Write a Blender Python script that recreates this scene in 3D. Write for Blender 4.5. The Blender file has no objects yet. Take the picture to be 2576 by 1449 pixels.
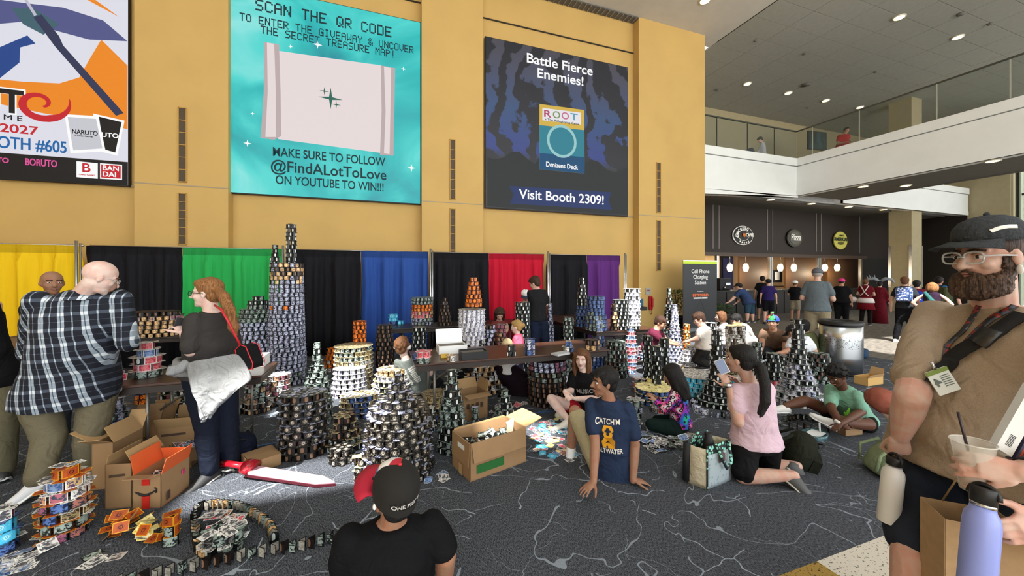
import bpy, math, random
import numpy as np
from mathutils import Vector, Matrix
R = random.Random(7)
SC = bpy.context.scene
COL = SC.collection
PI = math.pi
# ---------------------------------------------------------------- camera, light, exposure
F = 930.0; HY = 690.0; CX = 1288.0; H = 1.7; YAW = math.radians(19.3)
S_, C_ = math.sin(YAW), math.cos(YAW)
cam_d = bpy.data.cameras.new('camera'); cam = bpy.data.objects.new('camera', cam_d); COL.objects.link(cam)
cam.location = (0, 0, H); cam.rotation_euler = (PI/2, 0, -YAW)
cam_d.sensor_width = 36; cam_d.lens = F/2576*36; cam_d.shift_y = (HY-724.5)/2576*1.0
cam_d.clip_start = .05; cam_d.clip_end = 200
SC.camera = cam
SC.view_settings.view_transform = 'Standard'; SC.view_settings.look = 'None'
SC.view_settings.exposure = 0.0; SC.view_settings.gamma = 1; SC.view_settings.use_curve_mapping = False
w = bpy.data.worlds.new('sky'); SC.world = w; w.use_nodes = True
bg = w.node_tree.nodes['Background']; bg.inputs[0].default_value = (.93, .97, 1, 1); bg.inputs[1].default_value = 4.2
SUN_EL, SUN_AZ = math.radians(58), math.radians(205)      # azimuth the light comes from, clockwise from +Y
sun_d = bpy.data.lights.new('sun', 'SUN'); sun_d.energy = 17; sun_d.angle = math.radians(.8); sun_d.color = (1, .97, .92)
sun = bpy.data.objects.new('sun', sun_d); COL.objects.link(sun)
SUNV = Vector((math.sin(SUN_AZ)*math.cos(SUN_EL), math.cos(SUN_AZ)*math.cos(SUN_EL), math.sin(SUN_EL)))
sun.rotation_euler = SUNV.to_track_quat('Z', 'Y').to_euler(); sun.location = (0, -6, 20)

# ---------------------------------------------------------------- picture measurements -> world points
def P(px, py, z):                                    # z: distance along the viewing axis
    a = (px-CX)/F
    return Vector((z*(S_+a*C_), z*(C_-a*S_), H+(HY-py)/F*z))
def G(px, py, h=0.0):                                # point at height h
    return P(px, py, F*(H-h)/(py-HY))
def XY(px, Y):                                       # (x, axis distance) where the pixel column meets the plane Y
    a = (px-CX)/F; z = Y/(C_-a*S_)
    return z*(S_+a*C_), z
def ZY(px, py, Y):
    x, z = XY(px, Y); return H+(HY-py)/F*z

# ---------------------------------------------------------------- materials
def hexc(h):
    if not isinstance(h, str): return tuple(h)+((1,) if len(h) == 3 else ())
    v = [int(h[i:i+2], 16)/255 for i in (0, 2, 4)]
    return tuple((c/12.92 if c <= .04045 else ((c+.055)/1.055)**2.4) for c in v)+(1,)
MATS = {}
class NT:
    def __init__(s, name):
        s.m = bpy.data.materials.new(name); s.m.use_nodes = True; s.t = s.m.node_tree
        s.b = s.t.nodes['Principled BSDF']
    def n(s, ty, props=None, **ins):
        o = s.t.nodes.new('ShaderNode'+ty)
        for k, v in (props or {}).items(): setattr(o, k, v)
        for k, v in ins.items():
            key = int(k[1:]) if k[0] == '_' and k[1:].isdigit() else k.replace('_', ' ')
            s.put(o.inputs[key], v)
        return o
    def put(s, sock, v):
        if hasattr(v, 'outputs'): v = v.outputs[0]
        if hasattr(v, 'is_output'): s.t.links.new(v, sock)
        else: sock.default_value = v
    def math(s, op, a, b=0.0, c=0.0):
        o = s.t.nodes.new('ShaderNodeMath'); o.operation = op
        for i, v in enumerate((a, b, c)): s.put(o.inputs[i], v)
        return o.outputs[0]
    def mix(s, f, a, b, bt='MIX'):
        o = s.t.nodes.new('ShaderNodeMix'); o.data_type = 'RGBA'; o.blend_type = bt
        s.put(o.inputs[0], f)
        for i, v in ((6, a), (7, b)):
            s.put(o.inputs[i], hexc(v) if isinstance(v, (str, tuple)) else v)
        return o.outputs[2]
    def ramp(s, f, stops, interp='LINEAR'):
        o = s.t.nodes.new('ShaderNodeValToRGB'); r = o.color_ramp; r.interpolation = interp
        while len(r.elements) < len(stops): r.elements.new(.5)
        for e, (p, c) in zip(r.elements, stops): e.position = p; e.color = hexc(c)
        s.put(o.inputs[0], f); return o.outputs[0]
    def coord(s, k='Object'): return s.n('TexCoord').outputs[k]
    def xyz(s, v):
        o = s.t.nodes.new('ShaderNodeSeparateXYZ'); s.put(o.inputs[0], v); return o.outputs
    def bump(s, h, st=.3, d=.01):
        o = s.n('Bump', Strength=st, Distance=d); s.put(o.inputs['Height'], h); s.put(s.b.inputs['Normal'], o.outputs[0])
def mat(name, col, rough=.6, metal=0, noise=None, bump=None, emit=0, spec=None, sheen=0, trans=0, alpha=1, coat=0):
    """noise=(scale, dark amount), bump=(scale, strength, distance)"""
    if name in MATS: return MATS[name]
    n = NT(name); b = n.b; c = hexc(col)
    b.inputs['Base Color'].default_value = c; b.inputs['Roughness'].default_value = rough; b.inputs['Metallic'].default_value = metal
    if spec is not None: b.inputs['Specular IOR Level'].default_value = spec
    if sheen: b.inputs['Sheen Weight'].default_value = sheen
    if trans: b.inputs['Transmission Weight'].default_value = trans
    if coat: b.inputs['Coat Weight'].default_value = coat
    if alpha < 1: b.inputs['Alpha'].default_value = alpha
    if emit: b.inputs['Emission Color'].default_value = c; b.inputs['Emission Strength'].default_value = emit
    if noise:
        t = n.n('TexNoise', Scale=noise[0], Detail=4.0, Vector=n.coord())
        d = tuple(x*(1-noise[1]) for x in c[:3])+(1,)
        l = tuple(min(1, x*(1+noise[1]*.6)) for x in c[:3])+(1,)
        n.put(b.inputs['Base Color'], n.ramp(t.outputs[0], [(.3, d[:3]), (.7, l[:3])]))
    if bump:
        t = n.n('TexNoise', Scale=bump[0], Detail=3.0, Vector=n.coord()); n.bump(t.outputs[0], bump[1], bump[2])
    MATS[name] = n.m; return n.m
def cloth(name, col, sc=7, st=.55, dk=.12, rough=.85):
    """fabric: soft folds as relief, slight wear in the colour"""
    if name in MATS: return MATS[name]
    n = NT(name); c = hexc(col); b = n.b; co = n.coord()
    t = n.n('TexNoise', Scale=sc, Detail=2.0, Distortion=1.2, Vector=co)
    f = n.n('TexNoise', Scale=260.0, Detail=1.0, Vector=co)
    hh = n.math('ADD', t.outputs[0], n.math('MULTIPLY', f.outputs[0], .05))
    d = tuple(x*(1-dk) for x in c[:3]); l = tuple(min(1, x*(1+dk*.5)) for x in c[:3])
    n.put(b.inputs['Base Color'], n.ramp(f.outputs[0], [(.3, d), (.7, l)]))
    b.inputs['Roughness'].default_value = rough; b.inputs['Specular IOR Level'].default_value = .15
    n.bump(hh, st, .05); MATS[name] = n.m; return n.m
def skin(name, col):
    if name in MATS: return MATS[name]
    n = NT(name); c = hexc(col); b = n.b
    t = n.n('TexNoise', Scale=22.0, Detail=4.0, Vector=n.coord())
    r = (min(1, c[0]*1.02), c[1]*.8, c[2]*.76)
    n.put(b.inputs['Base Color'], n.ramp(t.outputs[0], [(.35, r), (.62, c[:3])]))
    b.inputs['Roughness'].default_value = .52; b.inputs['Specular IOR Level'].default_value = .3
    b.inputs['Subsurface Weight'].default_value = .0
    n.bump(n.n('TexNoise', Scale=160.0, Vector=n.coord()).outputs[0], .08, .004); MATS[name] = n.m; return n.m
def hairm(name, col, col2=None):
    if name in MATS: return MATS[name]
    n = NT(name); c = hexc(col); c2 = hexc(col2) if col2 else tuple(min(1, x*2.2+.01) for x in c[:3])
    mp = n.n('Mapping', Vector=n.coord()); mp.inputs['Scale'].default_value = (150, 150, 9)
    t = n.n('TexNoise', Scale=1.0, Detail=4.0, Distortion=.6, Vector=mp)
    n.put(n.b.inputs['Base Color'], n.ramp(t.outputs[0], [(.35, c[:3]), (.68, c2[:3])]))
    n.b.inputs['Roughness'].default_value = .55; n.b.inputs['Specular IOR Level'].default_value = .25
    n.bump(t.outputs[0], .7, .012); MATS[name] = n.m; return n.m

# ---------------------------------------------------------------- mesh builder
UP = Vector((0, 0, 1))
def frame(d, up=UP):
    d = d.normalized(); s = d.cross(up)
    if s.length < 1e-4: s = d.cross(Vector((0, 1, 0)))
    s.normalize(); return s, s.cross(d).normalized()
class M:
    def __init__(s): s.v = []; s.f = []; s.m = []; s.uv = {}; s.sm = []
    def add(s, vs, fs, mi=0, smooth=False, uvs=None):
        o = len(s.v); s.v += [tuple(v) for v in vs]
        for i, f in enumerate(fs):
            if uvs: s.uv[len(s.f)] = uvs[i]
            s.f.append(tuple(o+k for k in f)); s.m.append(mi); s.sm.append(smooth)
        return s
    def box(s, c, d, mi=0, rz=0, mtx=None):
        x, y, z = d[0]/2, d[1]/2, d[2]/2
        vs = [Vector((i*x, j*y, k*z)) for i in (-1, 1) for j in (-1, 1) for k in (-1, 1)]
        if mtx is not None: vs = [mtx @ v for v in vs]
        elif rz: r = Matrix.Rotation(rz, 3, 'Z'); vs = [r @ v for v in vs]
        c = Vector(c)
        return s.add([v+c for v in vs], [(0, 1, 3, 2), (4, 6, 7, 5), (0, 4, 5, 1), (2, 3, 7, 6), (0, 2, 6, 4), (1, 5, 7, 3)], mi)
    def bar(s, a, b, w, h, mi=0, up=UP):
        a, b = Vector(a), Vector(b); d = b-a; sd, u = frame(d, up)
        m = Matrix((sd, d.normalized(), u)).transposed()
        return s.box((a+b)/2, (w, d.length, h), mi, mtx=m)
    def quad(s, a, b, c, d, mi=0, uv=None): return s.add([a, b, c, d], [(0, 1, 2, 3)], mi, uvs=[uv or [(0, 0), (1, 0), (1, 1), (0, 1)]])
    def poly(s, pts, mi=0): return s.add(pts, [tuple(range(len(pts)))], mi)
    def slab(s, pts, dv, mi=0):                      # polygon extruded by dv
        n = len(pts); dv = Vector(dv); p = [Vector(q) for q in pts]
        return s.add(p+[q+dv for q in p], [tuple(range(n))[::-1], tuple(range(n, 2*n))]+[(i, (i+1) % n, n+(i+1) % n, n+i) for i in range(n)], mi)
    def loft(s, rings, seg=16, mi=0, caps=True, smooth=True):
        """rings: (centre, half axis a, half axis b)"""
        vs = []; fs = []
        for c, a, b in rings:
            for k in range(seg):
                t = 2*PI*k/seg; vs.append(Vector(c)+Vector(a)*math.cos(t)+Vector(b)*math.sin(t))
        n = len(rings)
        for i in range(n-1):
            for k in range(seg):
                k2 = (k+1) % seg; fs.append((i*seg+k, i*seg+k2, (i+1)*seg+k2, (i+1)*seg+k))
        if caps: fs += [tuple(range(seg))[::-1], tuple((n-1)*seg+k for k in range(seg))]
        return s.add(vs, fs, mi, smooth)
    def cap(s, a, b, r1, r2, seg=12, mi=0):          # tapered capsule
        a, b = Vector(a), Vector(b); d = b-a; L = d.length
        if L < 1e-5: return s.ball(a, (r1, r1, r1), mi=mi)
        d /= L; x, y = frame(d); rings = []
        for k in (0, 1, 2, 3):
            t = PI/2*(1-k/3); q = math.cos(t) if k else .03
            rings.append((a-d*r1*math.sin(t), x*r1*q, y*r1*q))
        for k in (0, 1, 2, 3):
            t = PI/2*k/3; q = math.cos(t) if k < 3 else .03
            rings.append((b+d*r2*math.sin(t), x*r2*q, y*r2*q))
        return s.loft(rings, seg, mi)
    def tube(s, pts, r, seg=8, mi=0, caps=True):
        pts = [Vector(p) for p in pts]; rr = r if isinstance(r, (list, tuple)) else [r]*len(pts); rings = []
        pu = None
        for i, p in enumerate(pts):
            d = (pts[min(i+1, len(pts)-1)]-pts[max(i-1, 0)])
            x, y = frame(d)
            if pu is not None and x.dot(pu) < 0: x, y = -x, -y
            pu = x; rings.append((p, x*rr[i], y*rr[i]))
        return s.loft(rings, seg, mi, caps)
    def ball(s, c, r, mtx=None, seg=16, rg=10, mi=0, noise=0):
        c = Vector(c); r = (r, r, r) if isinstance(r, (int, float)) else r; vs = []; fs = []
        m = mtx or Matrix.Identity(3)
        for i in range(rg+1):
            t = PI*i/rg
            for k in range(seg):
                p = 2*PI*k/seg; q = 1+(R.uniform(-noise, noise) if noise else 0); st = max(math.sin(t), .02)
                vs.append(c+m @ Vector((r[0]*q*st*math.cos(p), r[1]*q*st*math.sin(p), r[2]*q*math.cos(t))))
        for i in range(rg):
            for k in range(seg):
                k2 = (k+1) % seg; fs.append((i*seg+k, (i+1)*seg+k, (i+1)*seg+k2, i*seg+k2))
        fs += [tuple(range(seg)), tuple(rg*seg+k for k in range(seg))[::-1]]
        return s.add(vs, fs, mi, True)
    def cyl(s, a, b, r1, r2=None, seg=20, mi=0, smooth=True):
        a, b = Vector(a), Vector(b); r2 = r1 if r2 is None else r2; x, y = frame(b-a)
        return s.loft([(a, x*r1, y*r1), (b, x*r2, y*r2)], seg, mi, True, smooth)
    def mesh(s, name, mats):
        me = bpy.data.meshes.new(name); me.from_pydata(s.v, [], s.f)
        for m in (mats if isinstance(mats, (list, tuple)) else [mats]): me.materials.append(m)
        me.polygons.foreach_set('material_index', s.m); me.polygons.foreach_set('use_smooth', s.sm)
        if s.uv:
            uv = me.uv_layers.new(name='UVMap').data; arr = np.zeros(len(me.loops)*2, dtype=np.float32)
            ls = np.zeros(len(me.polygons), dtype=np.int32); me.polygons.foreach_get('loop_start', ls)
            for fi, us in s.uv.items():
                st = int(ls[fi])
                for k, q in enumerate(us): arr[2*(st+k)] = q[0]; arr[2*(st+k)+1] = q[1]
            uv.foreach_set('uv', arr)
        me.update(); return me
    def build(s, name, mats, parent=None, loc=None, **tags):
        o = None
        if parent is not None and loc is None:       # world vertices -> parent space (parents are unrotated empties)
            p = root_loc(parent)
            s.v = [(a-p.x, b-p.y, c-p.z) for a, b, c in s.v]
        o = bpy.data.objects.new(name, s.mesh(name, mats)); COL.objects.link(o)
        if parent is not None: o.parent = parent
        if loc is not None: o.location = loc
        return tag(o, **tags)
def root_loc(p):
    l = Vector(p.location)
    while p.parent: p = p.parent; l = l+p.location
    return l
def tag(o, label=None, cat=None, group=None, kind=None):
    if label: o['label'] = label
    if cat: o['category'] = cat
    if group: o['group'] = group
    if kind: o['kind'] = kind
    return o
def thing(name, loc, label, cat, group=None):
    o = bpy.data.objects.new(name, None); COL.objects.link(o); o.location = loc; o.empty_display_size = .1
    return tag(o, label, cat, group)
def copy_tree(o, parent=None, label=None):
    c = o.copy(); COL.objects.link(c)
    if parent: c.parent = parent
    if label: c['label'] = label
    for ch in o.children: copy_tree(ch, c)
    return c
def bevel(o, w=.004, seg=2):
    m = o.modifiers.new('bevel', 'BEVEL'); m.width = w; m.segments = seg; m.limit_method = 'ANGLE'; return o
def remesh(o, vox, sm=4, f=.5):
    m = o.modifiers.new('remesh', 'REMESH'); m.mode = 'VOXEL'; m.voxel_size = vox; m.use_smooth_shade = True
    if sm: q = o.modifiers.new('smooth', 'SMOOTH'); q.iterations = sm; q.factor = f
    return o
def text_mesh(txt, size, align='CENTER', extr=.004, name='lettering', sx=1.0, shear=0, spacing=1.0, bold=0):
    cu = bpy.data.curves.new(name, 'FONT'); cu.body = txt; cu.size = size; cu.align_x = align; cu.align_y = 'CENTER'
    cu.extrude = extr; cu.shear = shear; cu.space_character = spacing; cu.offset = bold
    o = bpy.data.objects.new(name, cu); COL.objects.link(o)
    dg = bpy.context.evaluated_depsgraph_get(); dg.update(); me = bpy.data.meshes.new_from_object(o.evaluated_get(dg))
    bpy.data.objects.remove(o); bpy.data.curves.remove(cu)
    if sx != 1: me.transform(Matrix.Diagonal((sx, 1, 1, 1)))
    return me
def put_text(txt, size, m, parent, loc, rot=(PI/2, 0, 0), **k):
    me = text_mesh(txt, size, **k); me.materials.clear(); me.materials.append(m)
    o = bpy.data.objects.new('lettering', me); COL.objects.link(o); o.location = Vector(loc)-root_loc(parent); o.rotation_euler = rot; o.parent = parent
    return o
# ================================================================ the hall
WF, WR, WS = 9.55, 9.81, 9.70         # wall front (piers), recess, screen face
CEIL = 9.7
m_wall = mat('mustard_paint', 'c9a663', .75, noise=(1.3, .05), bump=(160, .12, .003))
m_wall2 = mat('mustard_paint_deep', 'b98f45', .75)
m_dark = mat('dark_groove', '2b2620', .8)
m_white = mat('white_plaster', 'e9ecec', .6, noise=(2, .03))
m_ceil = mat('ceiling_plaster', 'cfcdca', .85, noise=(3, .04), bump=(120, .15, .004))
m_tile = mat('ceiling_board', 'a3a49f', .9, noise=(6, .06), bump=(90, .2, .004))
m_seam = mat('ceiling_seam', 'c2c4c0', .8)
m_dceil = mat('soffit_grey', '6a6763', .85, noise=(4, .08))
m_tan = mat('tan_plaster', 'a89c7c', .8, noise=(5, .05))
m_brown = mat('dark_brown_panel', '271c15', .6, noise=(20, .12))
m_brown2 = mat('warm_brown_panel', '5e3f22', .5, noise=(25, .15))
m_chrome = mat('brushed_steel', 'c9ccd0', .25, 1)
m_black = mat('black_paint', '15151a', .6)
m_glow = mat('lamp_glow', 'ffd98c', .4, emit=9)
def st(o): o['kind'] = 'structure'; return o
# carpet
n = NT('patterned_carpet'); co = n.coord()
dn = n.n('TexNoise', Scale=1.7, Detail=3.0, Vector=co); dn2 = n.n('TexNoise', Scale=5.0, Detail=2.0, Vector=co)
g3 = n.n('TexNoise', Scale=1.6, Detail=1.0, Vector=n.n('Mapping', Vector=co, Location=(3, 7, 1)))
def vadd(a, b, k, off=.5):
    q = n.n('VectorMath', {'operation': 'SUBTRACT'}); n.put(q.inputs[0], b.outputs[1]); q.inputs[1].default_value = (off, off, off)
    r = n.n('VectorMath', {'operation': 'SCALE'}); n.put(r.inputs[0], q.outputs[0]); r.inputs['Scale'].default_value = k
    z = n.n('VectorMath', {'operation': 'ADD'}); n.put(z.inputs[0], a); n.put(z.inputs[1], r.outputs[0]); return z.outputs[0]
wco = vadd(vadd(co, dn, .8), dn2, .16); wc2 = vadd(vadd(co, dn2, .2), dn, 1.0, .1)
def edges(vec, sc, wd):
    v = n.n('TexVoronoi', {'feature': 'DISTANCE_TO_EDGE', 'voronoi_dimensions': '2D'}, Scale=sc, Vector=vec); return n.math('LESS_THAN', v.outputs[0], wd)
l1 = n.math('MULTIPLY', edges(wco, 1.7, .0085), n.math('GREATER_THAN', g3.outputs[0], .53))
g1 = n.n('TexNoise', Scale=1.0, Detail=3.2, Distortion=.9, Vector=co)
def contour(sock, k, off, wd):
    fr = n.math('FRACT', n.math('ADD', n.math('MULTIPLY', sock, k), off)); return n.math('LESS_THAN', n.math('ABSOLUTE', n.math('SUBTRACT', fr, .5)), wd)
l2 = n.math('MAXIMUM', n.math('MULTIPLY', contour(g1.outputs[0], 6.5, .2, .019), n.math('LESS_THAN', g3.outputs[0], .57)), n.math('MULTIPLY', edges(wc2, 2.3, .006), n.math('MULTIPLY', n.math('LESS_THAN', g3.outputs[0], .42), .8)))
lines = n.math('MAXIMUM', l1, n.math('MULTIPLY', l2, .75))
mp = n.n('Mapping', Vector=co, Rotation=(0, 0, .5)); mp.inputs['Scale'].default_value = (220, 60, 60)
fib = n.n('TexNoise', Scale=1.0, Detail=3.0, Vector=mp)
pat = n.n('TexNoise', Scale=1.6, Detail=2.0, Vector=co)
base = n.mix(n.math('MULTIPLY', pat.outputs[0], .5), '262a30', '363b43')
base = n.mix(n.ramp(fib.outputs[0], [(.38, (0, 0, 0)), (.72, (1, 1, 1))]), base, '70747c')
n.put(n.b.inputs['Base Color'], n.mix(n.math('MULTIPLY', lines, .75), base, 'aab5c2'))
n.b.inputs['Roughness'].default_value = .95; n.b.inputs['Specular IOR Level'].default_value = .1
n.bump(fib.outputs[0], .5, .01); m_carpet = n.m
n = NT('terrazzo'); v = n.n('TexVoronoi', Scale=55.0, Vector=n.coord()); v2 = n.n('TexNoise', Scale=70.0, Detail=3.0, Vector=n.coord())
n.put(n.b.inputs['Base Color'], n.mix(n.math('GREATER_THAN', v2.outputs[0], .62), 'd6d0c2', '5c564c')); n.b.inputs['Roughness'].default_value = .3; m_terr = n.m
n = NT('gold_terrazzo'); v2 = n.n('TexNoise', Scale=70.0, Detail=3.0, Vector=n.coord())
n.put(n.b.inputs['Base Color'], n.mix(n.math('GREATER_THAN', v2.outputs[0], .6), 'a3843f', '4a3a1c')); n.b.inputs['Roughness'].default_value = .3; m_gold = n.m
n = NT('concourse_carpet'); mp = n.n('Mapping', Vector=n.coord()); mp.inputs['Scale'].default_value = (3, 22, 1)
t = n.n('TexNoise', Scale=1.5, Detail=4.0, Vector=mp)
n.put(n.b.inputs['Base Color'], n.ramp(t.outputs[0], [(.35, '4a4743'), (.65, '7d766b')])); n.b.inputs['Roughness'].default_value = .85; m_conc = n.m
def plate(x0, x1, y0, y1, z, t=.02): m = M(); m.box(((x0+x1)/2, (y0+y1)/2, z-t/2), (x1-x0, y1-y0, t)); return m
f = st(plate(-14, 9.5, 1.47, 14, 0).build('floor', m_carpet)); f['label'] = 'dark slate carpet with white scribbled lines'
st(plate(9.5, 30, 4.4, 14, 0).build('floor', m_conc)); st(plate(9.5, 30, 1.47, 4.4, 0).build('floor', m_carpet))
st(plate(2.43, 30, -14, 1.47, 0).build('floor', m_terr)); st(plate(1.6, 2.43, -14, 1.47, 0).build('floor', m_gold)); st(plate(-14, 1.6, -14, 1.47, 0).build('floor', m_terr))
# yellow feature wall: recess + piers
def pxr(a, b, Y): return XY(a, Y)[0], XY(b, Y)[0]
WX1 = XY(1773, WF)[0]
m = M(); m.box(((-13+WX1-.1)/2, WR+.17, CEIL/2), (WX1-.1+13, .3, CEIL)); wb = st(m.build('wall_back', m_wall))
p2 = pxr(338, 574, WF); p3 = pxr(1061, 1215, WF); p4 = pxr(1607, 1773, WF); p1 = (p2[0]-8.3, p2[0]-5.5)
for i, (a, b) in enumerate((p1, p2, p3, p4)):
    m = M(); m.box(((a+b)/2, (WF+WR+.4)/2, CEIL/2), (b-a, WR+.4-WF, CEIL)); o = st(m.build('wall_back', m_wall))
    m = M(); m.box(((a+b)/2, WF, 3.55), (b-a, .012, .022)); m.build('reveal_strip', mat('reveal_grey', '9d8f74', .5), o)
# trims in the recesses
XR0 = -13
for a, b in ((p1[1], p2[0]), (p2[1], p3[0]), (p3[1], p4[0])):
    m = M(); m.box(((a+b)/2, WR-.005, 8.72), (b-a, .02, .03)); m.build('reveal_strip', m_dark, wb)
    m = M(); m.box(((a+b)/2, WR-.005, 3.52), (b-a, .03, .03)); m.build('reveal_strip', mat('reveal_grey', '9d8f74', .5), wb)
    gr = st(M().box(((a+b)/2, (WF+WR)/2, CEIL-.02), (b-a, WR-WF, .03)).build('trim_1', mat('grille_grey', '5c5a57', .5)))
    k = int((b-a)/.16)
    sl = M().box((0, 0, 0), (.02, WR-WF, .03)).mesh('slat', mat('grille_light', '8a8884', .5))
    for i in range(k):
        o = bpy.data.objects.new('slat', sl); COL.objects.link(o); o.parent = gr; o.location = (a+(i+.5)*(b-a)/k, (WF+WR)/2, CEIL-.045)
# slot vents in the piers
for px0, px1, rows in ((450, 470, ((272, 458), (487, 615))), (1132, 1145, ((352, 502), (526, 650))), (1651, 1661, ((410, 535), (555, 680)))):
    for y0, y1 in rows:
        x0, x1 = pxr(px0, px1, WF); z0, z1 = ZY((px0+px1)/2, y1, WF), ZY((px0+px1)/2, y0, WF)
        t = thing('slot_vent', ((x0+x1)/2, WF-.01, z0), 'tall narrow dark slot vent in %s yellow pier, %s of two' % ({450: 'leftmost', 1132: 'middle', 1651: 'rightmost'}[px0], 'upper' if y1 < 540 else 'lower'), 'vent')
        M().box(((x0+x1)/2, WF-.008, (z0+z1)/2), (x1-x0, .012, z1-z0)).build('backing', mat('vent_brown', '4d4234', .7), t)
        fm = M()
        for xx in (x0, x1): fm.box((xx, WF-.012, (z0+z1)/2), (.018, .035, z1-z0+.02))
        for zz in (z0, z1): fm.box(((x0+x1)/2, WF-.012, zz), (x1-x0, .035, .018))
        fm.build('frame', m_wall2, t)
        kk = 6
        for i in range(1, kk): M().box(((x0+x1)/2, WF-.014, z0+(z1-z0)*i/kk), (x1-x0, .02, .014)).build('slat', m_wall2, t)
# left end wall, ceiling with added sun slots, outside ground for daylight bounce
st(M().box((-13.1, 0, CEIL/2), (.2, 28, CEIL)).build('wall_left', m_wall))
def project_up(x, y, z0=0):          # where the sun ray that lands at (x, y) crosses the ceiling
    k = (CEIL-z0)/SUNV.z; return x+SUNV.x*k, y+SUNV.y*k
holes = []  # unseen openings added overhead, sized to throw the sun patches on the floor
for (xa, xb, ya, yb) in ((-1.45, .25, 3.2, 3.8), (-1.3, .45, 4.85, 6.3), (.9, 1.75, 3.3, 3.9), (3.9, 8.3, 5.0, 7.3), (10.2, 14.2, 4.7, 6.1), (1.9, 2.9, 4.95, 5.6)):
    x0, y0 = project_up(xa, ya); x1, y1 = project_up(xb, yb); holes.append((x0, x1, y0, y1))
xs = sorted({-13, 10.87} | {h[0] for h in holes if h[0] < 10.8} | {h[1] for h in holes if h[1] < 10.8}); ys = sorted({-14, WR+.2} | {h[2] for h in holes} | {h[3] for h in holes})
def ceil_part(xs, ys, holes, z, mt, name='ceiling'):
    m = M()
    for i in range(len(xs)-1):
        for j in range(len(ys)-1):
            cx, cy = (xs[i]+xs[i+1])/2, (ys[j]+ys[j+1])/2
            if any(h[0] < cx < h[1] and h[2] < cy < h[3] for h in holes): continue
            m.box((cx, cy, z+.05), (xs[i+1]-xs[i], ys[j+1]-ys[j], .1))
    return st(m.build(name, mt))
ceil_part(xs, ys, holes, CEIL, m_ceil)
h2 = [h for h in holes if h[1] > 10.8]
xs2 = sorted({10.87, 30} | {max(h[0], 10.9) for h in h2} | {h[1] for h in h2}); ys2 = sorted({-14, 14.2} | {h[2] for h in h2} | {h[3] for h in h2})
c2 = ceil_part(xs2, ys2, h2, CEIL+.02, m_seam)
pm = M().box((0, 0, 0), (1.484, .736, .02)).mesh('ceiling_panel', m_tile)
for i in range(12):
    for j in range(17):
        x = 10.89+.75+i*1.5; y = 13.2-j*.75
        if any(h[0]-.8 < x < h[1]+.8 and h[2]-.4 < y < h[3]+.4 for h in h2): continue
        o = bpy.data.objects.new('ceiling_panel', pm); COL.objects.link(o); o.parent = c2; o.location = (x, y, CEIL+.01)
M().box((10.87, 3, CEIL+.005), (.03, 13.4, .02)).build('seam_strip', m_dark, c2)
st(plate(-60, 60, -60, -14, -.02).build('floor', mat('pavement', 'bdb8ae', .9)))
st(plate(30, 60, -14, 40, -.02).build('floor', mat('pavement', 'bdb8ae', .9)))
# ---- balcony
BX, BY = 14.8, 9.65
SLB = H+2.97; SLT = H+4.37; GLT = H+5.4
def fascia(x0, y0, x1, y1, zb0, zb1, zt, nrm, name):
    nx, ny = nrm; m = M()
    def wall(za0, za1, zt, off, th=.06):
        a, b = Vector((x0+nx*off, y0+ny*off, 0)), Vector((x1+nx*off, y1+ny*off, 0)); d = Vector((-nx*th, -ny*th, 0))
        m.add([a+UP*za0, b+UP*za1, b+UP*zt, a+UP*zt, a+d+UP*za0, b+d+UP*za1, b+d+UP*zt, a+d+UP*zt],
              [(0, 1, 2, 3), (5, 4, 7, 6), (3, 2, 6, 7), (1, 0, 4, 5), (0, 3, 7, 4), (2, 1, 5, 6)])
    wall(zb0, zb1, zt-.3, 0, .3); wall(zt-.28, zt-.28, zt, .05, .4); wall(zb0, zb1, zb0+.18, .02, .1)
    return st(m.build(name, m_white))
fascia(WX1-.02, BY, BX+.05, BY, SLB-.25, SLB, SLT, (0, -1), 'trim_2')
fascia(BX, BY, BX, -6, SLB, SLB, SLT, (-1, 0), 'trim_3')
fascia(17.5, BY, 26.9, BY, SLB-.1, SLB-.1, SLT-.2, (0, -1), 'trim_4')
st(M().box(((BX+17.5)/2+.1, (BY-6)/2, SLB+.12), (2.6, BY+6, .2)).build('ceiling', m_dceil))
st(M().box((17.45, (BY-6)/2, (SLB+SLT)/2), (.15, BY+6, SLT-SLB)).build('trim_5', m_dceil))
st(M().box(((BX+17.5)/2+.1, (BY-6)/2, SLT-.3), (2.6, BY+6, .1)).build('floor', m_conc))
# lower soffit of the food court + upper floor above it
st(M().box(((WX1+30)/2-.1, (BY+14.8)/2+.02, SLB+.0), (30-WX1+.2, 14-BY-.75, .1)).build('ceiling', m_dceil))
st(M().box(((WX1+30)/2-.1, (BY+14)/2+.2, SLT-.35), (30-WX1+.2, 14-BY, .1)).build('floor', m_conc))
st(M().box(((WX1+30)/2, 13.75, (SLT+CEIL)/2), (30-WX1+1, .2, CEIL-SLT+.4)).build('wall_back', m_tan))
st(M().box((WX1-.12, (WR+14)/2, CEIL/2), (.2, 14-WR, CEIL)).build('wall_left', m_wall))
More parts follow.
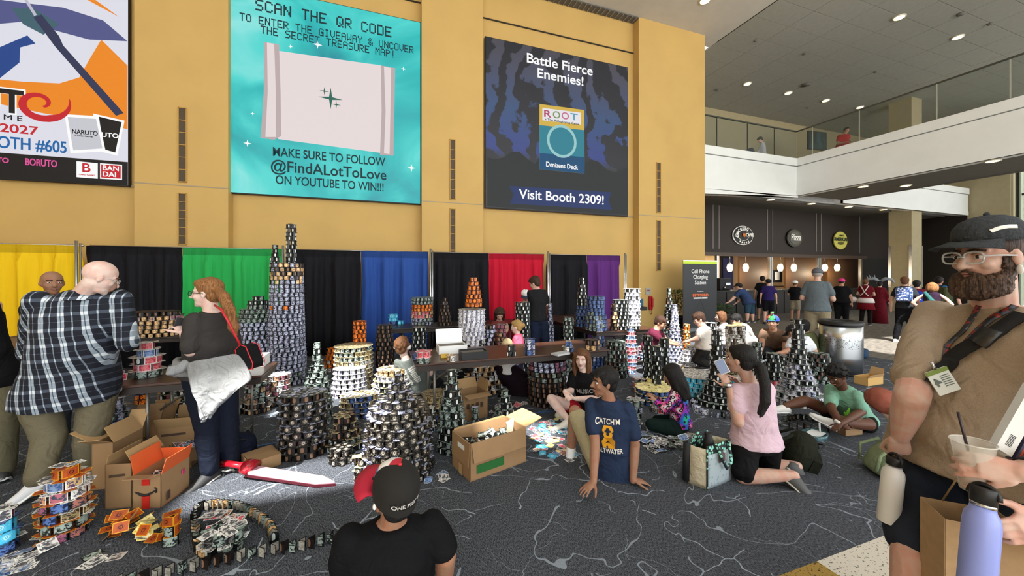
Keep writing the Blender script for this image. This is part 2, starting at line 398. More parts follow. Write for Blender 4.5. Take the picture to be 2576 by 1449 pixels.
# glass guard rails: each pane a part
m_glass = NT('guard_glass'); b = m_glass.b; b.inputs['Base Color'].default_value = hexc('55645c'); b.inputs['Roughness'].default_value = .03; b.inputs['Alpha'].default_value = .2; b.inputs['Specular IOR Level'].default_value = .8; m_glass = m_glass.m
m_rail = mat('dark_rail', '3f4038', .4)
g1_ = thing('glass_railing', (WX1, BY, SLT), 'frameless glass railing on white balcony edge facing the hall, left run', 'railing')
x0 = WX1+.02; xx = [x0, x0+.62, x0+2.05, x0+3.4, BX]
for a, b in zip(xx, xx[1:]): M().box(((a+b)/2, BY, (SLT+GLT)/2), (b-a-.03, .02, GLT-SLT)).build('glass_pane', m_glass, g1_)
for a in xx[1:-1]: M().box((a, BY, (SLT+GLT)/2), (.02, .022, GLT-SLT)).build('joint_strip', m_dark, g1_)
M().box(((x0+BX)/2, BY, GLT), (BX-x0, .05, .04)).build('top_rail', m_rail, g1_)
g2_ = thing('glass_railing', (BX, BY, SLT), 'frameless glass railing on balcony run that comes towards the right side', 'railing')
yy = [BY, 9.1, 7.7, 5.9, 4.6, 3.2, 1.8]
for a, b in zip(yy, yy[1:]): M().box((BX, (a+b)/2, (SLT+GLT)/2), (.02, a-b-.03, GLT-SLT)).build('glass_pane', m_glass, g2_)
for a in yy[1:-1]: M().box((BX, a, (SLT+GLT)/2), (.022, .02, GLT-SLT)).build('joint_strip', mat('joint_pale', 'a8aa98', .4), g2_)
M().box((BX, (yy[0]+yy[-1])/2, GLT), (.04, yy[0]-yy[-1], .04)).build('top_rail', m_rail, g2_)
# column (whole height)
m = M(); m.box((22.85, 10.15, CEIL/2), (.8, .8, CEIL)); o = st(m.build('trim_6', m_tan))
for dx in (-.41, .41):
    M().box((22.85+dx, 9.78, 2.05), (.05, .1, 1.9)).build('corner_guard', m_chrome, o); M().box((22.85+dx*1.0, 10.5, 2.05), (.05, .1, 1.9)).build('corner_guard', m_chrome, o)
# right side: beige wall, window frames, outside
st(M().box((27.3, 11.2, 4.85), (.6, 5.6, 9.7)).build('wall_right', m_tan))
st(M().box((26.96, 11.9, SLB/2), (.06, 4.4, SLB)).build('wall_right', mat('black_brown_panel', '140e0a', .6)))
for i, (x, y) in enumerate(((27.2, 8.2), (27.2, 5.8), (27.2, 3.4), (27.2, 1.0), (27.2, -1.4), (27.2, -3.8))):
    wn = st(M().box((27.2, y, 4.85), (.25, .16, 9.7)).build('window_%d' % (i+1), mat('window_frame_green', 'b9ccb8', .4)))
    M().box((27.14, y, 4.85), (.2, .08, 9.7)).build('dark_mullion', m_dark, wn)
    for z in (2.6, 5.3, 8): M().box((27.2, y-1.2, z), (.1, 2.3, .09)).build('transom', m_dark, wn)
    M().box((27.25, y-1.2, 4.85), (.012, 2.25, 9.7)).build('glass_pane', m_glass, wn)
st(M().box((34, 6, 4), (.4, 18, 8)).build('wall_outside', mat('outside_stone', 'a59a88', .9, noise=(4, .2))))
# ---- downlights and ceiling fittings
dl_r = M().cyl((0, 0, .02), (0, 0, -.012), .13, seg=20).mesh('ring', mat('downlight_ring', 'd9d3c4', .4))
dl_l = M().cyl((0, 0, 0), (0, 0, -.016), .1, seg=20).mesh('lens', m_glow)
def downlight(p, s, label):
    t = thing('downlight', p, label, 'ceiling light', 'round ceiling downlights')
    for nm, me in (('ring', dl_r), ('lens', dl_l)):
        o = bpy.data.objects.new(nm, me); COL.objects.link(o); o.parent = t; o.scale = (s, s, 1)
for px, py, lb in ((2262, 44, 'brightest upper downlight'), (2409, 94, 'large downlight right in the grey ceiling'), (1880, 211, 'small downlight nearest the yellow wall corner'), (1983, 234, 'second small downlight from the yellow wall'), (2077, 253, 'third small downlight from the yellow wall'), (2163, 270, 'small downlight just above the rail'), (1773, 2, 'downlight in plain ceiling over yellow wall end')):
    downlight(P(px, py, F*7.985/(HY-py)), 1.25, lb+', warm and round')
for px, py in ((2497, 405), (2171, 469), (2278, 467)):
    downlight(P(px, py, F*2.965/(HY-py)), 1.2, 'warm downlight in soffit under bridge, at its %s' % {2497: 'near end', 2171: 'far end', 2278: 'middle'}[px])
for i, (px, py) in enumerate(((1938, 502), (2041, 512), (2135, 520), (2222, 527))):
    downlight(P(px, py, F*2.89/(HY-py)), 1.2, 'warm downlight over food counters, %s from the left' % ('first', 'second', 'third', 'fourth')[i])
for px, py, r, lb_ in ((1900, 102, .05, 'small, nearest the ceiling seam'), (2023, 135, .05, 'small, midway between seam and bright downlight'), (2202, 181, .05, 'small, below the brightest downlight'), (2027, 213, .16, 'large flat disc near second small downlight'), (1803, 226, .07, 'by the yellow wall corner'), (2030, 271, .04, 'small, over the balcony corner'), (2417, 35, .09, 'with pale cover at upper right'), (2490, 60, .06, 'farthest right')):
    p = P(px, py, F*7.99/(HY-py)); t = thing('ceiling_sensor', p, 'round grey ceiling fitting %s' % lb_, 'ceiling fitting', 'small ceiling fittings')
    M().cyl(p+UP*.01, p-UP*.03, r, seg=16).build('housing', m_dceil, t)
# ================================================================ LED walls
def emis(name, col, s=1.0):
    if name in MATS: return MATS[name]
    n = NT(name); c = hexc(col); n.b.inputs['Base Color'].default_value = (.01, .01, .01, 1); n.b.inputs['Emission Color'].default_value = c; n.b.inputs['Emission Strength'].default_value = s
    n.b.inputs['Roughness'].default_value = .6; n.b.inputs['Specular IOR Level'].default_value = .2
    MATS[name] = n.m; return n.m
PIX = {'A': '0E11111F111111', 'B': '1E11111E11111E', 'C': '0E11101010110E', 'D': '1E11111111111E', 'E': '1F10101E10101F', 'G': '0E11101713110F', 'H': '1111111F111111', 'I': '0E04040404040E', 'M': '111B1515111111', 'N': '11191915131311', 'O': '0E11111111110E', 'P': '1E11111E101010', 'Q': '0E11111115120D', 'R': '1E11111E141211', 'S': '0F10100E01011E', 'T': '1F040404040404', 'U': '1111111111110E', 'V': '11111111110A04', 'W': '11111115151B11', 'Y': '11110A04040404', '&': '0C12140815120D', '!': '04040404040004', ' ': '00000000000000'}
def pixel_text(txt, cell, m, parent, px0, px1, Y, Z):
    g = M(); xa, xb = XY(px0, WS)[0], XY(px1, WS)[0]; X = (xa+xb)/2; W = xb-xa; cx = W/(len(txt)*6*cell)
    for i, ch in enumerate(txt):
        b = PIX[ch]
        for r in range(7):
            row = int(b[2*r:2*r+2], 16); c = 0
            while c < 5:
                if row >> (4-c) & 1:
                    e = c
                    while e < 5 and row >> (4-e) & 1: e += 1
                    x0 = X-W/2+(i*6+c)*cell*cx; x1 = X-W/2+(i*6+e)*cell*cx; z = Z+(3-r)*cell
                    g.box(((x0+x1)/2, Y, z), (x1-x0, .008, cell)); c = e
                else: c += 1
    o = g.build('lettering', m, parent); return o
def screen(px0, px1, ztop, zbot, label):
    x0, x1 = pxr(px0, px1, WS)
    t = thing('led_screen', ((x0+x1)/2, WS, zbot), label, 'screen')
    M().box(((x0+x1)/2, WS+.058, (ztop+zbot)/2), (x1-x0+.03, .09, ztop-zbot+.04)).build('cabinet', m_black, t)
    return t, x0, x1
YS = WS-.004
def SP(px, py): x, z = XY(px, WS); return (x, YS, H+(HY-py)/F*z)
def flat(pts, m, t, name='panel_art', d=0): 
    q = [(a, b-d, c) for a, b, c in (SP(*p) for p in pts)]
    return M().slab(q, (0, .004, 0)).build(name, m, t)
def ptext(txt, px0, px1, py, hpx, m, t, d=.012, bold=.0, font_k=1.0):   # text fitted to a width and a capital height
    x0, z0 = XY(px0, WS); x1, z1 = XY(px1, WS); zz = (z0+z1)/2; h = hpx/F*zz
    me = text_mesh(txt, 1.0, bold=bold)
    xs_ = [v.co.x for v in me.vertices]; me.transform(Matrix.Diagonal(((x1-x0)/(max(xs_)-min(xs_)), h/.70, 1, 1)) @ Matrix.Translation((-(max(xs_)+min(xs_))/2, 0, 0)))
    me.materials.clear(); me.materials.append(m); o = bpy.data.objects.new('lettering', me); COL.objects.link(o)
    p = SP((px0+px1)/2, py); o.location = Vector(((x0+x1)/2, YS-d, p[2]))-root_loc(t); o.rotation_euler = (PI/2, 0, 0); o.parent = t; return o
# --- middle: turquoise
zb2 = ZY(820, 498, WS); zt2 = CEIL-1.0-.05
zt2 = ZY(1057, 57, WS)
t, x0, x1 = screen(579, 1057, zt2, zb2, 'bright turquoise led screen with parchment scroll on yellow wall')
n = NT('turquoise_screen'); co = n.coord(); ns = n.n('TexNoise', Scale=.45, Detail=5.0, Distortion=.8, Vector=co)
cc = n.ramp(ns.outputs[0], [(.3, '0d97a5'), (.45, '22c4c4'), (.56, '4fe0da'), (.7, '9cf2ee')])
n.b.inputs['Base Color'].default_value = (0, 0, 0, 1); n.put(n.b.inputs['Emission Color'], cc); n.b.inputs['Emission Strength'].default_value = .88
M().quad((x0, WS, zb2), (x1, WS, zb2), (x1, WS, zt2), (x0, WS, zt2)).build('display', n.m, t)
mk = emis('screen_ink', '14323a', .9); mw = emis('screen_white', 'ffffff', .95); mp_ = emis('screen_parchment', 'e9dcdc', .95); mp2 = emis('screen_parchment_edge', 'c3b1b2', .9)
xc = (x0+x1)/2; Wd = x1-x0
for txt, px, py, cell, pa, pb in (('SCAN THE QR CODE', 813, 47, .036, 643, 988), ('TO ENTER THE GIVEAWAY & UNCOVER', 820, 84, .025, 603, 1042), ('THE SECRET TREASURE MAP!', 824, 106, .025, 656, 996)):
    p = SP(px, py); pixel_text(txt, cell, mk, t, pa, pb, YS-.008, p[2])
for a in (('MAKE SURE TO FOLLOW', 687, 969, 396, 21), ('@FindALotToLove', 682, 972, 430, 26), ('ON YOUTUBE TO WIN!!!', 694, 965, 463, 21)): ptext(*a, mk, t, bold=.012)
flat([(700, 128), (960, 165), (962, 385), (700, 350)], mp_, t, 'parchment')
for pts in (([(664, 106), (702, 112), (706, 230), (708, 342), (690, 352), (656, 347), (664, 230)]), ([(958, 165), (994, 172), (992, 280), (990, 392), (956, 390), (960, 280)])):
    flat(pts, mp2, t, 'parchment_roll', .006)
flat([(672, 108), (690, 111), (694, 230), (694, 345), (668, 345), (674, 230)], mp_, t, 'parchment_roll', .01)
flat([(966, 168), (984, 172), (982, 280), (980, 388), (966, 386), (970, 280)], mp_, t, 'parchment_roll', .01)
def star4(px, py, r, m, t, k=.18):
    c = SP(px, py); pts = []
    for i in range(8):
        q = r if i % 2 == 0 else r*k; a = PI/4*i; pts.append((c[0]+q*math.sin(a), YS-.012, c[2]+q*math.cos(a)))
    M().slab(pts, (0, .004, 0)).build('star', m, t)
star4(832, 248, .26, emis('screen_green', '2c6a5c', .9), t); star4(846, 264, .1, emis('screen_green', '2c6a5c', .9), t); star4(816, 230, .1, emis('screen_green', '2c6a5c', .9), t)
for px, py, r in ((799, 113, .1), (1035, 423, .1), (623, 361, .08), (731, 118, .05), (1015, 174, .06), (636, 286, .04)): star4(px, py, r, mw, t, .3)
# --- right: dark forest
zt3, zb3 = ZY(1222, 92, WS), ZY(1400, 532, WS)
t, x0, x1 = screen(1222, 1579, zt3, zb3, 'dark blue forest led screen with Battle Fierce Enemies text')
n = NT('forest_screen'); co = n.coord(); ns = n.n('TexNoise', Scale=1.1, Detail=5.0, Distortion=1.6, Vector=co)
X_, Y_, Z_ = n.xyz(co)
wv = n.n('TexWave', {'bands_direction': 'X'}, Scale=.35, Distortion=14.0, Detail=5.0, Vector=co); wv.inputs['Detail Scale'].default_value = 1.6
zz = n.math('DIVIDE', n.math('SUBTRACT', Z_, 0.0), zt3-zb3)
m1 = n.ramp(zz, [(0, '2b2c2e'), (.3, '2b3032'), (.36, '2c3e86'), (.6, '33507c'), (.85, '4a4c60'), (1, '4a4850')])
dk = n.ramp(n.math('ADD', n.math('MULTIPLY', wv.outputs[1], .45), n.math('MULTIPLY', ns.outputs[0], .6)), [(.5, (1, 1, 1)), (.58, (0, 0, 0))], 'LINEAR')
n.b.inputs['Base Color'].default_value = (0, 0, 0, 1); n.put(n.b.inputs['Emission Color'], n.mix(dk, m1, '20222b')); n.b.inputs['Emission Strength'].default_value = .9
M().quad((x0, WS, zb3), (x1, WS, zb3), (x1, WS, zt3), (x0, WS, zt3)).build('display', n.m, t)
for a in (('Battle Fierce', 1325, 1490, 164, 23), ('Enemies!', 1352, 1467, 196, 23), ('Visit Booth 2309!', 1305, 1518, 497, 23)): ptext(*a, mw, t, bold=.012)
flat([(1281, 468), (1538, 484), (1530, 505), (1540, 528), (1283, 512), (1292, 490)], emis('screen_navy', '27396b', .9), t, 'banner', .0)
# low bushes silhouette and ghostly hump
flat([(1226, 395)]+[(1226+i*20, 385+14*math.sin(i*1.3)+i*2.2-(26 if 6 < i < 12 else 0)) for i in range(1, 17)]+[(1579, 420), (1579, 541), (1226, 519)], emis('screen_bush', '34383a', .75), t, 'bushes', -.001)
flat([(1357, 262), (1469, 277), (1470, 437), (1357, 426)], emis('screen_gold', 'd6b24a', .95), t, 'deck_cover', .006)
flat([(1357, 315), (1469, 328), (1470, 437), (1357, 426)], emis('screen_sea', '2f8598', .9), t, 'deck_cover_field', .01)
flat([(1357, 385), (1469, 396), (1470, 437), (1357, 426)], emis('screen_sea_deep', '16507a', .9), t, 'deck_cover_base', .012)
flat([(1364, 272), (1460, 284), (1461, 314), (1364, 303)], emis('screen_pale', 'e8e6ec', .95), t, 'title_plate', .012)
p = SP(1412, 290)
for i, (ch, c) in enumerate(zip('ROOT', ('b8456a', '7f9a5c', 'c9708f', '5aa0c0'))):
    ptext(ch, 1368+i*22, 1386+i*22, 288+i*2.6, 17, emis('letter_%s' % c, c, .9), t, .02, .010)
ptext('a The Roleplaying Game', 1370, 1456, 307, 5, mk, t, .02)
ptext('Denizens Deck', 1373, 1453, 418, 12, mw, t, .02, .010)
c = SP(1413, 356); ring = M()
for i in range(28):
    a, b2 = 2*PI*i/28, 2*PI*(i+1)/28
    ring.slab([(c[0]+r*math.cos(q), YS-.016, c[2]+r*math.sin(q)) for r, q in ((.48, a), (.48, b2), (.40, b2), (.40, a))], (0, .004, 0))
ring.build('wreath', emis('screen_wreath', '9fcfcf', .9), t)
# --- left: white and orange
zt1, zb1 = CEIL-1.3, ZY(322, 466, WS)
xr = XY(322, WS)[0]; xl = xr-5.2
t = thing('led_screen', ((xl+xr)/2, WS, zb1), 'white and orange led screen cut by left picture edge', 'screen')
M().box(((xl+xr)/2, WS+.058, (zt1+zb1)/2), (xr-xl, .1, zt1-zb1+.04)).build('cabinet', m_black, t)
M().quad((xl, WS, zb1), (xr, WS, zb1), (xr, WS, zt1), (xl, WS, zt1)).build('display', emis('screen_lilac_white', 'e3e3ee', .93), t)
mo = emis('screen_orange', 'f08a1e', .95); mn = emis('screen_night', '343a5c', .8); mbk = emis('screen_black', '1c1a1c', .6); mr = emis('screen_red', 'c81f2c', .95); mb_ = emis('screen_blue', '1766a8', .95)
flat([(0, 200), (60, 206), (150, 210), (200, 195), (225, 150), (255, 100), (321, 165), (321, 325), (230, 305), (110, 285), (0, 262)], mo, t, 'orange_field')
flat([(220, 0), (240, 0), (300, 43)], mo, t, 'orange_streak')
flat([(0, 0), (60, 8), (160, 20), (260, 52), (321, 104), (225, 100), (150, 80), (60, 55), (0, 60)], emis('screen_dusk', '5a5f95', .8), t, 'cloth_sweep', .004)
flat([(30, 20), (90, 24), (150, 62), (110, 88), (60, 62)], emis('screen_slate', '456a78', .8), t, 'cloth_sweep_inner', .008)
flat([(0, 120), (70, 90), (90, 110), (52, 120), (50, 158), (0, 198)], emis('screen_royal', '224a94', .85), t, 'cloth_fold', .008)
flat([(86, 45), (106, 38), (150, 92), (160, 115), (312, 285), (293, 292), (140, 118)], mn, t, 'long_rod', .012)
flat([(62, 0), (70, 0), (94, 38), (88, 42)], emis('screen_steel', 'c6c4d4', .9), t, 'thin_blade', .012)
flat([(0, 384), (322, 408), (322, 466), (0, 451)], mbk, t, 'footer_band', .004)
ptext('UT', -62, 62, 256, 56, mbk, t, .016, .03); ptext('UT', -66, 66, 256, 60, mw, t, .012, .05)
sp = M(); c = SP(104, 262)
def spiral(r0, r1, a0, a1, w0, w1, nn=26):
    L = []; Rr = []
    for i in range(nn+1):
        q = i/nn; a = a0+(a1-a0)*q; r = r0+(r1-r0)*q; wd = w0+(w1-w0)*q
        L.append((c[0]+(r+wd)*math.cos(a)*1.12, YS-.02, c[2]+(r+wd)*math.sin(a))); Rr.append((c[0]+(r-wd)*math.cos(a)*1.12, YS-.02, c[2]+(r-wd)*math.sin(a)))
    for i in range(nn): sp.slab([L[i], L[i+1], Rr[i+1], Rr[i]], (0, .004, 0))
spiral(.06, .3, -1.0, -1.0+2*PI*1.0, .02, .065); spiral(.3, .4, -1.0+2*PI, -1.0+2*PI*1.22, .065, .004, 12)
sp.build('swirl_logo', mr, t)
ptext('M E', 12, 58, 298, 13, mbk, t); ptext('2027', 2, 98, 327, 21, mr, t, bold=.012); ptext('OTH #605', -4, 169, 366, 29, mb_, t, bold=.012)
flat([(164, 288), (248, 293), (267, 381), (179, 386)], mw, t, 'card_picture', .012)
flat([(172, 295), (243, 300), (259, 374), (186, 379)], emis('screen_ash', 'cfd0d8', .9), t, 'card_picture_field', .014)
flat([(235, 286), (314, 304), (296, 392), (256, 382)], mw, t, 'card_picture', .008)
flat([(250, 294), (307, 308), (291, 384), (262, 376)], mbk, t, 'card_picture_field', .010)
ptext('NARUTO', 184, 248, 335, 11, mbk, t, .022, .010); ptext('CARD GAME', 191, 236, 344, 3, mbk, t, .022); ptext('UTO', 258, 300, 342, 11, mw, t, .022, .010)
ptext('BORUTO', 66, 145, 411, 17, emis('screen_pink', 'e0559a', .95), t, bold=.012); ptext('TO', -6, 24, 404, 12, emis('screen_pink', 'e0559a', .95), t, bold=.012)
flat([(194, 406), (247, 411), (247, 450), (194, 446)], mw, t, 'badge', .012)
ptext('B', 210, 230, 424, 22, mr, t, .022, .010); ptext('CARD GAMES', 201, 241, 441, 3, mr, t, .022)
flat([(253, 411), (308, 415), (308, 453), (253, 450)], mw, t, 'badge', .012); flat([(256, 414), (305, 418), (305, 450), (256, 447)], mr, t, 'badge', .014)
ptext('BAN', 261, 301, 425, 12, mw, t, .024, .010); ptext('DAI', 261, 294, 440, 12, mw, t, .024, .010)
# ================================================================ drapes on pipe stands
DY = 8.5; DH = 2.2
def drape_mat(name, col):
    n = NT(name); c = hexc(col); X_, Y_, Z_ = n.xyz(n.coord())
    f = n.n('TexNoise', Scale=300.0, Vector=n.coord())
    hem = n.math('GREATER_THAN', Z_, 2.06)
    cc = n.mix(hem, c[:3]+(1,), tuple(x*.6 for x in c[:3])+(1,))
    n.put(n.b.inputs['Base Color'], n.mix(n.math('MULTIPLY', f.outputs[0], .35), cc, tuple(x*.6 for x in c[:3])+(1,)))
    n.b.inputs['Roughness'].default_value = .8; n.b.inputs['Specular IOR Level'].default_value = .15
    mp = n.n('Mapping', Vector=n.coord()); mp.inputs['Scale'].default_value = (14, 14, .8)
    n.bump(n.n('TexNoise', Scale=1.0, Detail=2.0, Vector=mp).outputs[0], .5, .05); return n.m
def drape(px0, px1, m, label, x0=None):
    a, b = pxr(px0, px1, DY)
    if x0 is not None: a = x0
    t = thing('drape', ((a+b)/2, DY, 0), label, 'curtain')
    nx = max(12, int((b-a)/.022)); zs = [0.03, .5, 1.0, 1.5, 1.9, 2.05, 2.12, DH]; v = []; f = []
    ph = [R.uniform(0, 6) for _ in range(4)]
    for iz, z in enumerate(zs):
        for i in range(nx+1):
            x = a+(b-a)*i/nx; k = .2 if z > 2.0 else 1
            y = DY+k*(.05*math.sin(x*13+ph[0]+1.2*math.sin(x*2.3+ph[1]))+.028*math.sin(x*31+ph[2]+math.sin(x*5))+.02*math.sin(x*4+z*.8+ph[3])*(1.5-z/2))
            v.append((x+k*.01*math.sin(z*3+x*8), y, z))
    for iz in range(len(zs)-1):
        for i in range(nx): q = iz*(nx+1)+i; f.append((q, q+1, q+nx+2, q+nx+1))
    g = M(); g.add(v, f, 0, True); o = g.build('cloth_panel', m, t); s_ = o.modifiers.new('s', 'SOLIDIFY'); s_.thickness = .004
    for e in (a, b): pass
mb = drape_mat('drape_black', '1b1b20')
XL = -8.5
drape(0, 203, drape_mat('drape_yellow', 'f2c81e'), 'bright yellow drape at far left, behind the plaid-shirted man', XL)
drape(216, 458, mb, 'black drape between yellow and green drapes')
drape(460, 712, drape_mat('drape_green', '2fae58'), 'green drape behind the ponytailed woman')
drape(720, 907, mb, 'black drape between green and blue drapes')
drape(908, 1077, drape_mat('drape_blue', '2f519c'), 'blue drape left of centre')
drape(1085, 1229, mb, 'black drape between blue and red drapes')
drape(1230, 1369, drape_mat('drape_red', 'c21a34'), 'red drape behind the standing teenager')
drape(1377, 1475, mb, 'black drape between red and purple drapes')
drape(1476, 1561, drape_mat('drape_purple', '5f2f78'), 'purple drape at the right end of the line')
for i, (px, w1) in enumerate(((207, 'yellow and black'), (716, 'green and black'), (1081, 'blue and black'), (1373, 'red and black'), (1564, 'purple, end'))):
    x = XY(px, DY)[0]; t = thing('drape_stand', (x, DY, 0), 'upright steel pipe stand at %s drape' % w1, 'stand')
    M().cyl((x, DY-.13, .01), (x, DY-.13, DH+.07), .022, seg=12).build('pole', m_chrome, t)
    M().cyl((x+.05, DY-.13, .01), (x+.05, DY-.13, DH+.03), .014, seg=8).build('inner_pole', m_chrome, t)
    M().box((x, DY-.3, .006), (.3, .38, .012)).build('base_plate', m_black, t)
xs_ = [XL]+[XY(p, DY)[0] for p in (207, 716, 1081, 1373, 1564)]
for i, (a, b) in enumerate(zip(xs_, xs_[1:])):
    tag(M().cyl((a+.06, DY+.07, DH+.0), (b-.02, DY+.07, DH+.0), .018, seg=8).build('crossbar', m_chrome), 'steel crossbar carrying drapes, %s span from the left' % ('first', 'second', 'third', 'fourth', 'fifth')[i], 'pipe')
# ================================================================ food court
KY = 11.87
def kx(px, Y=KY): return XY(px, Y)[0]
hz = 2.53
st(M().box(((WX1+30)/2, KY+.06, (hz+SLB)/2), (30-WX1, .12, SLB-hz)).build('wall_food_court', m_brown))
st(M().box(((kx(2172)+26.9)/2, KY+.06, hz/2), (26.9-kx(2172), .12, hz)).build('wall_food_court', mat('black_brown_panel', '140e0a', .6)))
st(M().box(((WX1+24.2)/2, 13.9, 1.7), (24.2-WX1, .1, 3.4)).build('wall_back_kitchen', mat('kitchen_cream', 'd8b98a', .7)))
st(M().box(((WX1+24.2)/2, 12.95, 2.72), (24.2-WX1, 2.0, .08)).build('ceiling', mat('bronze_soffit', '7a5c38', .35, .3)))
wc = bpy.data.objects['wall_food_court']
mj = mat('joint_grey', '8d8882', .5)
for px in (1793, 1808, 1930, 1943, 2053, 2065, 2162): M().box((kx(px), KY-.01, (hz+SLB)/2+.1), (.03, .02, SLB-hz-.3)).build('joint_strip', mj, wc)
M().box(((WX1+kx(2172))/2, KY-.05, hz+.02), (kx(2172)-WX1, .16, .14)).build('ledge', mat('ledge_brown', '4a3a30', .5), wc)
# wood partitions and steel posts of the three bays
for i, (a, b, c) in enumerate(((1808, 1858, 1932), (1944, 1974, 2052), (2066, 2079, 2160))):
    w_ = st(M().box(((kx(b, 12.6)+kx(c, 12.6))/2, 12.6, 1.34), (kx(c, 12.6)-kx(b, 12.6), .1, 2.68)).build('wall_partition', m_brown2))
    for px in (a-6, c+3):
        M().box((kx(px), KY-.02, 1.3), (.1, .12, 2.6)).build('steel_post', m_chrome, w_)
    M().box((kx((a+b)/2, 12.9), 13.2, 2.62), (1.3, .5, .05)).build('light_panel', emis('panel_light', 'fff2d8', 5), w_)
for k, (px, ref) in enumerate(((1836, 'left of the espresso bay'), (1876, 'right of the espresso bay'), (1963, 'left of the pizza bay'), (1997, 'right of the pizza bay'), (2075, 'left of the burger bay'), (2106, 'right of the burger bay'))):
    Y = 12.1; x, z = XY(px, Y); zc = H+(HY-673)/F*z; t = thing('pendant_lamp', (x, Y, hz), 'glowing cream glass pendant lamp, '+ref, 'lamp')
    M().loft([((x, Y, zc+dz), (r, 0, 0), (0, r, 0)) for dz, r in ((.17, .05), (.12, .1), (.0, .125), (-.12, .1), (-.18, .07))], 16).build('shade', emis('pendant_glow', 'ffeebb', 2.6), t)
    M().cyl((x, Y, zc+.17), (x, Y, 2.68), .012, seg=8).build('rod', m_chrome, t); M().cyl((x, Y, zc+.15), (x, Y, zc+.2), .055, seg=12).build('cap', m_chrome, t)
    l = bpy.data.lights.new('pendant', 'POINT'); l.energy = 28; l.color = (1, .8, .55); l.shadow_soft_size = .12; lo = bpy.data.objects.new('pendant_light', l); COL.objects.link(lo); lo.location = (x, Y-.0, zc-.3)
# counters
for i, (a, b, nm) in enumerate(((1790, 1934, 'espresso'), (1944, 2056, 'pizza'), (2066, 2164, 'burger'))):
    xa, xb = kx(a, 11.2), kx(b, 11.2); t = thing('counter', ((xa+xb)/2, 11.4, 0), 'black food counter under the %s sign' % nm, 'counter')
    M().box(((xa+xb)/2, 11.45, .5), (xb-xa, .5, 1.0)).build('body', mat('counter_black', '0d0b09', .4), t)
    M().box(((xa+xb)/2, 11.42, 1.03), (xb-xa+.06, .66, .05)).build('worktop', mat('counter_top', '1c1a18', .25), t)
    for k in range(6): M().box((xa+(k+.5)*(xb-xa)/6, 11.19, .5), (.02, .02, .95)).build('trim_bar', m_brown, t)
for px, lbl in ((1815, 'dark coffee machine on the espresso counter'),): 
    x = kx(px, 11.6); t = thing('coffee_machine', (x, 11.6, 1.055), lbl, 'coffee machine')
    bevel(M().box((x, 11.6, 1.3), (.6, .4, .48)).build('body', m_black, t), .03); M().box((x+.1, 11.38, 1.3), (.25, .02, .1)).build('badge', m_chrome, t)
    M().cyl((x-.1, 11.36, 1.2), (x-.1, 11.36, 1.1), .03).build('spout', m_chrome, t)
x = kx(1832, 13.7); t = thing('menu_screen', (x, 13.75, 1.5), 'dark portrait screen with blue picture inside the espresso bay', 'screen')
M().box((x, 13.79, 1.75), (.75, .1, 1.7)).build('housing', m_black, t); M().quad((x-.34, 13.70, .95), (x+.34, 13.70, .95), (x+.34, 13.70, 2.5), (x-.34, 13.70, 2.5)).build('display', emis('menu_blue', '2a2f57', .5), t)
x = kx(1957, 13.0); t = thing('microwave', (x, 13.1, 1.35), 'dark oven with pasted note inside the pizza bay', 'oven')
M().box((x, 13.3, 1.6), (.75, .5, .6)).build('body', m_black, t); M().box((x, 13.03, 1.62), (.3, .01, .4)).build('paper_note', m_white, t); M().box((x, 13.3, 1.1), (.9, .55, .06)).build('shelf', m_chrome, t)
# oval signs
def oval(px, py, w_, h_, label, mats, kind):
    x, z = XY(px, KY-.08); zc = H+(HY-py)/F*z; a = w_/F*z/2*.86; b = h_/F*z/2
    t = thing('oval_sign', (x, KY-.06, zc), label, 'sign')
    for i, (k, m_) in enumerate(mats): M().loft([((x, KY-.04, zc), (a*k, 0, 0), (0, 0, b*k)), ((x, KY-.07-.012*i, zc), (a*k, 0, 0), (0, 0, b*k))], 40, smooth=False).build('face' if i else 'rim', m_, t)
    return t, x, zc, a, b
mw2 = mat('sign_white', 'f0ede4', .4, emit=.25); mbk2 = mat('sign_black', '121212', .5)
def stext(txt, size, m_, t, x, y, z, sx=1, rot=0, bold=.004): return put_text(txt, size, m_, t, (x, y, z), rot=(PI/2, rot, 0), sx=sx, bold=bold)
t, x, zc, a, b = oval(1870, 592, 80, 48, 'black and white oval espresso caffe sign with cup', [(1, mw2), (.95, mbk2), (.56, mw2), (.52, mbk2)], 0)
for i, ch in enumerate('Espresso'):
    q = math.radians(188-i*17.5); stext(ch, .27 if i == 0 else .22, mw2, t, x+a*.76*math.cos(q), KY-.13, zc+b*.74*math.sin(q), rot=-(q-PI/2)*.75)
stext('CAFFE', .2, mw2, t, x+a*.52, KY-.14, zc+b*.03, sx=.8)
cup = M(); cup.loft([((x, KY-.13, zc+dz), (r, 0, 0), (0, .02, 0)) for dz, r in ((.08, .11), (0, .09), (-.08, .05))], 16); cup.build('cup_mark', mat('sign_orange', 'c9722d', .5, emit=.15), t)
for i in range(5):
    q = math.radians(238+i*16); c = (x+a*.78*math.cos(q), zc+b*.78*math.sin(q)); pts = []
    for k in range(10): r = .055 if k % 2 == 0 else .022; an = k*PI/5; pts.append((c[0]+r*math.sin(an), KY-.13, c[1]+r*math.cos(an)))
    M().slab(pts, (0, .01, 0)).build('star', mw2, t)
t, x, zc, a, b = oval(2000, 599, 66, 46, 'dark oval Pizza sign with pale lettering', [(1, mbk2), (.92, mat('sign_olive', '4b4a3a', .5)), (.7, mat('sign_smoke', '62605a', .5))], 0)
stext('Pizza', .42, mw2, t, x, KY-.13, zc+.02, sx=.8)
t, x, zc, a, b = oval(2115, 605, 64, 46, 'yellow oval Great American sign with burger', [(1, mat('sign_olive_rim', '6b6a30', .5)), (.94, mat('sign_yellow', 'c9c25e', .5, emit=.1))], 0)
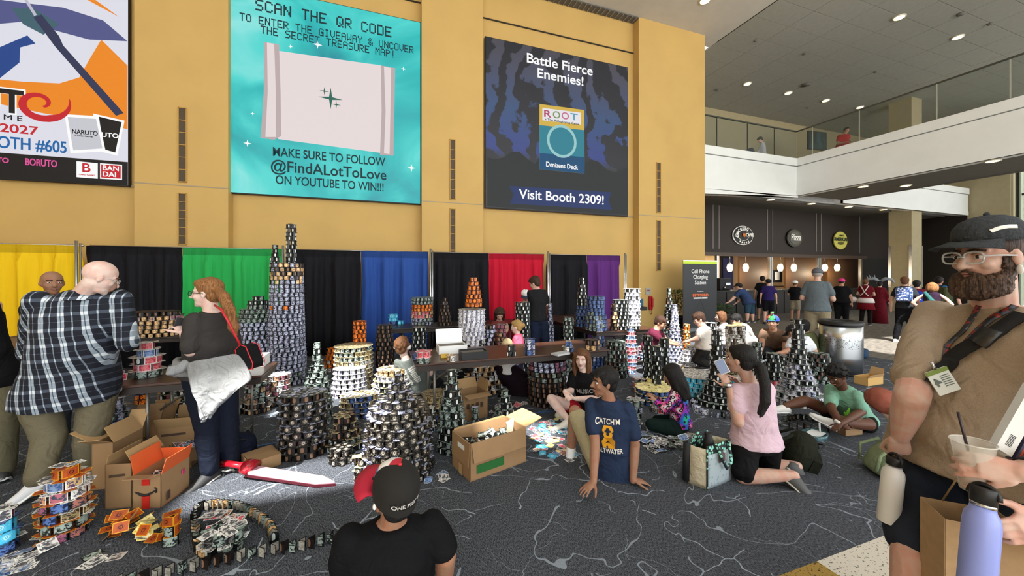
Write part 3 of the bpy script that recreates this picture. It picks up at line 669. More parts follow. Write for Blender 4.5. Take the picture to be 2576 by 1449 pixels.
stext('AMERICAN', .24, mat('sign_green_ink', '33402c', .5), t, x, KY-.12, zc+.05, sx=.9, bold=.008); stext('GREAT', .1, mat('sign_green_ink', '33402c', .5), t, x, KY-.12, zc+.23)
M().ball((x, KY-.09, zc-.13), (.24, .03, .08)).build('burger_mark', mat('sign_bun', '5f5c2c', .6), t)
# ---- upstairs: screen and a wall panel
x = XY(2052, 13.5)[0]
p0 = P(2030, 376, 17.2); p1_ = P(2076, 380, 17.6); hgt = 46/F*17.4
t = thing('wall_television', (p0+p1_)/2, 'tilted television on tan wall behind the balcony corner', 'television')
d = (p1_-p0); nrm = Vector((d.y, -d.x, 0)).normalized()*.06; p1_ = p0+d
M().slab([p0, p1_, p1_+UP*hgt, p0+UP*hgt], nrm).build('housing', m_black, t)
n = NT('tv_picture'); v = n.n('TexNoise', Scale=1.4, Distortion=1.0, Vector=n.coord()); n.put(n.b.inputs['Emission Color'], n.ramp(v.outputs[0], [(.35, '101418'), (.5, '2c4a44'), (.62, '50508a'), (.7, '9098c0')])); n.b.inputs['Emission Strength'].default_value = .6; n.b.inputs['Base Color'].default_value = (0, 0, 0, 1)
q = nrm*1.05; i0 = p0+d*.06; i1 = p0+d*.94
M().quad(i0+q+UP*.05, i1+q+UP*.05, i1+q+UP*(hgt-.05), i0+q+UP*(hgt-.05)).build('display', n.m, t)
# ================================================================ playing and trading cards
CL, CW, CT = .088, .063, .0006
def cardmat(name, border, field, mark, kind, var=.25, ends=None):
    n = NT(name); U, V, _ = n.xyz(n.n('UVMap').outputs[0])
    fu, fv = n.math('FRACT', U), n.math('FRACT', V)
    cu = n.math('ABSOLUTE', n.math('SUBTRACT', fu, .5)); cv = n.math('ABSOLUTE', n.math('SUBTRACT', fv, .5))
    oi = n.n('ObjectInfo').outputs['Random']
    wn = n.n('TexWhiteNoise', {'noise_dimensions': '2D'})
    cb = n.n('CombineXYZ'); n.put(cb.inputs[0], n.math('FLOOR', U)); n.put(cb.inputs[1], n.math('ADD', n.math('FLOOR', V), n.math('MULTIPLY', oi, 77))); n.put(wn.inputs[0], cb)
    rnd = wn.outputs['Value']
    inb = n.math('MAXIMUM', n.math('GREATER_THAN', cu, .45), n.math('GREATER_THAN', cv, .43))
    cb2 = n.n('CombineXYZ'); n.put(cb2.inputs[0], n.math('MULTIPLY', U, 1.0)); n.put(cb2.inputs[1], V); n.put(cb2.inputs[2], n.math('MULTIPLY', rnd, 50))
    if kind == 'oval':
        e = n.math('ADD', n.math('POWER', n.math('DIVIDE', cu, .17), 3.0), n.math('POWER', n.math('DIVIDE', cv, .36), 3.0)); k = n.math('LESS_THAN', e, 1.0)
        c = n.mix(k, field, mark)
    elif kind == 'ring':
        r = n.math('SQRT', n.math('ADD', n.math('POWER', n.math('MULTIPLY', cu, 1.4), 2.0), n.math('POWER', cv, 2.0)))
        k = n.math('MULTIPLY', n.math('GREATER_THAN', n.math('COSINE', n.math('MULTIPLY', r, 38)), -.15), n.math('LESS_THAN', r, .30))
        sw = n.n('TexNoise', Scale=3.0, Distortion=3.0, Vector=cb2); k2 = n.math('MULTIPLY', n.math('GREATER_THAN', sw.outputs[0], .6), .3)
        c = n.mix(k, n.mix(k2, field, mark), mark)
    elif kind == 'figure':
        sw = n.n('TexNoise', Scale=3.5, Detail=3.0, Distortion=1.2, Vector=cb2); k = n.ramp(n.math('SUBTRACT', sw.outputs[0], n.math('MULTIPLY', cu, .25)), [(.38, (0, 0, 0)), (.47, (1, 1, 1))])
        c = n.mix(k, field, mark)
    else:                                            # picture cards, every card different
        hs = n.n('TexNoise', Scale=4.0, Detail=2.0, Distortion=1.0, Vector=cb2)
        c = n.mix(n.math('GREATER_THAN', hs.outputs[0], .54), field, mark)
        hue = n.n('HueSaturation'); n.put(hue.inputs['Hue'], n.math('ADD', .42, n.math('MULTIPLY', rnd, .16))); hue.inputs['Saturation'].default_value = .75; n.put(hue.inputs['Color'], c); c = hue.outputs[0]
    c = n.mix(inb, c, border)
    if var:
        h2 = n.n('HueSaturation'); n.put(h2.inputs['Value'], n.math('ADD', 1-var, n.math('MULTIPLY', rnd, var*1.6))); n.put(h2.inputs['Color'], c); c = h2.outputs[0]
    n.put(n.b.inputs['Base Color'], c); n.b.inputs['Roughness'].default_value = .38; n.b.inputs['Specular IOR Level'].default_value = .5
    return n.m
CM = dict(
    oval=cardmat('card_black_white_oval', '0c0e10', '101415', 'e4ece8', 'oval'),
    ring=cardmat('card_black_ring', '0b0a0a', '14110f', 'e2d9c8', 'ring'),
    steel=cardmat('card_silver_blue', '1c1c30', '30334c', 'ccd2ea', 'figure'),
    frost=cardmat('card_white_figure', 'd9dae8', '5a5a78', 'f4f4fb', 'figure'),
    flame=cardmat('card_flame', '2a0f05', '7a2308', 'ff8a1c', 'figure'),
    brown=cardmat('card_brown', '120d0b', '1c1512', '86664f', 'oval'),
    tan=cardmat('card_tan', '1d1612', '9c7048', 'f0cc96', 'figure'),
    navy=cardmat('card_navy', '0a1026', '14224a', '5a7ab8', 'figure'),
    cyan=cardmat('card_cyan', '35b0dc', '4cc6ee', 'c8f2fc', 'ring'),
    red=cardmat('card_red_back', 'f2eeee', 'c02a3a', 'e87a84', 'figure'),
    blue=cardmat('card_blue_back', 'eef0f4', '3a5a96', '8aa4cc', 'figure'),
    white=cardmat('card_white_face', 'f6f5f0', 'e9e8e4', '55555a', 'figure'),
    cream=cardmat('card_cream', 'e0d4b4', 'bca878', '463a28', 'figure'),
    yellow=cardmat('card_yellow_top', 'f2e28a', 'e6cf5a', 'fff7c8', 'figure'),
    grey=cardmat('card_grey_face', '0c0c0c', '8c887e', 'b4b0a4', 'figure'),
    mix=cardmat('card_mixed', '141416', 'b8482e', '2e2c48', 'pic'),
    mixw=cardmat('card_mixed_white', 'eeeeea', 'c85a3a', '2e3c68', 'pic'),
    gothic=cardmat('card_green_black', '0a0c0b', '161b19', '9fb0a8', 'figure'),
    firecup=cardmat('card_sun_flame', 'e0a01c', 'b4501a', '4a120a', 'ring'))
def bent_geo(sag=.024, ch=.066, seg=4):
    vs = []; fs = []; uv = []
    for i in range(seg+1):
        t = i/seg; x = (t-.5)*ch; y = -sag*(1-(2*t-1)**2)
        vs += [(x, y, 0), (x, y, CW)]
    for i in range(seg):
        fs.append((2*i, 2*i+2, 2*i+3, 2*i+1)); uv.append([(i/seg, 0), ((i+1)/seg, 0), ((i+1)/seg, 1), (i/seg, 1)])
    return [Vector(v) for v in vs], fs, uv
def flat_geo():
    x, y, t = CL/2, CW/2, CT
    vs = [Vector(v) for v in ((-x, -y, 0), (x, -y, 0), (x, y, 0), (-x, y, 0), (-x, -y, t), (x, -y, t), (x, y, t), (-x, y, t))]
    q = [(0, 0), (1, 0), (1, 1), (0, 1)]; e = [(0, .01)]*4
    return vs, [(3, 2, 1, 0), (4, 5, 6, 7), (0, 1, 5, 4), (1, 2, 6, 5), (2, 3, 7, 6), (3, 0, 4, 7)], [q, q, e, e, e, e]
GEO = {'bent': bent_geo(), 'deep': bent_geo(.03, .056), 'fold': bent_geo(.036, .05, 2), 'wide': bent_geo(.012, .082), 'flat': flat_geo()}
SHARED = {}
def card_mesh(kind, mname):
    if (kind, mname) not in SHARED:
        vs, fs, uv = GEO[kind]; g = M()
        if kind != 'flat':                           # give single cards their thickness
            n0 = len(vs); th = Vector((0, CT, 0)); g.add(vs+[v+th for v in vs], fs+[tuple(n0+k for k in f[::-1]) for f in fs]+[(0, 1, n0+1, n0), (n0-2, 2*n0-2, 2*n0-1, n0-1)], 0, False, uv+[u[::-1] for u in uv]+[[(0, .01)]*4]*2)
        else: g.add(vs, fs, 0, False, uv)
        SHARED[kind, mname] = g.mesh('card', CM[mname])
    return SHARED[kind, mname]
def place(p, rz, tilt=0, roll=0):
    return Matrix.Translation(p) @ Matrix.Rotation(rz, 4, 'Z') @ Matrix.Rotation(tilt, 4, 'X') @ Matrix.Rotation(roll, 4, 'Y')
def emit_cards(t, cards, near, name='card'):
    """cards: (matrix, kind, material). near: the 300 nearest become parts, the rest one part of kind stuff"""
    base = Vector(t.location)
    def addto(g, names, mt, kd, mn):
        vs, fs, uv = GEO[kd]; du, dv = R.randrange(40), R.randrange(40)
        if mn not in names: names.append(mn)
        g.add([mt @ v-base for v in vs], fs, names.index(mn), False, [[(a+du, b+dv) for a, b in u] for u in uv])
    rest = cards
    if near:
        cards = sorted(cards, key=lambda c: (c[0].translation-Vector((0, 0, H))).length)
        n1 = int(near) if near is not True else 300
        for mt, kd, mn in cards[:n1]:
            o = bpy.data.objects.new(name, card_mesh(kd, mn)); COL.objects.link(o); o.parent = t
            o.matrix_local = Matrix.Translation(-base) @ mt
        rest = cards[n1:]
    if rest:
        if near: lv = {0: rest}
        else:
            lv = {}
            for c in rest: lv.setdefault(c[3] if len(c) > 3 else 0, []).append(c)
            z0 = base.z; lv = {}
            for c in rest: lv.setdefault(int((c[0].translation.z-z0+.002)/.0645), []).append(c)
        for k in sorted(lv):
            g = M(); names = []
            for c in lv[k]: addto(g, names, *c[:3])
            o = bpy.data.objects.new('card_tier', g.mesh('card_tier', [CM[q] for q in names])); COL.objects.link(o); o.parent = t; o['kind'] = 'stuff'
TH = .0645
def ring_cards(c, r, z, mats, kd='bent', floor=None, rfl=0, jit=.1, sq=1.0, fill=False):
    out = []
    n = max(3, int(round(2*PI*r*(.5+sq/2)/{'wide': .093, 'deep': .070}.get(kd, .079)))) if r > .045 else 3
    ph = R.uniform(0, 6)
    for i in range(n):
        a = ph+2*PI*i/n; rr = max(r-.012, .018) if r <= .045 else r-.01
        p = Vector((c.x+rr*math.cos(a), c.y+rr*sq*math.sin(a), z))
        out.append((place(p, a+PI/2+R.uniform(-jit, jit)), kd, R.choice(mats)))
    if floor:
        rf = max(r-.018, 0); rs = [rf] if rf > .02 else [0]
        while fill and rs[-1] > max(rfl-.03, .05): rs.append(rs[-1]-.07)
        for q in rs:
            q = max(q, 0); nf = max(1 if q < .02 else 3, int(2*PI*q/.062))
            ph = R.uniform(0, 6)
            for i in range(nf):
                a = ph+2*PI*i/nf; p = Vector((c.x+q*math.cos(a), c.y+q*sq*math.sin(a), z+CW+.0004+R.uniform(0, .0009)))
                out.append((place(p, a+R.uniform(-.35, .35)), 'flat', R.choice(floor)))
    return out
def ipl(prof, t):
    for (a, x), (b, y) in zip(prof, prof[1:]):
        if t <= b: return x+(y-x)*(t-a)/max(b-a, 1e-6)
    return prof[-1][1]
def band(bands, t):
    for b, ms in bands:
        if t <= b: return ms
    return bands[-1][1]
TABLES = []
def tower(px, base, top, prof, bands, label, h0=0.0, near=False, floor=None, kd='bent', sq=1.0, zc=None, name='card_tower', lean=0, cat='card tower'):
    """px, base, top: picture measurements; prof: (height fraction, half width in pixels); bands: (fraction, card kinds)"""
    z = zc or F*(H-h0)/(base-HY)
    c = P(px, HY, z); c.z = h0
    if h0 == .74:
        r_ = min(.11, prof[0][1]*z/F); tb = min(TABLES, key=lambda t_: max(t_[0]-c.x, c.x-t_[1], 0)+max(t_[2]-c.y, c.y-t_[3], 0)); yy_ = min(max(c.y, tb[2]+r_), tb[3]-r_); c = P(px, HY, XY(px, yy_)[1]); c.z = h0; c.x = min(max(c.x, tb[0]+r_), tb[1]-r_); c.y = min(max(c.y, tb[2]+r_), tb[3]-r_); z = c.x*S_+c.y*C_
    ht = H+(HY-top)/F*z-h0; nt = max(1, int(round(ht/TH))); t = thing(name, c, label, cat)
    cards = []; rad = [max(.022, ipl(prof, (k+.5)/nt)*z/F*.97) for k in range(nt)]
    for k in range(nt):
        q = (k+.5)/nt; ms = band(bands, q); nx = rad[k+1] if k+1 < nt else 0
        cc = c+Vector((lean*q*C_, -lean*q*S_, 0))
        cards += ring_cards(cc, rad[k], h0+k*TH+.0005, ms, kd, floor or ms, nx, sq=sq, fill=(rad[k]-nx > .03))
    emit_cards(t, cards, near); return t
# ================================================================ tables
m_top = mat('table_laminate', '42291f', .32, noise=(14, .25)); m_edge = mat('table_edge', '2a201b', .5); m_leg = mat('table_leg_grey', '77736c', .4, .6)
def table(x0, x1, y0, y1, label, h=.74, legs=True, top=None):
    TABLES.append((x0, x1, y0, y1)); t = thing('folding_table', ((x0+x1)/2, (y0+y1)/2, 0), label, 'table')
    bevel(M().box(((x0+x1)/2, (y0+y1)/2, h-.012), (x1-x0, y1-y0, .024)).build('tabletop', top or m_top, t), .006)
    ap = M(); 
    for xx, yy, dx, dy in (((x0+x1)/2, y0+.03, x1-x0-.05, .02), ((x0+x1)/2, y1-.03, x1-x0-.05, .02), (x0+.03, (y0+y1)/2, .02, y1-y0-.05), (x1-.03, (y0+y1)/2, .02, y1-y0-.05)): ap.box((xx, yy, h-.055), (dx, dy, .06))
    ap.build('apron', m_edge, t); lx = (x1-x0) > (y1-y0)
    for s in (0, 1):
        for u in (0, 1):
            if lx: p = Vector((x0+.22 if s == 0 else x1-.22, y0+.09 if u == 0 else y1-.09, 0))
            else: p = Vector((x0+.09 if u == 0 else x1-.09, y0+.22 if s == 0 else y1-.22, 0))
            M().tube([p+UP*.005, p+UP*(h-.03)], .014, 8).build('leg', m_leg, t)
        e = Vector((x0+.22 if s == 0 else x1-.22, y0+.09, .12)) if lx else Vector((x0+.09, y0+.22 if s == 0 else y1-.22, .12))
        e2 = e+(Vector((0, y1-y0-.18, 0)) if lx else Vector((x1-x0-.18, 0, 0))); M().tube([e, e2], .01, 8).build('leg_crossbar', m_leg, t)
        m_ = (e+e2)/2+UP*.3; k = (1 if s == 0 else -1)*.42; q = m_+(Vector((k, 0, .3)) if lx else Vector((0, k, .3))); M().tube([m_, q], .009, 8).build('brace', m_leg, t)
    return t
TB = .74
table(.32, 2.74, 4.04, 4.8, 'brown folding table in the centre with long white box on it')
table(-2.2, -1.08, 4.1, 4.68, 'brown folding table between plaid-shirted man and ponytailed woman')
table(-6.0, -3.6, 4.25, 4.9, 'brown folding table at far left edge behind khaki trousers', )
table(-4.6, -1.86, 7.1, 7.8, 'dark folding table before black and green drapes', top=mat('table_dark', '2b2422', .4))
table(.12, 2.6, 6.82, 7.5, 'dark folding table before blue drape', top=mat('table_dark', '2b2422', .4))
table(2.64, 3.3, 6.82, 7.5, 'short dark table end beside red drape', top=mat('table_dark', '2b2422', .4))
table(3.36, 4.6, 5.35, 7.9, 'brown folding table running towards purple drape')
# ================================================================ card towers
W = ['white']; K = ['oval']
# far and middle distance
tower(722, 962, 667, [(0, 41), (.2, 43), (.35, 40), (.6, 38), (.9, 36), (1, 36)], [(.12, ['gothic', 'steel']), (.62, ['steel']), (.66, ['steel', 'flame', 'steel']), (.82, ['steel']), (1, ['brown', 'tan', 'steel'])], 'giant round silver-blue card tower with two spires, left of centre', floor=['steel'])
tower(733, 667+1, 569, [(0, 9.5), (1, 9)], [(1, K)], 'slim white-oval card spire on top of the giant silver-blue tower', h0=round(.0+H-(667-690)/F*5.4, 3)*0+1.838, zc=5.81, name='card_spire', cat='card tower', kd='deep')
tower(692, 671, 617, [(0, 9), (.4, 7), (.7, 5), (1, 3)], [(1, ['gothic', 'oval'])], 'small jagged black card spire on left rim of the giant tower', h0=1.838, zc=5.81, name='card_spire', kd='deep')
tower(650, 962, 780, [(0, 40), (.3, 42), (.7, 40), (.93, 39), (1, 38)], [(.25, ['steel', 'gothic']), (.32, ['navy', 'blue']), (.85, ['steel']), (1, ['gothic'])], 'squat dark castle of cards left of the giant tower', floor=['gothic'])
tower(650, 780, 744, [(0, 23), (.5, 20), (.8, 12), (1, 5)], [(1, ['gothic', 'oval'])], 'dark peaked keep topping the squat card castle', h0=1.162, zc=5.81)
tower(390, 845, 780, [(0, 46), (.3, 52), (.8, 56), (1, 44)], [(.65, ['tan']), (.85, ['mixw', 'tan']), (1, ['cream', 'brown'])], 'wide tan oval card fortress on dark table before black drape', h0=TB, floor=['brown'], sq=.7)
tower(318, 950, 862, [(0, 30), (.3, 26), (.5, 27), (.7, 20), (1, 10)], [(.2, ['gothic', 'white']), (.4, ['red']), (.6, ['oval', 'red']), (.8, ['blue', 'cream']), (1, ['red'])], 'stepped pile of red and black card boxes beside plaid-shirted man', h0=TB, near=True, floor=['white'], kd='wide')
tower(905, 962, 812, [(0, 14), (1, 13)], [(1, ['flame'])], 'slender orange flame card column before blue drape', floor=['flame'], kd='deep')
tower(890, 945, 873, [(0, 42), (.5, 44), (1, 42)], [(.3, ['cream', 'brown']), (.7, ['cream', 'white']), (1, ['cream', 'gothic'])], 'wide round cream and brown card drum at foot of orange column', floor=['cream'], zc=5.5)
tower(968, 960, 812, [(0, 21), (.6, 20), (1, 16)], [(1, ['brown'])], 'dark brown card column right of blue drape', floor=['brown'])
tower(838, 930, 878, [(0, 26), (.4, 18), (1, 10)], [(.5, ['flame', 'white']), (1, ['flame'])], 'low jumble of orange cards by black drape', floor=['flame'])
tower(1062, 815, 752, [(0, 25), (.4, 26), (.7, 24), (1, 26)], [(.25, ['gothic', 'steel']), (.45, ['tan', 'red']), (.7, ['flame']), (1, ['gothic'])], 'banded black and orange card tower on table before blue drape', h0=TB, floor=['gothic'])
tower(1119, 818, 752, [(0, 16), (.3, 14), (.6, 10), (1, 3)], [(1, ['brown'])], 'dark brown card pyramid on table before black drape', h0=TB, floor=['brown'])
tower(1121, 880, 824, [(0, 17), (1, 17)], [(.4, ['gothic']), (1, ['oval', 'steel'])], 'short grey card column behind the long white box', zc=5.6, h0=.55*0, floor=['gothic']) if 0 else None
for i, (px, top, m_) in enumerate(((978, 792, 'cyan'), (992, 792, 'cyan'), (1006, 806, 'cyan'))):
    tower(px, 815, top, [(0, 7), (1, 7)], [(.25, ['navy']), (1, [m_])], 'small bright cyan card stack before blue drape, %s of three' % ('left', 'middle', 'right')[i], h0=TB, floor=[m_])
tower(1055, 952, 824, [(0, 20), (.5, 17), (1, 14)], [(.35, ['gothic', 'oval']), (1, K)], 'black white-oval card tower behind boy with headphones', floor=['gothic'])
tower(1187, 967, 776, [(0, 34), (.3, 33), (1, 31)], [(.6, ['frost', 'oval']), (1, ['frost'])], 'wide white round card tower behind the centre table', floor=W)
tower(1192, 776, 700, [(0, 20), (.4, 17), (.8, 11), (1, 6)], [(1, ['flame'])], 'tapering orange card tower on top of the white round tower', h0=1.2, zc=5.71, floor=['flame'])
tower(1232, 960, 815, [(0, 14), (1, 12)], [(.5, ['brown', 'gothic']), (1, ['brown', 'steel'])], 'brown card column right of the white round tower', floor=['brown'])
tower(1262, 958, 818, [(0, 14), (.5, 12), (1, 10)], [(.3, ['steel']), (.6, ['cyan', 'gothic']), (1, ['mix'])], 'thin card column with cyan bands before red drape', floor=['gothic'])
tower(1315, 940, 762, [(0, 18), (1, 17)], [(1, K)], 'straight black white-oval card tower beside standing teenager', floor=['gothic'])
tower(1384, 920, 762, [(0, 11), (.5, 8), (1, 3)], [(1, ['steel'])], 'needle-thin silver card cone beside red drape', floor=['steel'])
tower(1447, 822, 700, [(0, 16), (.5, 12), (.8, 7), (1, 4)], [(.4, ['navy']), (1, K)], 'tall black and white card pyramid before the black drape, right', h0=TB, floor=['gothic'])
tower(1500, 830, 750, [(0, 26), (.45, 24), (.5, 20), (1, 20)], [(.5, ['navy', 'gothic']), (1, ['navy'])], 'blocky navy card keep before purple drape', h0=TB, floor=['navy'])
tower(1478, 838, 792, [(0, 12), (.6, 14), (1, 8)], [(1, ['gothic', 'blue'])], 'small grey-blue card heap on table in front of navy keep', h0=TB, floor=['gothic'])
tower(1545, 842, 765, [(0, 10), (1, 5)], [(1, ['tan', 'brown'])], 'thin brown card column at right table corner', h0=TB, floor=['brown'])
tower(1562, 838, 750, [(0, 18), (1, 18)], [(1, K)], 'black and white card block right of purple drape', h0=TB, floor=['gothic'])
tower(1590, 845, 728, [(0, 18), (1, 18)], [(1, ['frost', 'frost', 'oval'])], 'tall bright white card column beside wall telephone', h0=TB, floor=W)
tower(1588, 938, 822, [(0, 8), (.2, 11), (.5, 12), (.8, 9), (1, 5)], [(k/11, ['blue' if k % 2 else 'red']) for k in range(1, 12)], 'slim spindle of alternating red and blue cards on carpet', floor=W, near=True)
for px, b, tp, hw, lb in ((1629, 975, 842, 9, 'leftmost black white-oval card column left of girl in bright top'), (1652, 1000, 868, 9, 'second black white-oval card column by girl in bright top'), (1671, 985, 850, 9, 'third black white-oval card column by girl in bright top')):
    tower(px, b, tp, [(0, hw), (1, hw)], [(1, K)], lb, kd='deep', near=True, floor=['gothic'])
tower(1642, 918, 846, [(0, 10), (1, 8)], [(1, ['red', 'frost'])], 'short white and red card stack between black columns', floor=W)
tower(1683, 900, 728, [(0, 17), (.4, 15), (.6, 11), (.8, 6), (1, 3)], [(1, ['brown', 'gothic', 'oval'])], 'tall dark stepped card spire beside the banner plant', floor=['gothic'])
tower(1697, 905, 770, [(0, 24), (.3, 15), (.6, 10), (1, 5)], [(1, ['steel', 'frost'])], 'tall silver cone of cards right of dark spire', floor=['steel'])
tower(1727, 880, 818, [(0, 8), (1, 6)], [(1, ['firecup', 'tan'])], 'little orange card pagoda beside white-shirted boy', floor=['tan'])
tower(1738, 935, 872, [(0, 36), (.3, 28), (.6, 20), (1, 6)], [(.25, ['tan', 'white']), (1, ['frost', 'white'])], 'stepped white card palace behind cyan fort', floor=W)
tower(1790, 930, 815, [(0, 16), (.4, 13), (1, 11)], [(1, ['frost', 'oval'])], 'white and grey card column left of the tall black column', floor=W)
tower(1850, 945, 815, [(0, 22), (.5, 20), (1, 22)], [(.5, ['tan', 'cream']), (1, ['brown', 'white'])], 'brown and white card house behind kneeling woman', floor=['cream'])
tower(1752, 985, 945, [(0, 52), (1, 50)], [(1, ['cyan'])], 'wide low cyan card fort with white roof', floor=W, near=True)
tower(1870, 985, 948, [(0, 26), (1, 25)], [(1, ['cyan'])], 'low cyan card wall behind kneeling woman', floor=W)
tower(1802, 1016, 830, [(0, 47), (.07, 45), (.11, 30), (.22, 26), (.4, 14), (1, 10)], [(1, K)], 'tall black white-oval column on wide round base beside phone', near=True, floor=['gothic', 'oval'])
tower(2008, 1010, 802, [(0, 62), (.06, 55), (.12, 42), (.3, 30), (.5, 17), (.8, 12), (1, 5)], [(.1, ['frost', 'oval']), (.45, ['oval', 'frost', 'steel']), (1, K)], 'tall black and white stepped card pyramid behind boy in green', near=True, floor=['frost', 'gothic'])
tower(1945, 975, 885, [(0, 20), (.5, 16), (1, 12)], [(.2, ['red', 'oval']), (1, K)], 'black card turret left of the stepped pyramid', floor=['gothic'])
tower(1905, 950, 862, [(0, 12), (1, 9)], [(1, ['gothic', 'oval'])], 'thin dark card turret behind ponytail', floor=['gothic'])
tower(1975, 955, 898, [(0, 22), (1, 18)], [(1, K)], 'low black white-oval card wall behind stepped pyramid', floor=['white', 'gothic'])
tower(2062, 960, 885, [(0, 28), (.6, 24), (1, 16)], [(1, ['brown', 'oval', 'gothic'])], 'dark card mound at foot of the steel bin', floor=['gothic'])
tower(1550, 945, 862, [(0, 30), (.5, 26), (1, 20)], [(1, ['oval', 'brown', 'gothic'])], 'dark card mass under the right table', floor=['gothic'])
tower(1620, 905, 870, [(0, 12), (1, 10)], [(1, ['blue', 'red'])], 'small blue and red card tower beside black columns', floor=W)
tower(1430, 940, 800, [(0, 13), (1, 11)], [(1, ['gothic', 'oval'])], 'dark card column between tables near purple drape', floor=['gothic'])
tower(1505, 935, 838, [(0, 18), (1, 14)], [(1, ['navy', 'steel'])], 'navy card column left of the right table legs', floor=['navy'])
# on the centre table
tower(1333, 898, 852, [(0, 10), (1, 10)], [(1, ['steel', 'navy'])], 'navy card stack on centre table beside pink-shirted girl', h0=TB, floor=['navy'])
tower(1286, 903, 875, [(0, 11), (1, 6)], [(1, K)], 'small black and white card hut on centre table', h0=TB, floor=K)
tower(1490, 888, 858, [(0, 16), (1, 15)], [(1, ['tan', 'brown'])], 'squat brown card box at right end of centre table', h0=TB, floor=['brown'])
tower(1430, 892, 852, [(0, 13), (.5, 9), (1, 4)], [(1, ['navy', 'white'])], 'small navy and white card house near right end of centre table', h0=TB, floor=['white'])
tower(1048, 905, 885, [(0, 9), (1, 9)], [(1, ['navy'])], 'single navy card cube at left end of centre table', h0=TB, floor=['navy'])
tower(1066, 920, 890, [(0, 15), (1, 15)], [(.6, ['gothic']), (1, ['red'])], 'small dark and red card hut at left end of centre table', h0=TB, floor=['red'])
tower(1136, 915, 895, [(0, 10), (1, 8)], [(1, ['white', 'tan'])], 'small white card hut in front of the long white box', h0=TB, floor=['tan'])
# under and around the centre table
tower(1376, 1030, 900, [(0, 44), (.5, 46), (1, 46)], [(.5, ['brown']), (.8, ['gothic', 'brown']), (1, ['steel', 'mix'])], 'broad brown card block under right half of centre table', floor=['brown'], zc=4.9)
tower(1270, 1068, 975, [(0, 36), (.3, 26), (.6, 14), (1, 5)], [(1, ['oval', 'gothic'])], 'small black white-oval card pyramid right of tall carton', near=True, floor=['gothic'])
tower(1390, 890, 845, [(0, 12), (1, 8)], [(1, ['navy', 'white'])], 'navy card cube on carpet behind centre table', zc=6.2)  if 0 else None
# left middle
tower(700, 1015, 944, [(0, 26), (.4, 24), (1, 22)], [(.3, ['brown', 'white']), (1, ['white', 'mix'])], 'round white-rimmed card drum left of dark ring tower', floor=W, near=True)
tower(648, 1035, 958, [(0, 26), (1, 22)], [(.4, ['brown', 'tan']), (1, ['gothic', 'mix'])], 'small mixed card drum beside the grey hoodie', floor=['brown', 'white'], near=True)
tower(600, 1035, 1005, [(0, 28), (1, 26)], [(1, ['brown', 'oval'])], 'low brown card ring right behind ponytailed woman', floor=['brown'])
tower(798, 1000, 860, [(0, 34), (.25, 32), (.45, 26), (.6, 18), (.75, 10), (1, 4)], [(1, ['oval', 'gothic', 'gothic'])], 'dark green stepped card tower behind the ring-patterned block', near=True, floor=['gothic'], zc=4.3)
tower(764, 1140, 985, [(0, 56), (.3, 56), (.9, 54), (1, 42)], [(.25, ['brown']), (.88, ['ring']), (1, ['brown'])], 'broad dark card block with pale ring emblems, left of big pyramid', near=True, floor=['ring', 'steel'], sq=.8, kd='wide')
tower(1003, 1188, 936, [(0, 85), (.3, 80), (.55, 75), (.66, 66), (.72, 50), (.78, 30), (.9, 15), (1, 8)], [(1, ['ring'])], 'largest black ring-emblem card pyramid in the middle of the carpet', near=True, floor=['ring', 'steel'], kd='wide')
tower(1137, 1130, 932, [(0, 36), (.3, 32), (.5, 27), (.7, 18), (.9, 10), (1, 8)], [(1, ['oval', 'gothic'])], 'bulging black white-oval card tower before the centre table', near=True, floor=['gothic'])
tower(1081, 1085, 1028, [(0, 11), (1, 9)], [(1, ['oval', 'gothic'])], 'small black card turret between two big pyramids', near=True, floor=W)
tower(1195, 1066, 1022, [(0, 9), (.4, 6), (1, 8)], [(1, ['gothic'])], 'tiny dark card turret before tall carton', near=True, floor=['steel'])
tower(868, 1125, 1035, [(0, 44), (.4, 34), (.7, 24), (1, 22)], [(.4, ['gothic', 'oval']), (.8, ['ring', 'brown']), (1, ['brown'])], 'brown stepped card gatehouse between block and big pyramid', near=True, floor=['brown', 'cream'])
tower(905, 1045, 985, [(0, 44), (1, 42)], [(1, ['navy', 'cream'])], 'low curved card wall with pale walkway, left part', floor=['cream', 'white'], sq=.6)
tower(985, 1000, 930, [(0, 46), (.5, 44), (1, 30)], [(.8, ['frost', 'oval']), (1, ['cream', 'tan'])], 'terraced white card palace behind biggest pyramid', floor=['white', 'cream'], zc=4.9)
tower(880, 985, 930, [(0, 40), (1, 34)], [(1, ['frost'])], 'white-roofed card hall left of terraced palace', floor=['white'], zc=5.2, sq=.7)
tower(1100, 1060, 985, [(0, 36), (1, 34)], [(.6, ['navy', 'gothic']), (1, ['cream'])], 'dark round card wall with cream walkway behind headphone boy', floor=['cream'], zc=4.3)
tower(1215, 960, 915, [(0, 60), (1, 46)], [(1, ['tan', 'white', 'brown'])], 'sunlit low white and tan card town beneath centre table', floor=['white', 'tan'], zc=5.4, sq=.7)
tower(912, 1204, 1150, [(0, 17), (1, 17)], [(1, ['ring'])], 'little ring-emblem card hut with yellow roof beside red cap', near=True, floor=['yellow'])
tower(860, 1160, 1120, [(0, 30), (1, 20)], [(1, ['ring'])], 'low ring-emblem card apron at left foot of biggest pyramid', near=True, floor=['ring'])
tower(278, 1118, 1005, [(0, 46), (.4, 40), (.8, 26), (1, 18)], [(1, ['steel', 'gothic'])], 'silver-grey card pyramid behind the open cartons', near=True, floor=['steel', 'navy'])
tower(425, 1058, 955, [(0, 20), (1, 18)], [(.5, ['brown', 'mix']), (1, ['oval', 'mix'])], 'dark mixed card column under left table', near=True, floor=['cream', 'gothic'])
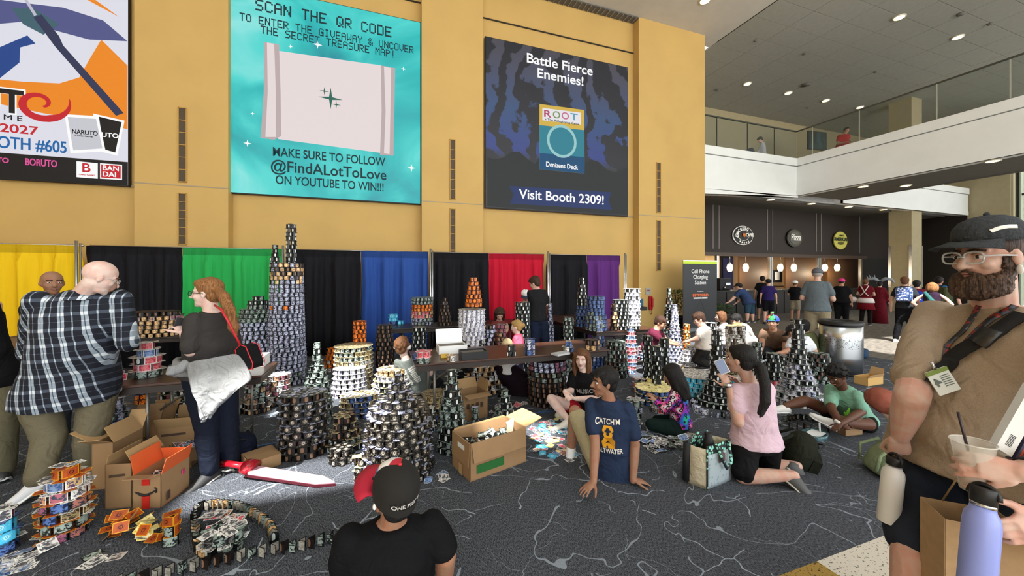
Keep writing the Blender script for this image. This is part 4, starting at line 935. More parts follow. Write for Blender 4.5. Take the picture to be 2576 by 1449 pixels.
tower(462, 1062, 955, [(0, 20), (1, 20)], [(1, ['oval', 'gothic', 'cream'])], 'second dark card column under left table by the hoodie', near=True, floor=['gothic', 'white'])
tower(358, 1015, 978, [(0, 12), (1, 12)], [(.5, ['flame']), (1, ['navy'])], 'small navy card box behind silver-grey pyramid', floor=['navy'])
# left foreground
tower(165, 1345, 1170, [(0, 40), (.35, 44), (.7, 42), (.85, 30), (1, 16)], [(.15, ['mix', 'gothic']), (.4, ['cream', 'gothic', 'navy']), (.55, ['navy', 'mix']), (.8, ['mixw', 'blue', 'white']), (1, ['firecup'])], 'leaning mixed card tower in front of white trainer', near=True, floor=['white', 'firecup'], kd='wide')
tower(5, 1385, 1268, [(0, 28), (.5, 26), (1, 14)], [(.3, ['navy']), (.7, ['cyan', 'mix']), (1, ['red', 'white'])], 'card tower cut by the left picture edge', near=True, floor=['white', 'navy'], kd='wide')
tower(433, 1368, 1290, [(0, 15), (1, 15)], [(.5, ['firecup', 'gothic']), (1, ['firecup'])], 'two-storey sun-flame card hut', near=True, floor=['firecup'], kd='wide')
tower(1560, 1100, 1020, [(0, 14), (.5, 12), (1, 10)], [(1, ['gothic', 'steel'])], 'leaning dark card tower right behind navy t-shirt', near=True, floor=['gothic', 'white'])  if 0 else None
tower(1598, 1078, 1005, [(0, 12), (.6, 14), (1, 18)], [(1, ['gothic', 'steel'])], 'thin dark card tower between navy t-shirt and kneeling girl', near=True, floor=['gothic', 'white'])
tower(1645, 1010, 975, [(0, 42), (1, 42)], [(1, ['navy'])], 'round navy card drum with yellow cards heaped on top', near=True, floor=['yellow'])
tower(1608, 985, 955, [(0, 12), (1, 12)], [(1, ['red', 'gothic'])], 'small red card box behind the yellow-topped drum', floor=W)
tower(1660, 1035, 1012, [(0, 20), (1, 16)], [(1, ['red', 'white'])], 'stacked white and red card trays before kneeling girl', near=True, floor=W, kd='wide')
# ---- card dominoes: bent cards standing in lines, each a thing
def domino_line(pts, step, mats, label, group, kd='fold', z=0):
    pts = [G(*p) for p in pts]; L = [0]
    for a, b in zip(pts, pts[1:]): L.append(L[-1]+(b-a).length)
    n = int(L[-1]/step); 
    for i in range(n+1):
        s = i*step; k = max(j for j in range(len(L)-1) if L[j] <= s+1e-6)
        q = (s-L[k])/max(L[k+1]-L[k], 1e-6); p = pts[k].lerp(pts[k+1], min(q, 1)); d = pts[k+1]-pts[k]
        o = bpy.data.objects.new('standing_card', card_mesh(kd, R.choice(mats))); COL.objects.link(o)
        o.location = (p.x, p.y, .001); o.rotation_euler = (0, 0, math.atan2(d.y, d.x)+PI/2+R.uniform(-.1, .1)); tag(o, label, 'card', group)
domino_line([(905, 1352), (850, 1362), (780, 1378), (735, 1388), (690, 1392)], .052, ['grey', 'grey', 'gothic', 'brown'], 'upright folded card in the line from loop to black-capped man', 'folded cards standing in line, right run')
domino_line([(668, 1398), (600, 1412), (540, 1425), (470, 1440), (380, 1462), (300, 1480)], .056, ['grey', 'grey', 'gothic', 'brown'], 'upright folded card in the row towards bottom left of carpet', 'folded cards standing in line, left run')
domino_line([(690, 1370), (680, 1338), (655, 1315), (620, 1295), (590, 1283), (540, 1280), (500, 1286), (490, 1310), (492, 1350), (500, 1385), (515, 1405)], .04, ['grey', 'gothic', 'tan', 'grey', 'oval'], 'upright folded card in the loop around the card pile', 'folded cards standing in a loop', 'fold')
domino_line([(1975, 1062), (2010, 1056), (2040, 1058), (2070, 1062), (2090, 1070)], .06, ['oval', 'gothic', 'ring'], 'upright dark card in short row before boy in green', 'dark cards standing before the boy')
domino_line([(1965, 1072), (2005, 1080), (2050, 1085), (2085, 1090)], .07, ['brown', 'gothic'], 'upright brown card in near row before boy in green', 'brown cards standing before the boy', 'wide')
domino_line([(1742, 1012), (1748, 1030), (1775, 1044), (1810, 1052), (1850, 1050), (1880, 1045)], .066, ['oval', 'frost', 'steel'], 'upright card in the ring round the tall column base', 'cards standing round the tall column', 'wide')
# ---- loose cards lying about
def scatter(n, pts, mats, label, group, h=0.0, tilt=.12, z=.0, pile=0, name='loose_card', stuff=False):
    sg, sn = M(), []
    """n cards inside the polygon of picture points pts (on height h)"""
    g = [G(x, y, h) for x, y in pts]; x0 = min(p.x for p in g); x1 = max(p.x for p in g); y0 = min(p.y for p in g); y1 = max(p.y for p in g); k = 0; tr = 0
    while k < n and tr < 20000:
        tr += 1; x, y = R.uniform(x0, x1), R.uniform(y0, y1); ins = False
        for i in range(len(g)):
            a, b = g[i], g[i-1]
            if (a.y > y) != (b.y > y) and x < (b.x-a.x)*(y-a.y)/(b.y-a.y)+a.x: ins = not ins
        if not ins: continue
        tt = R.gauss(0, tilt)
        if stuff:
            mn = R.choice(mats); mt = place(Vector((x, y, h+.001+abs(tt)*.032+R.uniform(0, pile))), R.uniform(0, 6.3), tt); vs, fs, uv = GEO['flat']; du = R.randrange(40)
            if mn not in sn: sn.append(mn)
            sg.add([mt @ v for v in vs], fs, sn.index(mn), False, [[(a+du, b) for a, b in q] for q in uv]); k += 1; continue
        o = bpy.data.objects.new(name, card_mesh('flat', R.choice(mats))); COL.objects.link(o)
        o.location = (x, y, h+.001+abs(tt)*.032+z*k/n+R.uniform(0, pile)); o.rotation_euler = (tt, R.gauss(0, tilt)*.3, R.uniform(0, 6.3)); tag(o, label, 'card', group); k += 1
MX = ['mixw', 'red', 'blue', 'white', 'yellow', 'cyan']
scatter(80, [(1335, 1060), (1400, 1040), (1450, 1060), (1445, 1160), (1390, 1170), (1345, 1130)], MX, 'loose trading card on carpet between long carton and cross-legged woman', 'loose coloured cards beside the long carton')
scatter(26, [(1235, 1030), (1320, 1010), (1345, 1035), (1300, 1050), (1240, 1055)], ['red', 'mixw', 'blue', 'white'], 'loose card in row behind the long carton', 'loose cards behind the long carton', tilt=.4)
scatter(80, [(1610, 1090), (1650, 1080), (1740, 1095), (1735, 1130), (1640, 1140), (1618, 1120)], ['white', 'frost', 'blue', 'gothic'], 'loose white-edged card in heap before the tote bag', 'loose white cards before the tote bag', tilt=.25, pile=.03)
scatter(170, [(830, 940), (880, 925), (940, 945), (930, 985), (880, 1020), (815, 1030), (805, 975)], ['white', 'white', 'frost', 'mixw'], 'loose sunlit card on carpet left of terraced palace', 'x', stuff=True)
scatter(90, [(1580, 925), (1700, 915), (1740, 950), (1640, 960)], ['white', 'frost', 'blue'], 'loose sunlit card around the black columns', 'x', stuff=True)
scatter(60, [(1880, 985), (1990, 975), (2060, 985), (2040, 1010), (1900, 1020)], ['white', 'frost', 'steel'], 'loose pale card at foot of the stepped pyramid', 'x', stuff=True)
scatter(46, [(280, 1000), (400, 985), (420, 1000), (350, 1015), (285, 1020)], ['blue', 'steel', 'white'], 'loose blue card on carpet under left table', 'x', stuff=True)
scatter(22, [(0, 1400), (70, 1385), (85, 1420), (40, 1449), (0, 1449)], ['white', 'frost', 'blue'], 'loose white card at bottom left corner of carpet', 'loose white cards at bottom left')
scatter(26, [(515, 1300), (590, 1290), (620, 1320), (560, 1362), (520, 1345)], ['mixw', 'white', 'red'], 'picture card lying on the pile inside the domino loop', 'cards lying inside the domino loop', pile=.03, tilt=.15, h=.066)
tower(562, 1385, 1345, [(0, 44), (1, 42)], [(1, ['oval', 'gothic'])], 'low card platform inside the domino loop', near=True, floor=['gothic', 'white'], sq=.6, kd='wide')
scatter(30, [(270, 1310), (330, 1290), (380, 1330), (440, 1330), (430, 1370), (330, 1372), (270, 1362)], ['firecup', 'firecup', 'yellow', 'white'], 'fallen flame-coloured card in front of smiling carton', 'fallen flame cards before the cartons', tilt=.6, pile=.05)
scatter(12, [(80, 1345), (130, 1330), (160, 1345), (140, 1395), (90, 1390)], ['firecup', 'white'], 'fallen flame-coloured card near left tower foot', 'fallen flame cards by the left tower', tilt=.5, pile=.03)
scatter(5, [(180, 1400), (340, 1385), (340, 1440), (180, 1449)], ['white', 'gothic'], 'single pale card lying on open carpet, lower left', 'single cards on open carpet, lower left')
scatter(10, [(1060, 1175), (1110, 1185), (1145, 1195), (1090, 1225), (1060, 1220)], ['mixw', 'white', 'blue'], 'stray card on carpet right of red cap', 'stray cards right of the red cap')
scatter(26, [(1630, 955), (1660, 955), (1680, 972), (1640, 978), (1612, 968)], ['yellow'], 'yellow-topped card heaped on the round navy drum', 'yellow cards on the navy drum', h=.129, tilt=.3, pile=.03) 
scatter(40, [(1965, 1085), (2060, 1100), (2075, 1115), (1990, 1095)], ['steel', 'white', 'brown'], 'loose card on carpet before boy in green', 'x', stuff=True)
# ================================================================ people
SK = {k: skin('skin_'+k, c) for k, c in dict(fair='d9b4a2', pink='c6a696', mid='b08a72', tan='97735c', brown='5f4030', pale='d9c3b9').items()}
HR = {k: hairm('hair_'+k, *c) for k, c in dict(black=('0d0b0b',), dbrown=('2a1a12', '4a3022'), brown=('4a2f1e', '7c5538'), blond=('8a6a3c', 'c8a468'), pblond=('c8b080', 'efe0b8'), red=('6a4326', 'a8784a'), grey=('8d8880', 'b8b4ac')).items()}
M_EYE = mat('eye_white', 'ece7e2', .2); M_IRIS = mat('iris_dark', '241812', .15); M_LIP = mat('lip', '9a6a60', .5); M_LENS = None
clouds = bpy.data.textures.new('folds', 'CLOUDS'); clouds.noise_scale = .13; clouds.noise_depth = 2
def CT_(c, nm=None): return cloth('cloth_'+(nm or c), c)
def rot_about(v, ax, deg): return Matrix.Rotation(math.radians(deg), 3, ax) @ v
def view_vec(p, yaw):
    tc = Vector((-p.x, -p.y, 0)).normalized(); r = Vector((-tc.y, tc.x, 0))     # r: towards image right
    return tc*math.cos(math.radians(yaw))+r*math.sin(math.radians(yaw))
def hand_geo(g, wr, d, nrm, s=1.0, curl=20, spread=7, thumb=1, fl=1.0, tout=.75):
    """palm, four unequal fingers with knuckle bends, thumb leaving the side of the palm. nrm: back of the hand, thumb: +1/-1 side"""
    d = d.normalized(); nrm = (nrm-d*nrm.dot(d)).normalized(); sd = d.cross(nrm)*thumb
    pl = .088*s
    g.loft([(wr-d*.01*s, sd*.026*s, nrm*.02*s), (wr+d*.03*s, sd*.034*s, nrm*.018*s), (wr+d*.065*s, sd*.04*s, nrm*.016*s), (wr+d*pl, sd*.039*s, nrm*.013*s)], 12)
    for i, (o, L, r) in enumerate(((.030, .070, .0088), (.010, .080, .009), (-.010, .075, .0086), (-.030, .058, .0078))):
        dd = rot_about(d, nrm, (1 if thumb > 0 else -1)*(-(o/.03)*spread)); p = wr+d*(pl-.008*s)+sd*o*s; k = sd if thumb > 0 else -sd; cu = curl+i*3
        for q, (fr, rr) in enumerate(((.45, r), (.32, r*.93), (.26, r*.85))):
            dd = rot_about(dd, k, -cu*(1 if q else .6)); e = p+dd*L*fr*s*fl; g.cap(p, e, rr*s, rr*.95*s, 8); p = e
    p = wr+d*.022*s+sd*.03*s; dd = (d*.75+sd*tout-nrm*(.25+(.75-tout)*.5)).normalized()
    for L, rr in ((.042, .0125), (.032, .0105), (.026, .009)):
        e = p+dd*L*s; g.cap(p, e, rr*s, rr*.95*s, 8); p = e; dd = (dd+d*.35-nrm*.12).normalized()
def head_geo(g, c, f, u, s=1.0, nose=1.0, jaw=1.0, ears=True):
    sd = f.cross(u).normalized(); mt = Matrix((sd, f, u)).transposed()
    g.ball(c+u*.032*s-f*.012*s, (.078*s, .096*s, .088*s), mt, 20, 12)
    g.ball(c-u*.02*s+f*.022*s, (.066*s*jaw, .068*s, .078*s), mt, 16, 10)
    g.ball(c-u*.072*s+f*.035*s, (.046*s*jaw, .048*s, .04*s), mt, 14, 8)
    g.ball(c-u*.095*s+f*.062*s, (.024*s*jaw, .022*s, .018*s), mt, 10, 8)            # chin
    g.cap(c+u*.012*s+f*.086*s, c-u*.030*s+f*.108*s*nose, .0095*s, .0135*s, 10)      # nose
    for k in (-1, 1):
        g.ball(c-u*.034*s+f*.093*s+sd*k*.012*s, (.009*s, .010*s, .008*s), mt, 8, 6)
        g.cap(c+u*.026*s+f*.080*s+sd*k*.012*s, c+u*.024*s+f*.066*s+sd*k*.047*s, .010*s, .009*s, 8)   # brow
        g.ball(c-u*.026*s+f*.060*s+sd*k*.040*s, (.022*s, .022*s, .020*s), mt, 10, 8)      # cheek
        if ears: g.ball(c-u*.008*s-f*.006*s+sd*k*.079*s, (.010*s, .019*s, .031*s), mt, 10, 8)
    return sd, mt
def face_parts(t, c, f, u, s, brow='dbrown', lip=True, eye=True):
    sd = f.cross(u).normalized(); mt = Matrix((sd, f, u)).transposed()
    for k in (-1, 1):
        if eye:
            e = c+u*.004*s+f*.074*s+sd*k*.032*s; g = M(); g.ball(e, (.0155*s, .012*s, .0085*s), mt, 12, 8); o = g.build('eye', M_EYE, t)
            M().ball(e+f*.0085*s, (.0062*s, .005*s, .0066*s), mt, 10, 6).build('iris', M_IRIS, o)
            M().tube([e+f*.011*s+u*.0085*s-sd*k*.014*s, e+f*.013*s+u*.012*s, e+f*.006*s+u*.007*s+sd*k*.017*s], .0028*s, 6).build('eyelid', SK['mid'], o)
        M().tube([c+u*.026*s+f*.093*s+sd*k*.012*s, c+u*.032*s+f*.090*s+sd*k*.03*s, c+u*.025*s+f*.074*s+sd*k*.052*s], .0042*s, 6).build('eyebrow', HR[brow], t)
    if lip:
        g = M(); g.tube([c-u*.060*s+f*.080*s-sd*.024*s, c-u*.056*s+f*.094*s-sd*.008*s, c-u*.058*s+f*.095*s, c-u*.056*s+f*.094*s+sd*.008*s, c-u*.060*s+f*.080*s+sd*.024*s], [.0022*s, .005*s, .0052*s, .005*s, .0022*s], 8)
        g.tube([c-u*.066*s+f*.082*s-sd*.018*s, c-u*.068*s+f*.093*s, c-u*.066*s+f*.082*s+sd*.018*s], [.003*s, .0065*s, .003*s], 8); g.build('lips', M_LIP, t)
def glasses(t, c, f, u, s, m, r=.024, w_=.0022):
    sd = f.cross(u).normalized(); g = M()
    for k in (-1, 1):
        e = c+u*.002*s+f*.102*s+sd*k*.034*s; pts = [e+sd*r*1.12*s*math.cos(a)*abs(math.cos(a))**-.3+u*r*.82*s*math.sin(a)*abs(math.sin(a))**-.3 if abs(math.cos(a)) > .01 and abs(math.sin(a)) > .01 else e+sd*r*1.12*s*math.cos(a)+u*r*.82*s*math.sin(a) for a in [2*PI*i/16 for i in range(17)]]
        g.tube(pts, w_*s, 6); g.tube([e+sd*k*r*1.1*s+u*.006*s, c+u*.006*s+f*.05*s+sd*k*.082*s, c+u*.0*s-f*.012*s+sd*k*.086*s], w_*s, 6)
    g.tube([c+u*.004*s+f*.103*s-sd*.01*s, c+u*.007*s+f*.108*s, c+u*.004*s+f*.103*s+sd*.01*s], w_*s, 6); g.build('glasses', m, t)
def hair_geo(t, style, c, f, u, s, m, vox, tail=None):
    sd = f.cross(u).normalized(); mt = Matrix((sd, f, u)).transposed(); g = M(); c = Vector(c)
    if style in ('short', 'long', 'pony', 'bun', 'curly', 'bob'):
        g.ball(c+u*.046*s-f*.026*s, (.091*s, .100*s, .094*s), mt, 20, 12); g.ball(c+u*.082*s+f*.022*s, (.068*s, .066*s, .045*s), mt, 14, 10)
        g.ball(c-u*.01*s-f*.052*s, (.078*s, .058*s, .075*s), mt, 16, 10)
    if style == 'short':
        for k in (-1, 1): g.ball(c+u*.02*s+f*.012*s+sd*k*.076*s, (.014*s, .03*s, .035*s), mt, 10, 8)
        for i in range(7): g.cap(c+u*.095*s+f*.03*s+sd*(i-3)*.017*s, c+u*(.062+.008*(i % 2))*s+f*.083*s+sd*(i-3)*.02*s, .016*s, .010*s, 8)
    if style == 'fringe':
        g.ball(c+u*.05*s-f*.02*s, (.096*s, .108*s, .098*s), mt, 20, 12); g.ball(c-f*.05*s-u*.01*s, (.085*s, .06*s, .08*s), mt)
        for i in range(9): g.cap(c+u*.1*s+f*.04*s+sd*(i-4)*.016*s, c+u*(.035+.012*(i % 2))*s+f*.09*s+sd*(i-4)*.018*s, .016*s, .009*s, 8)
    if style == 'curly':
        for i in range(46):
            a, b = R.uniform(0, 2*PI), R.uniform(-.35, 1.45); v = Vector((math.cos(a)*math.cos(b), math.sin(a)*math.cos(b), math.sin(b)))
            if v.y > .55 and v.z < .45: continue
            g.ball(c+u*.04*s-f*.015*s+mt @ Vector((v.x*.085, v.y*.098, v.z*.088))*s, R.uniform(.018, .03)*s, None, 8, 6)
    if style == 'twist':
        g.ball(c+u*.05*s-f*.02*s, (.092*s, .104*s, .096*s), mt)
        for i in range(70):
            a, b = R.uniform(0, 2*PI), R.uniform(-.15, 1.5); v = Vector((math.cos(a)*math.cos(b), math.sin(a)*math.cos(b), math.sin(b)))
            if v.y > .4 and v.z < .3: continue
            p = c+u*.045*s-f*.012*s+mt @ Vector((v.x*.085, v.y*.097, v.z*.09))*s; g.cap(p, p+(mt @ v)*.035*s-u*.02*s, .014*s, .009*s, 7)
    if style in ('long', 'bob'):
        L = .10 if style == 'bob' else (tail or .26)
        for k in range(-6, 7):
            a = math.radians(90+k*17.5); v = (-f*math.sin(a)+sd*math.cos(a)*1.0); v = rot_about(-f, u, k*17.5)
            p0 = c+u*.05*s+v*.082*s-f*.012*s; wv = .010*math.sin(k*2.2)
            g.tube([p0+u*.03*s, p0-u*.06*s+v*.012*s, c-u*(L*.55)*s+v*(.088+wv)*s-f*.015*s, c-u*(L+.02*math.sin(k*3))*s+v*(.075-wv)*s-f*.02*s], [.028*s, .03*s, .028*s, .016*s], 8)
        for k in (-1, 1): g.tube([c+u*.09*s+f*.045*s+sd*k*.03*s, c+u*.05*s+f*.045*s+sd*k*.074*s, c-u*.03*s+f*.02*s+sd*k*.086*s, c-u*L*.8*s+f*.02*s+sd*k*.08*s], [.02*s, .02*s, .022*s, .016*s], 8)
    if style == 'bun': g.ball(c+u*.02*s-f*.13*s, .045*s)
    if style == 'pony' and tail:
        pts = [Vector(p) for p in tail]; n_ = len(pts); r0 = [.03*s]+[.042*s]*(n_-2)+[.012*s]; g.tube(pts, r0, 10)
        for k in range(8):
            off = Vector((R.uniform(-1, 1), R.uniform(-1, 1), R.uniform(-.3, .3)))*.024*s; g.tube([pts[0]]+[p+off*(1+.5*math.sin(i*2+k)) for i, p in enumerate(pts[1:])], [.014*s]+[.02*s]*(n_-2)+[.006*s], 8)
    if style == 'buzz':
        g.ball(c+u*.036*s-f*.018*s, (.081*s, .098*s, .09*s), mt, 20, 12)
    o = g.build('hair', m, t); remesh(o, max(vox, .006), 2); return o
def cap_geo(t, c, f, u, s, m, mbrim=None, back=False, tilt=0, name='cap'):
    sd = f.cross(u).normalized(); fr = -f if back else f; mt = Matrix((sd, f, u)).transposed(); g = M()
    rings = []
    for k, (h, r) in enumerate(((.035, .092), (.06, .094), (.09, .088), (.115, .070), (.13, .042), (.135, .008))): rings.append((c+u*h*s-f*.008*s, sd*r*.95*s, f*r*1.12*s))
    g.loft(rings, 24); o = g.build(name, m, t)
    b = M(); pts = []
    for i in range(9):
        a = math.radians(-62+i*15.5); v = fr*math.cos(a)+sd*math.sin(a); e = .094*s; L = .165*s*(.62+.38*math.cos(a))
        dz = -.012*(1-math.cos(a*1.5))*s
        pts.append((c+u*(.045*s)+v*e*1.02, c+u*(.032*s+dz*1.6-.0*s)+fr*(e*math.cos(a)*.4)+v*L*.88))
    vs = []; 
    for a, q in pts: vs += [a, q, a-u*.006*s, q-u*.005*s]
    fs = []
    for i in range(8):
        k = 4*i; fs += [(k, k+1, k+5, k+4), (k+2, k+6, k+7, k+3), (k+1, k+3, k+7, k+5)]
    b.add(vs, fs, 0, True); b.build('brim', mbrim or m, o); M().ball(c+u*.138*s-f*.008*s, .009*s).build('button', mbrim or m, o)
    return o
def shoe_geo(t, an, to, m, sole, s=1.0, name='shoe'):
    an = Vector(an); d = Vector(to)-an; d = d.normalized(); sd, u = frame(d); g = M()
    heel = an-d*.05*s-u*.05*s
    rings = [(heel-d*.012*s, sd*.03*s, u*.034*s), (heel+d*.03*s+u*.012*s, sd*.044*s, u*.062*s), (heel+d*.09*s+u*.008*s, sd*.046*s, u*.058*s), (heel+d*.16*s-u*.004*s, sd*.046*s, u*.038*s), (heel+d*.23*s-u*.012*s, sd*.044*s, u*.026*s), (heel+d*.275*s-u*.016*s, sd*.022*s, u*.014*s)]
    g.loft(rings, 14); o = g.build(name, m, t)
    k = M(); k.loft([(c-u*(.028 if i < 5 else .012)*s, a*1.08, u*.013*s) for i, (c, a, b) in enumerate(rings)], 14); k.build('sole', sole, o); return o
FIGS = []
def figure(label, c, hp, nk, by, hy=None, pitch=0, sw=.185, b=1.0, s=1.0, arms=(), legs=(), sk='fair', shirt='808080', sleeve=.62, pants='303040', plen='long', hair=('short', 'brown'), vox=None, shoes=('2a2a2a', 'e8e8e8'), tail=None, eyes=None, cap=None, belly=0, name='person', hand_curl=25, hs=1.0, roll=0, mp_=None, ms_=None, shirt_low=.0, jaw=1.0, collar=True, brow=None, hips=.09, skirt=None, facepitch=None, dist=None, socks=None, head=True):
    c, hp, nk = Vector(c), Vector(hp), Vector(nk)
    dist = dist or (Vector((c.x, c.y, 0))).length; vox = vox or (.0062 if dist < 3.2 else .008 if dist < 5.4 else .013 if dist < 9 else .02)
    f = view_vec(c, by if hy is None else hy); bf = view_vec(hp, by); u = UP.copy(); sdh = f.cross(u).normalized()
    f = rot_about(f, sdh, -pitch); u = sdh.cross(f).normalized()
    if roll: u = rot_about(u, f, roll); 
    gz = min([0.0]+[]) ; t = thing(name, (hp.x, hp.y, 0 if hp.z < 4 else SLT-.25), label, 'person')
    spine = (nk-hp).normalized(); sv = spine.cross(bf); sv = (bf.cross(spine) if sv.length < 1e-3 else bf.cross(UP)).normalized(); sv = bf.cross(UP).normalized()
    dv = spine.cross(sv).normalized()
    if dv.dot(bf) < 0 and abs(spine.z) > .3: dv = -dv
    # image-left side first
    camr = Vector((C_, -S_, 0))
    if sv.dot(camr) > 0: sv = -sv                   # sv points to image left
    g = M(); hs_ = s*hs
    if head: sd, mt = head_geo(g, c, f, u, hs_, jaw=jaw)
    nb = nk-spine*.0
    g.cap(nk-spine*.03*s, c-u*.05*hs_-f*.02*hs_, .056*s*(1+.25*(b-1)), .05*s*(1+.3*(b-1)), 12)
    Lt = (nk-hp).length
    def torso(g, k, low=-.06, top=True):
        rings = []
        for q, rx, ry, fo in ((low, (.15 if k < 0 else .188)*b, (.105 if k < 0 else .142)*b, 0), (.0, (.168 if k < 0 else .182)*b, (.118 if k < 0 else .134)*b, .0), (.2, .158*b, .115*b*(1+belly), belly*.1), (.42, .152*b, .115*b*(1+belly*.7), belly*.07), (.66, max(sw*.93, .14*b), .118*(1+(b-1)*.7), 0), (.84, sw*.97, .098*(1+(b-1)*.5), -.0), (.945, sw*.72, .075*(1+(b-1)*.4), -.01), (1.03, .07*(1+(b-1)*.3), .062, -.01)):
            ks = s if q < .6 or True else 1
            rings.append((hp+spine*Lt*q+dv*fo*s, sv*(rx*s+k if q < .66 else (rx*s+k)), dv*(ry*s+k)))
        g.loft(rings, 20)
    torso(g, -.012)
    shirt_g = M(); torso(shirt_g, .010, low=-.10-shirt_low)
    pants_g = M(); pants_g.loft([(hp-spine*.10*s, sv*.12*b*s, dv*.10*b*s), (hp-spine*.03*s, sv*.172*b*s, dv*.125*b*s), (hp+spine*.10*s, sv*.165*b*s, dv*.122*b*s)], 18)
    bl = 1+(b-1)*.6
    for i, A in enumerate(arms):
        if not A: continue
        k = 1 if i == 0 else -1; sh = nk-spine*.055*s+sv*k*(sw-.02)*s
        el, wr = Vector(A[0]), Vector(A[1]); tip = Vector(A[2]) if len(A) > 2 and A[2] is not None else wr+(wr-el).normalized()*.1
        ra, rb, rc = .050*s*bl, .042*s*bl, .027*s*(1+(bl-1)*.5)
        g.cap(sh-sv*k*.03*s-UP*.012*s, sh.lerp(el, .5), ra*.72, ra*.86, 12); g.cap(sh.lerp(el, .45), el, ra*.86, rb, 12); g.cap(el, el.lerp(wr, .35), rb*.98, rb*.95, 12); g.cap(el.lerp(wr, .35), wr, rb*.95, rc, 12)
        if vox < .012:
            o_ = A[3] if len(A) > 3 else {}; nr = Vector(o_.get('n', UP)); hand_geo(g, wr, tip-wr, nr, .95*s*o_.get('s', 1), o_.get('curl', hand_curl), o_.get('spread', 7), o_.get('thumb', -k), 1.0, o_.get('tout', .75))
        else: g.cap(wr, wr+(tip-wr).normalized()*.07*s, .03*s, .03*s, 10); g.cap(wr+(tip-wr).normalized()*.07*s, wr+(tip-wr).normalized()*.15*s, .022*s, .012*s, 8)
        q = sleeve[i] if isinstance(sleeve, tuple) else sleeve
        if q > 0:
            if q <= 1: e = sh.lerp(el, q); shirt_g.cap(sh-sv*k*.02, e, ra+.014*s, rb+.024*s, 14)
            else: shirt_g.cap(sh-sv*k*.02, el, ra+.010*s, rb+.016*s, 14); shirt_g.cap(el, el.lerp(wr, min(q-1, .93)), rb+.014*s, rc+.014*s, 14)
    for i, Lg in enumerate(legs):
        if not Lg: continue
        k = 1 if i == 0 else -1; h_ = hp-spine*.03*s+sv*k*hips*s*bl; kn, an = Vector(Lg[0]), Vector(Lg[1]); to = Vector(Lg[2]) if len(Lg) > 2 and Lg[2] is not None else an+bf*.2
        bg = 1+(bl-1)*(.6 if bl > 1.2 else 1); r1, r2, r3 = .088*s*bg, .058*s*bg, .036*s*(1+(bl-1)*.4)
        g.cap(h_, kn, r1, r2, 14); g.cap(kn, kn.lerp(an, .35), r2, r2*.98, 12); g.cap(kn.lerp(an, .35), an, r2*.98, r3, 12)
        dft = (to-an).normalized(); g.cap(an-UP*.0*s, an+dft*(.03 if shoes else .14)*s-UP*(.015 if shoes else .03)*s, r3*.85, .024*s, 10)
        if plen == 'long': pants_g.cap(h_, kn, r1+.016*s, r2+.022*s, 16); pants_g.cap(kn, an.lerp(kn, .06), r2+.022*s, r3+.034*s, 16)
        elif plen == 'shorts': pants_g.cap(h_, h_.lerp(kn, .86), r1+.018*s, r2+.034*s, 16)
        elif plen == 'short': pants_g.cap(h_, h_.lerp(kn, .42), r1+.018*s, r1*.9+.02*s, 16)
        elif plen == 'kneeshorts': pants_g.cap(h_, kn, r1+.02*s, r2+.035*s, 16); pants_g.cap(kn, kn.lerp(an, .12), r2+.035*s, r2+.03*s, 16)
        if shoes: shoe_geo(t, an, to, mat('shoe_'+shoes[0], shoes[0], .6), mat('sole_'+shoes[1], shoes[1], .6), s)
        if socks: M().cap(an+UP*.0, an.lerp(kn, .22), r3+.006, r3+.008, 12).build('sock', mat('sock_'+socks, socks, .8), t)
    o = g.build('body', SK[sk], t); remesh(o, vox, 3, .5)
    pm = mp_ or CT_(pants); smt = ms_ or CT_(shirt); cv = max(vox*1.5, .010)
    if plen: o = pants_g.build('trousers' if plen == 'long' else 'shorts', pm, t); remesh(o, cv, 5); fold(o, vox)
    if shirt: so = shirt_g.build('shirt', smt, t); remesh(so, cv, 5); fold(so, vox)
    else: so = None
    if skirt: skm, L = skirt; q = M(); q.loft([(hp+spine*.12*s, sv*.15*s, dv*.12*s), (hp, sv*.19*s, dv*.17*s), (hp-UP*L, sv*.27*s, dv*.25*s)], 20); q.build('skirt', skm, t)
    if cap and hair and hair[0] == 'short': hair = ('buzz', hair[1])
    if hair: hair_geo(t, hair[0], c, f, u, hs_, HR[hair[1]], vox, tail)
    camd = -view_vec(c, 180)
    if head and (eyes if eyes is not None else (vox <= .013 and f.dot(view_vec(c, 0)) > -.35)): face_parts(t, c, f, u, hs_, brow or (hair[1] if hair else 'brown'), eye=True)
    if cap: cap_geo(t, c-u*.004, f, u, hs_*1.07, *cap)
    FIGS.append(t); return t, dict(c=c, f=f, u=u, hp=hp, nk=nk, spine=spine, sv=sv, dv=dv, bf=bf, shirt=so, s=hs_)
def fold(o, vox):
    if vox <= .013:
        m = o.modifiers.new('folds', 'DISPLACE'); m.texture = clouds; m.strength = .02 if vox < .009 else .012; m.mid_level = .5; m.texture_coords = 'GLOBAL'
def pic(label, z, hd, hp, by, nk=None, arms=(), legs=(), **k):
    """a person from picture measurements; points are (px, py[, extra depth])"""
    def W_(q): return P(q[0], q[1], z+(q[2] if len(q) > 2 else 0))
    c, h = W_(hd), W_(hp); s = k.get('s', 1.0)
    n_ = (W_(nk).lerp(c, .10)) if nk else c-UP*.155*s*k.get('hs', 1)+(h-c)*.04
    def conv(A): return None if not A else tuple(W_(q) if isinstance(q, tuple) else q for q in A)
    return figure(label, c, h, n_, by, arms=[conv(a) for a in arms], legs=[conv(a) for a in legs], **k)
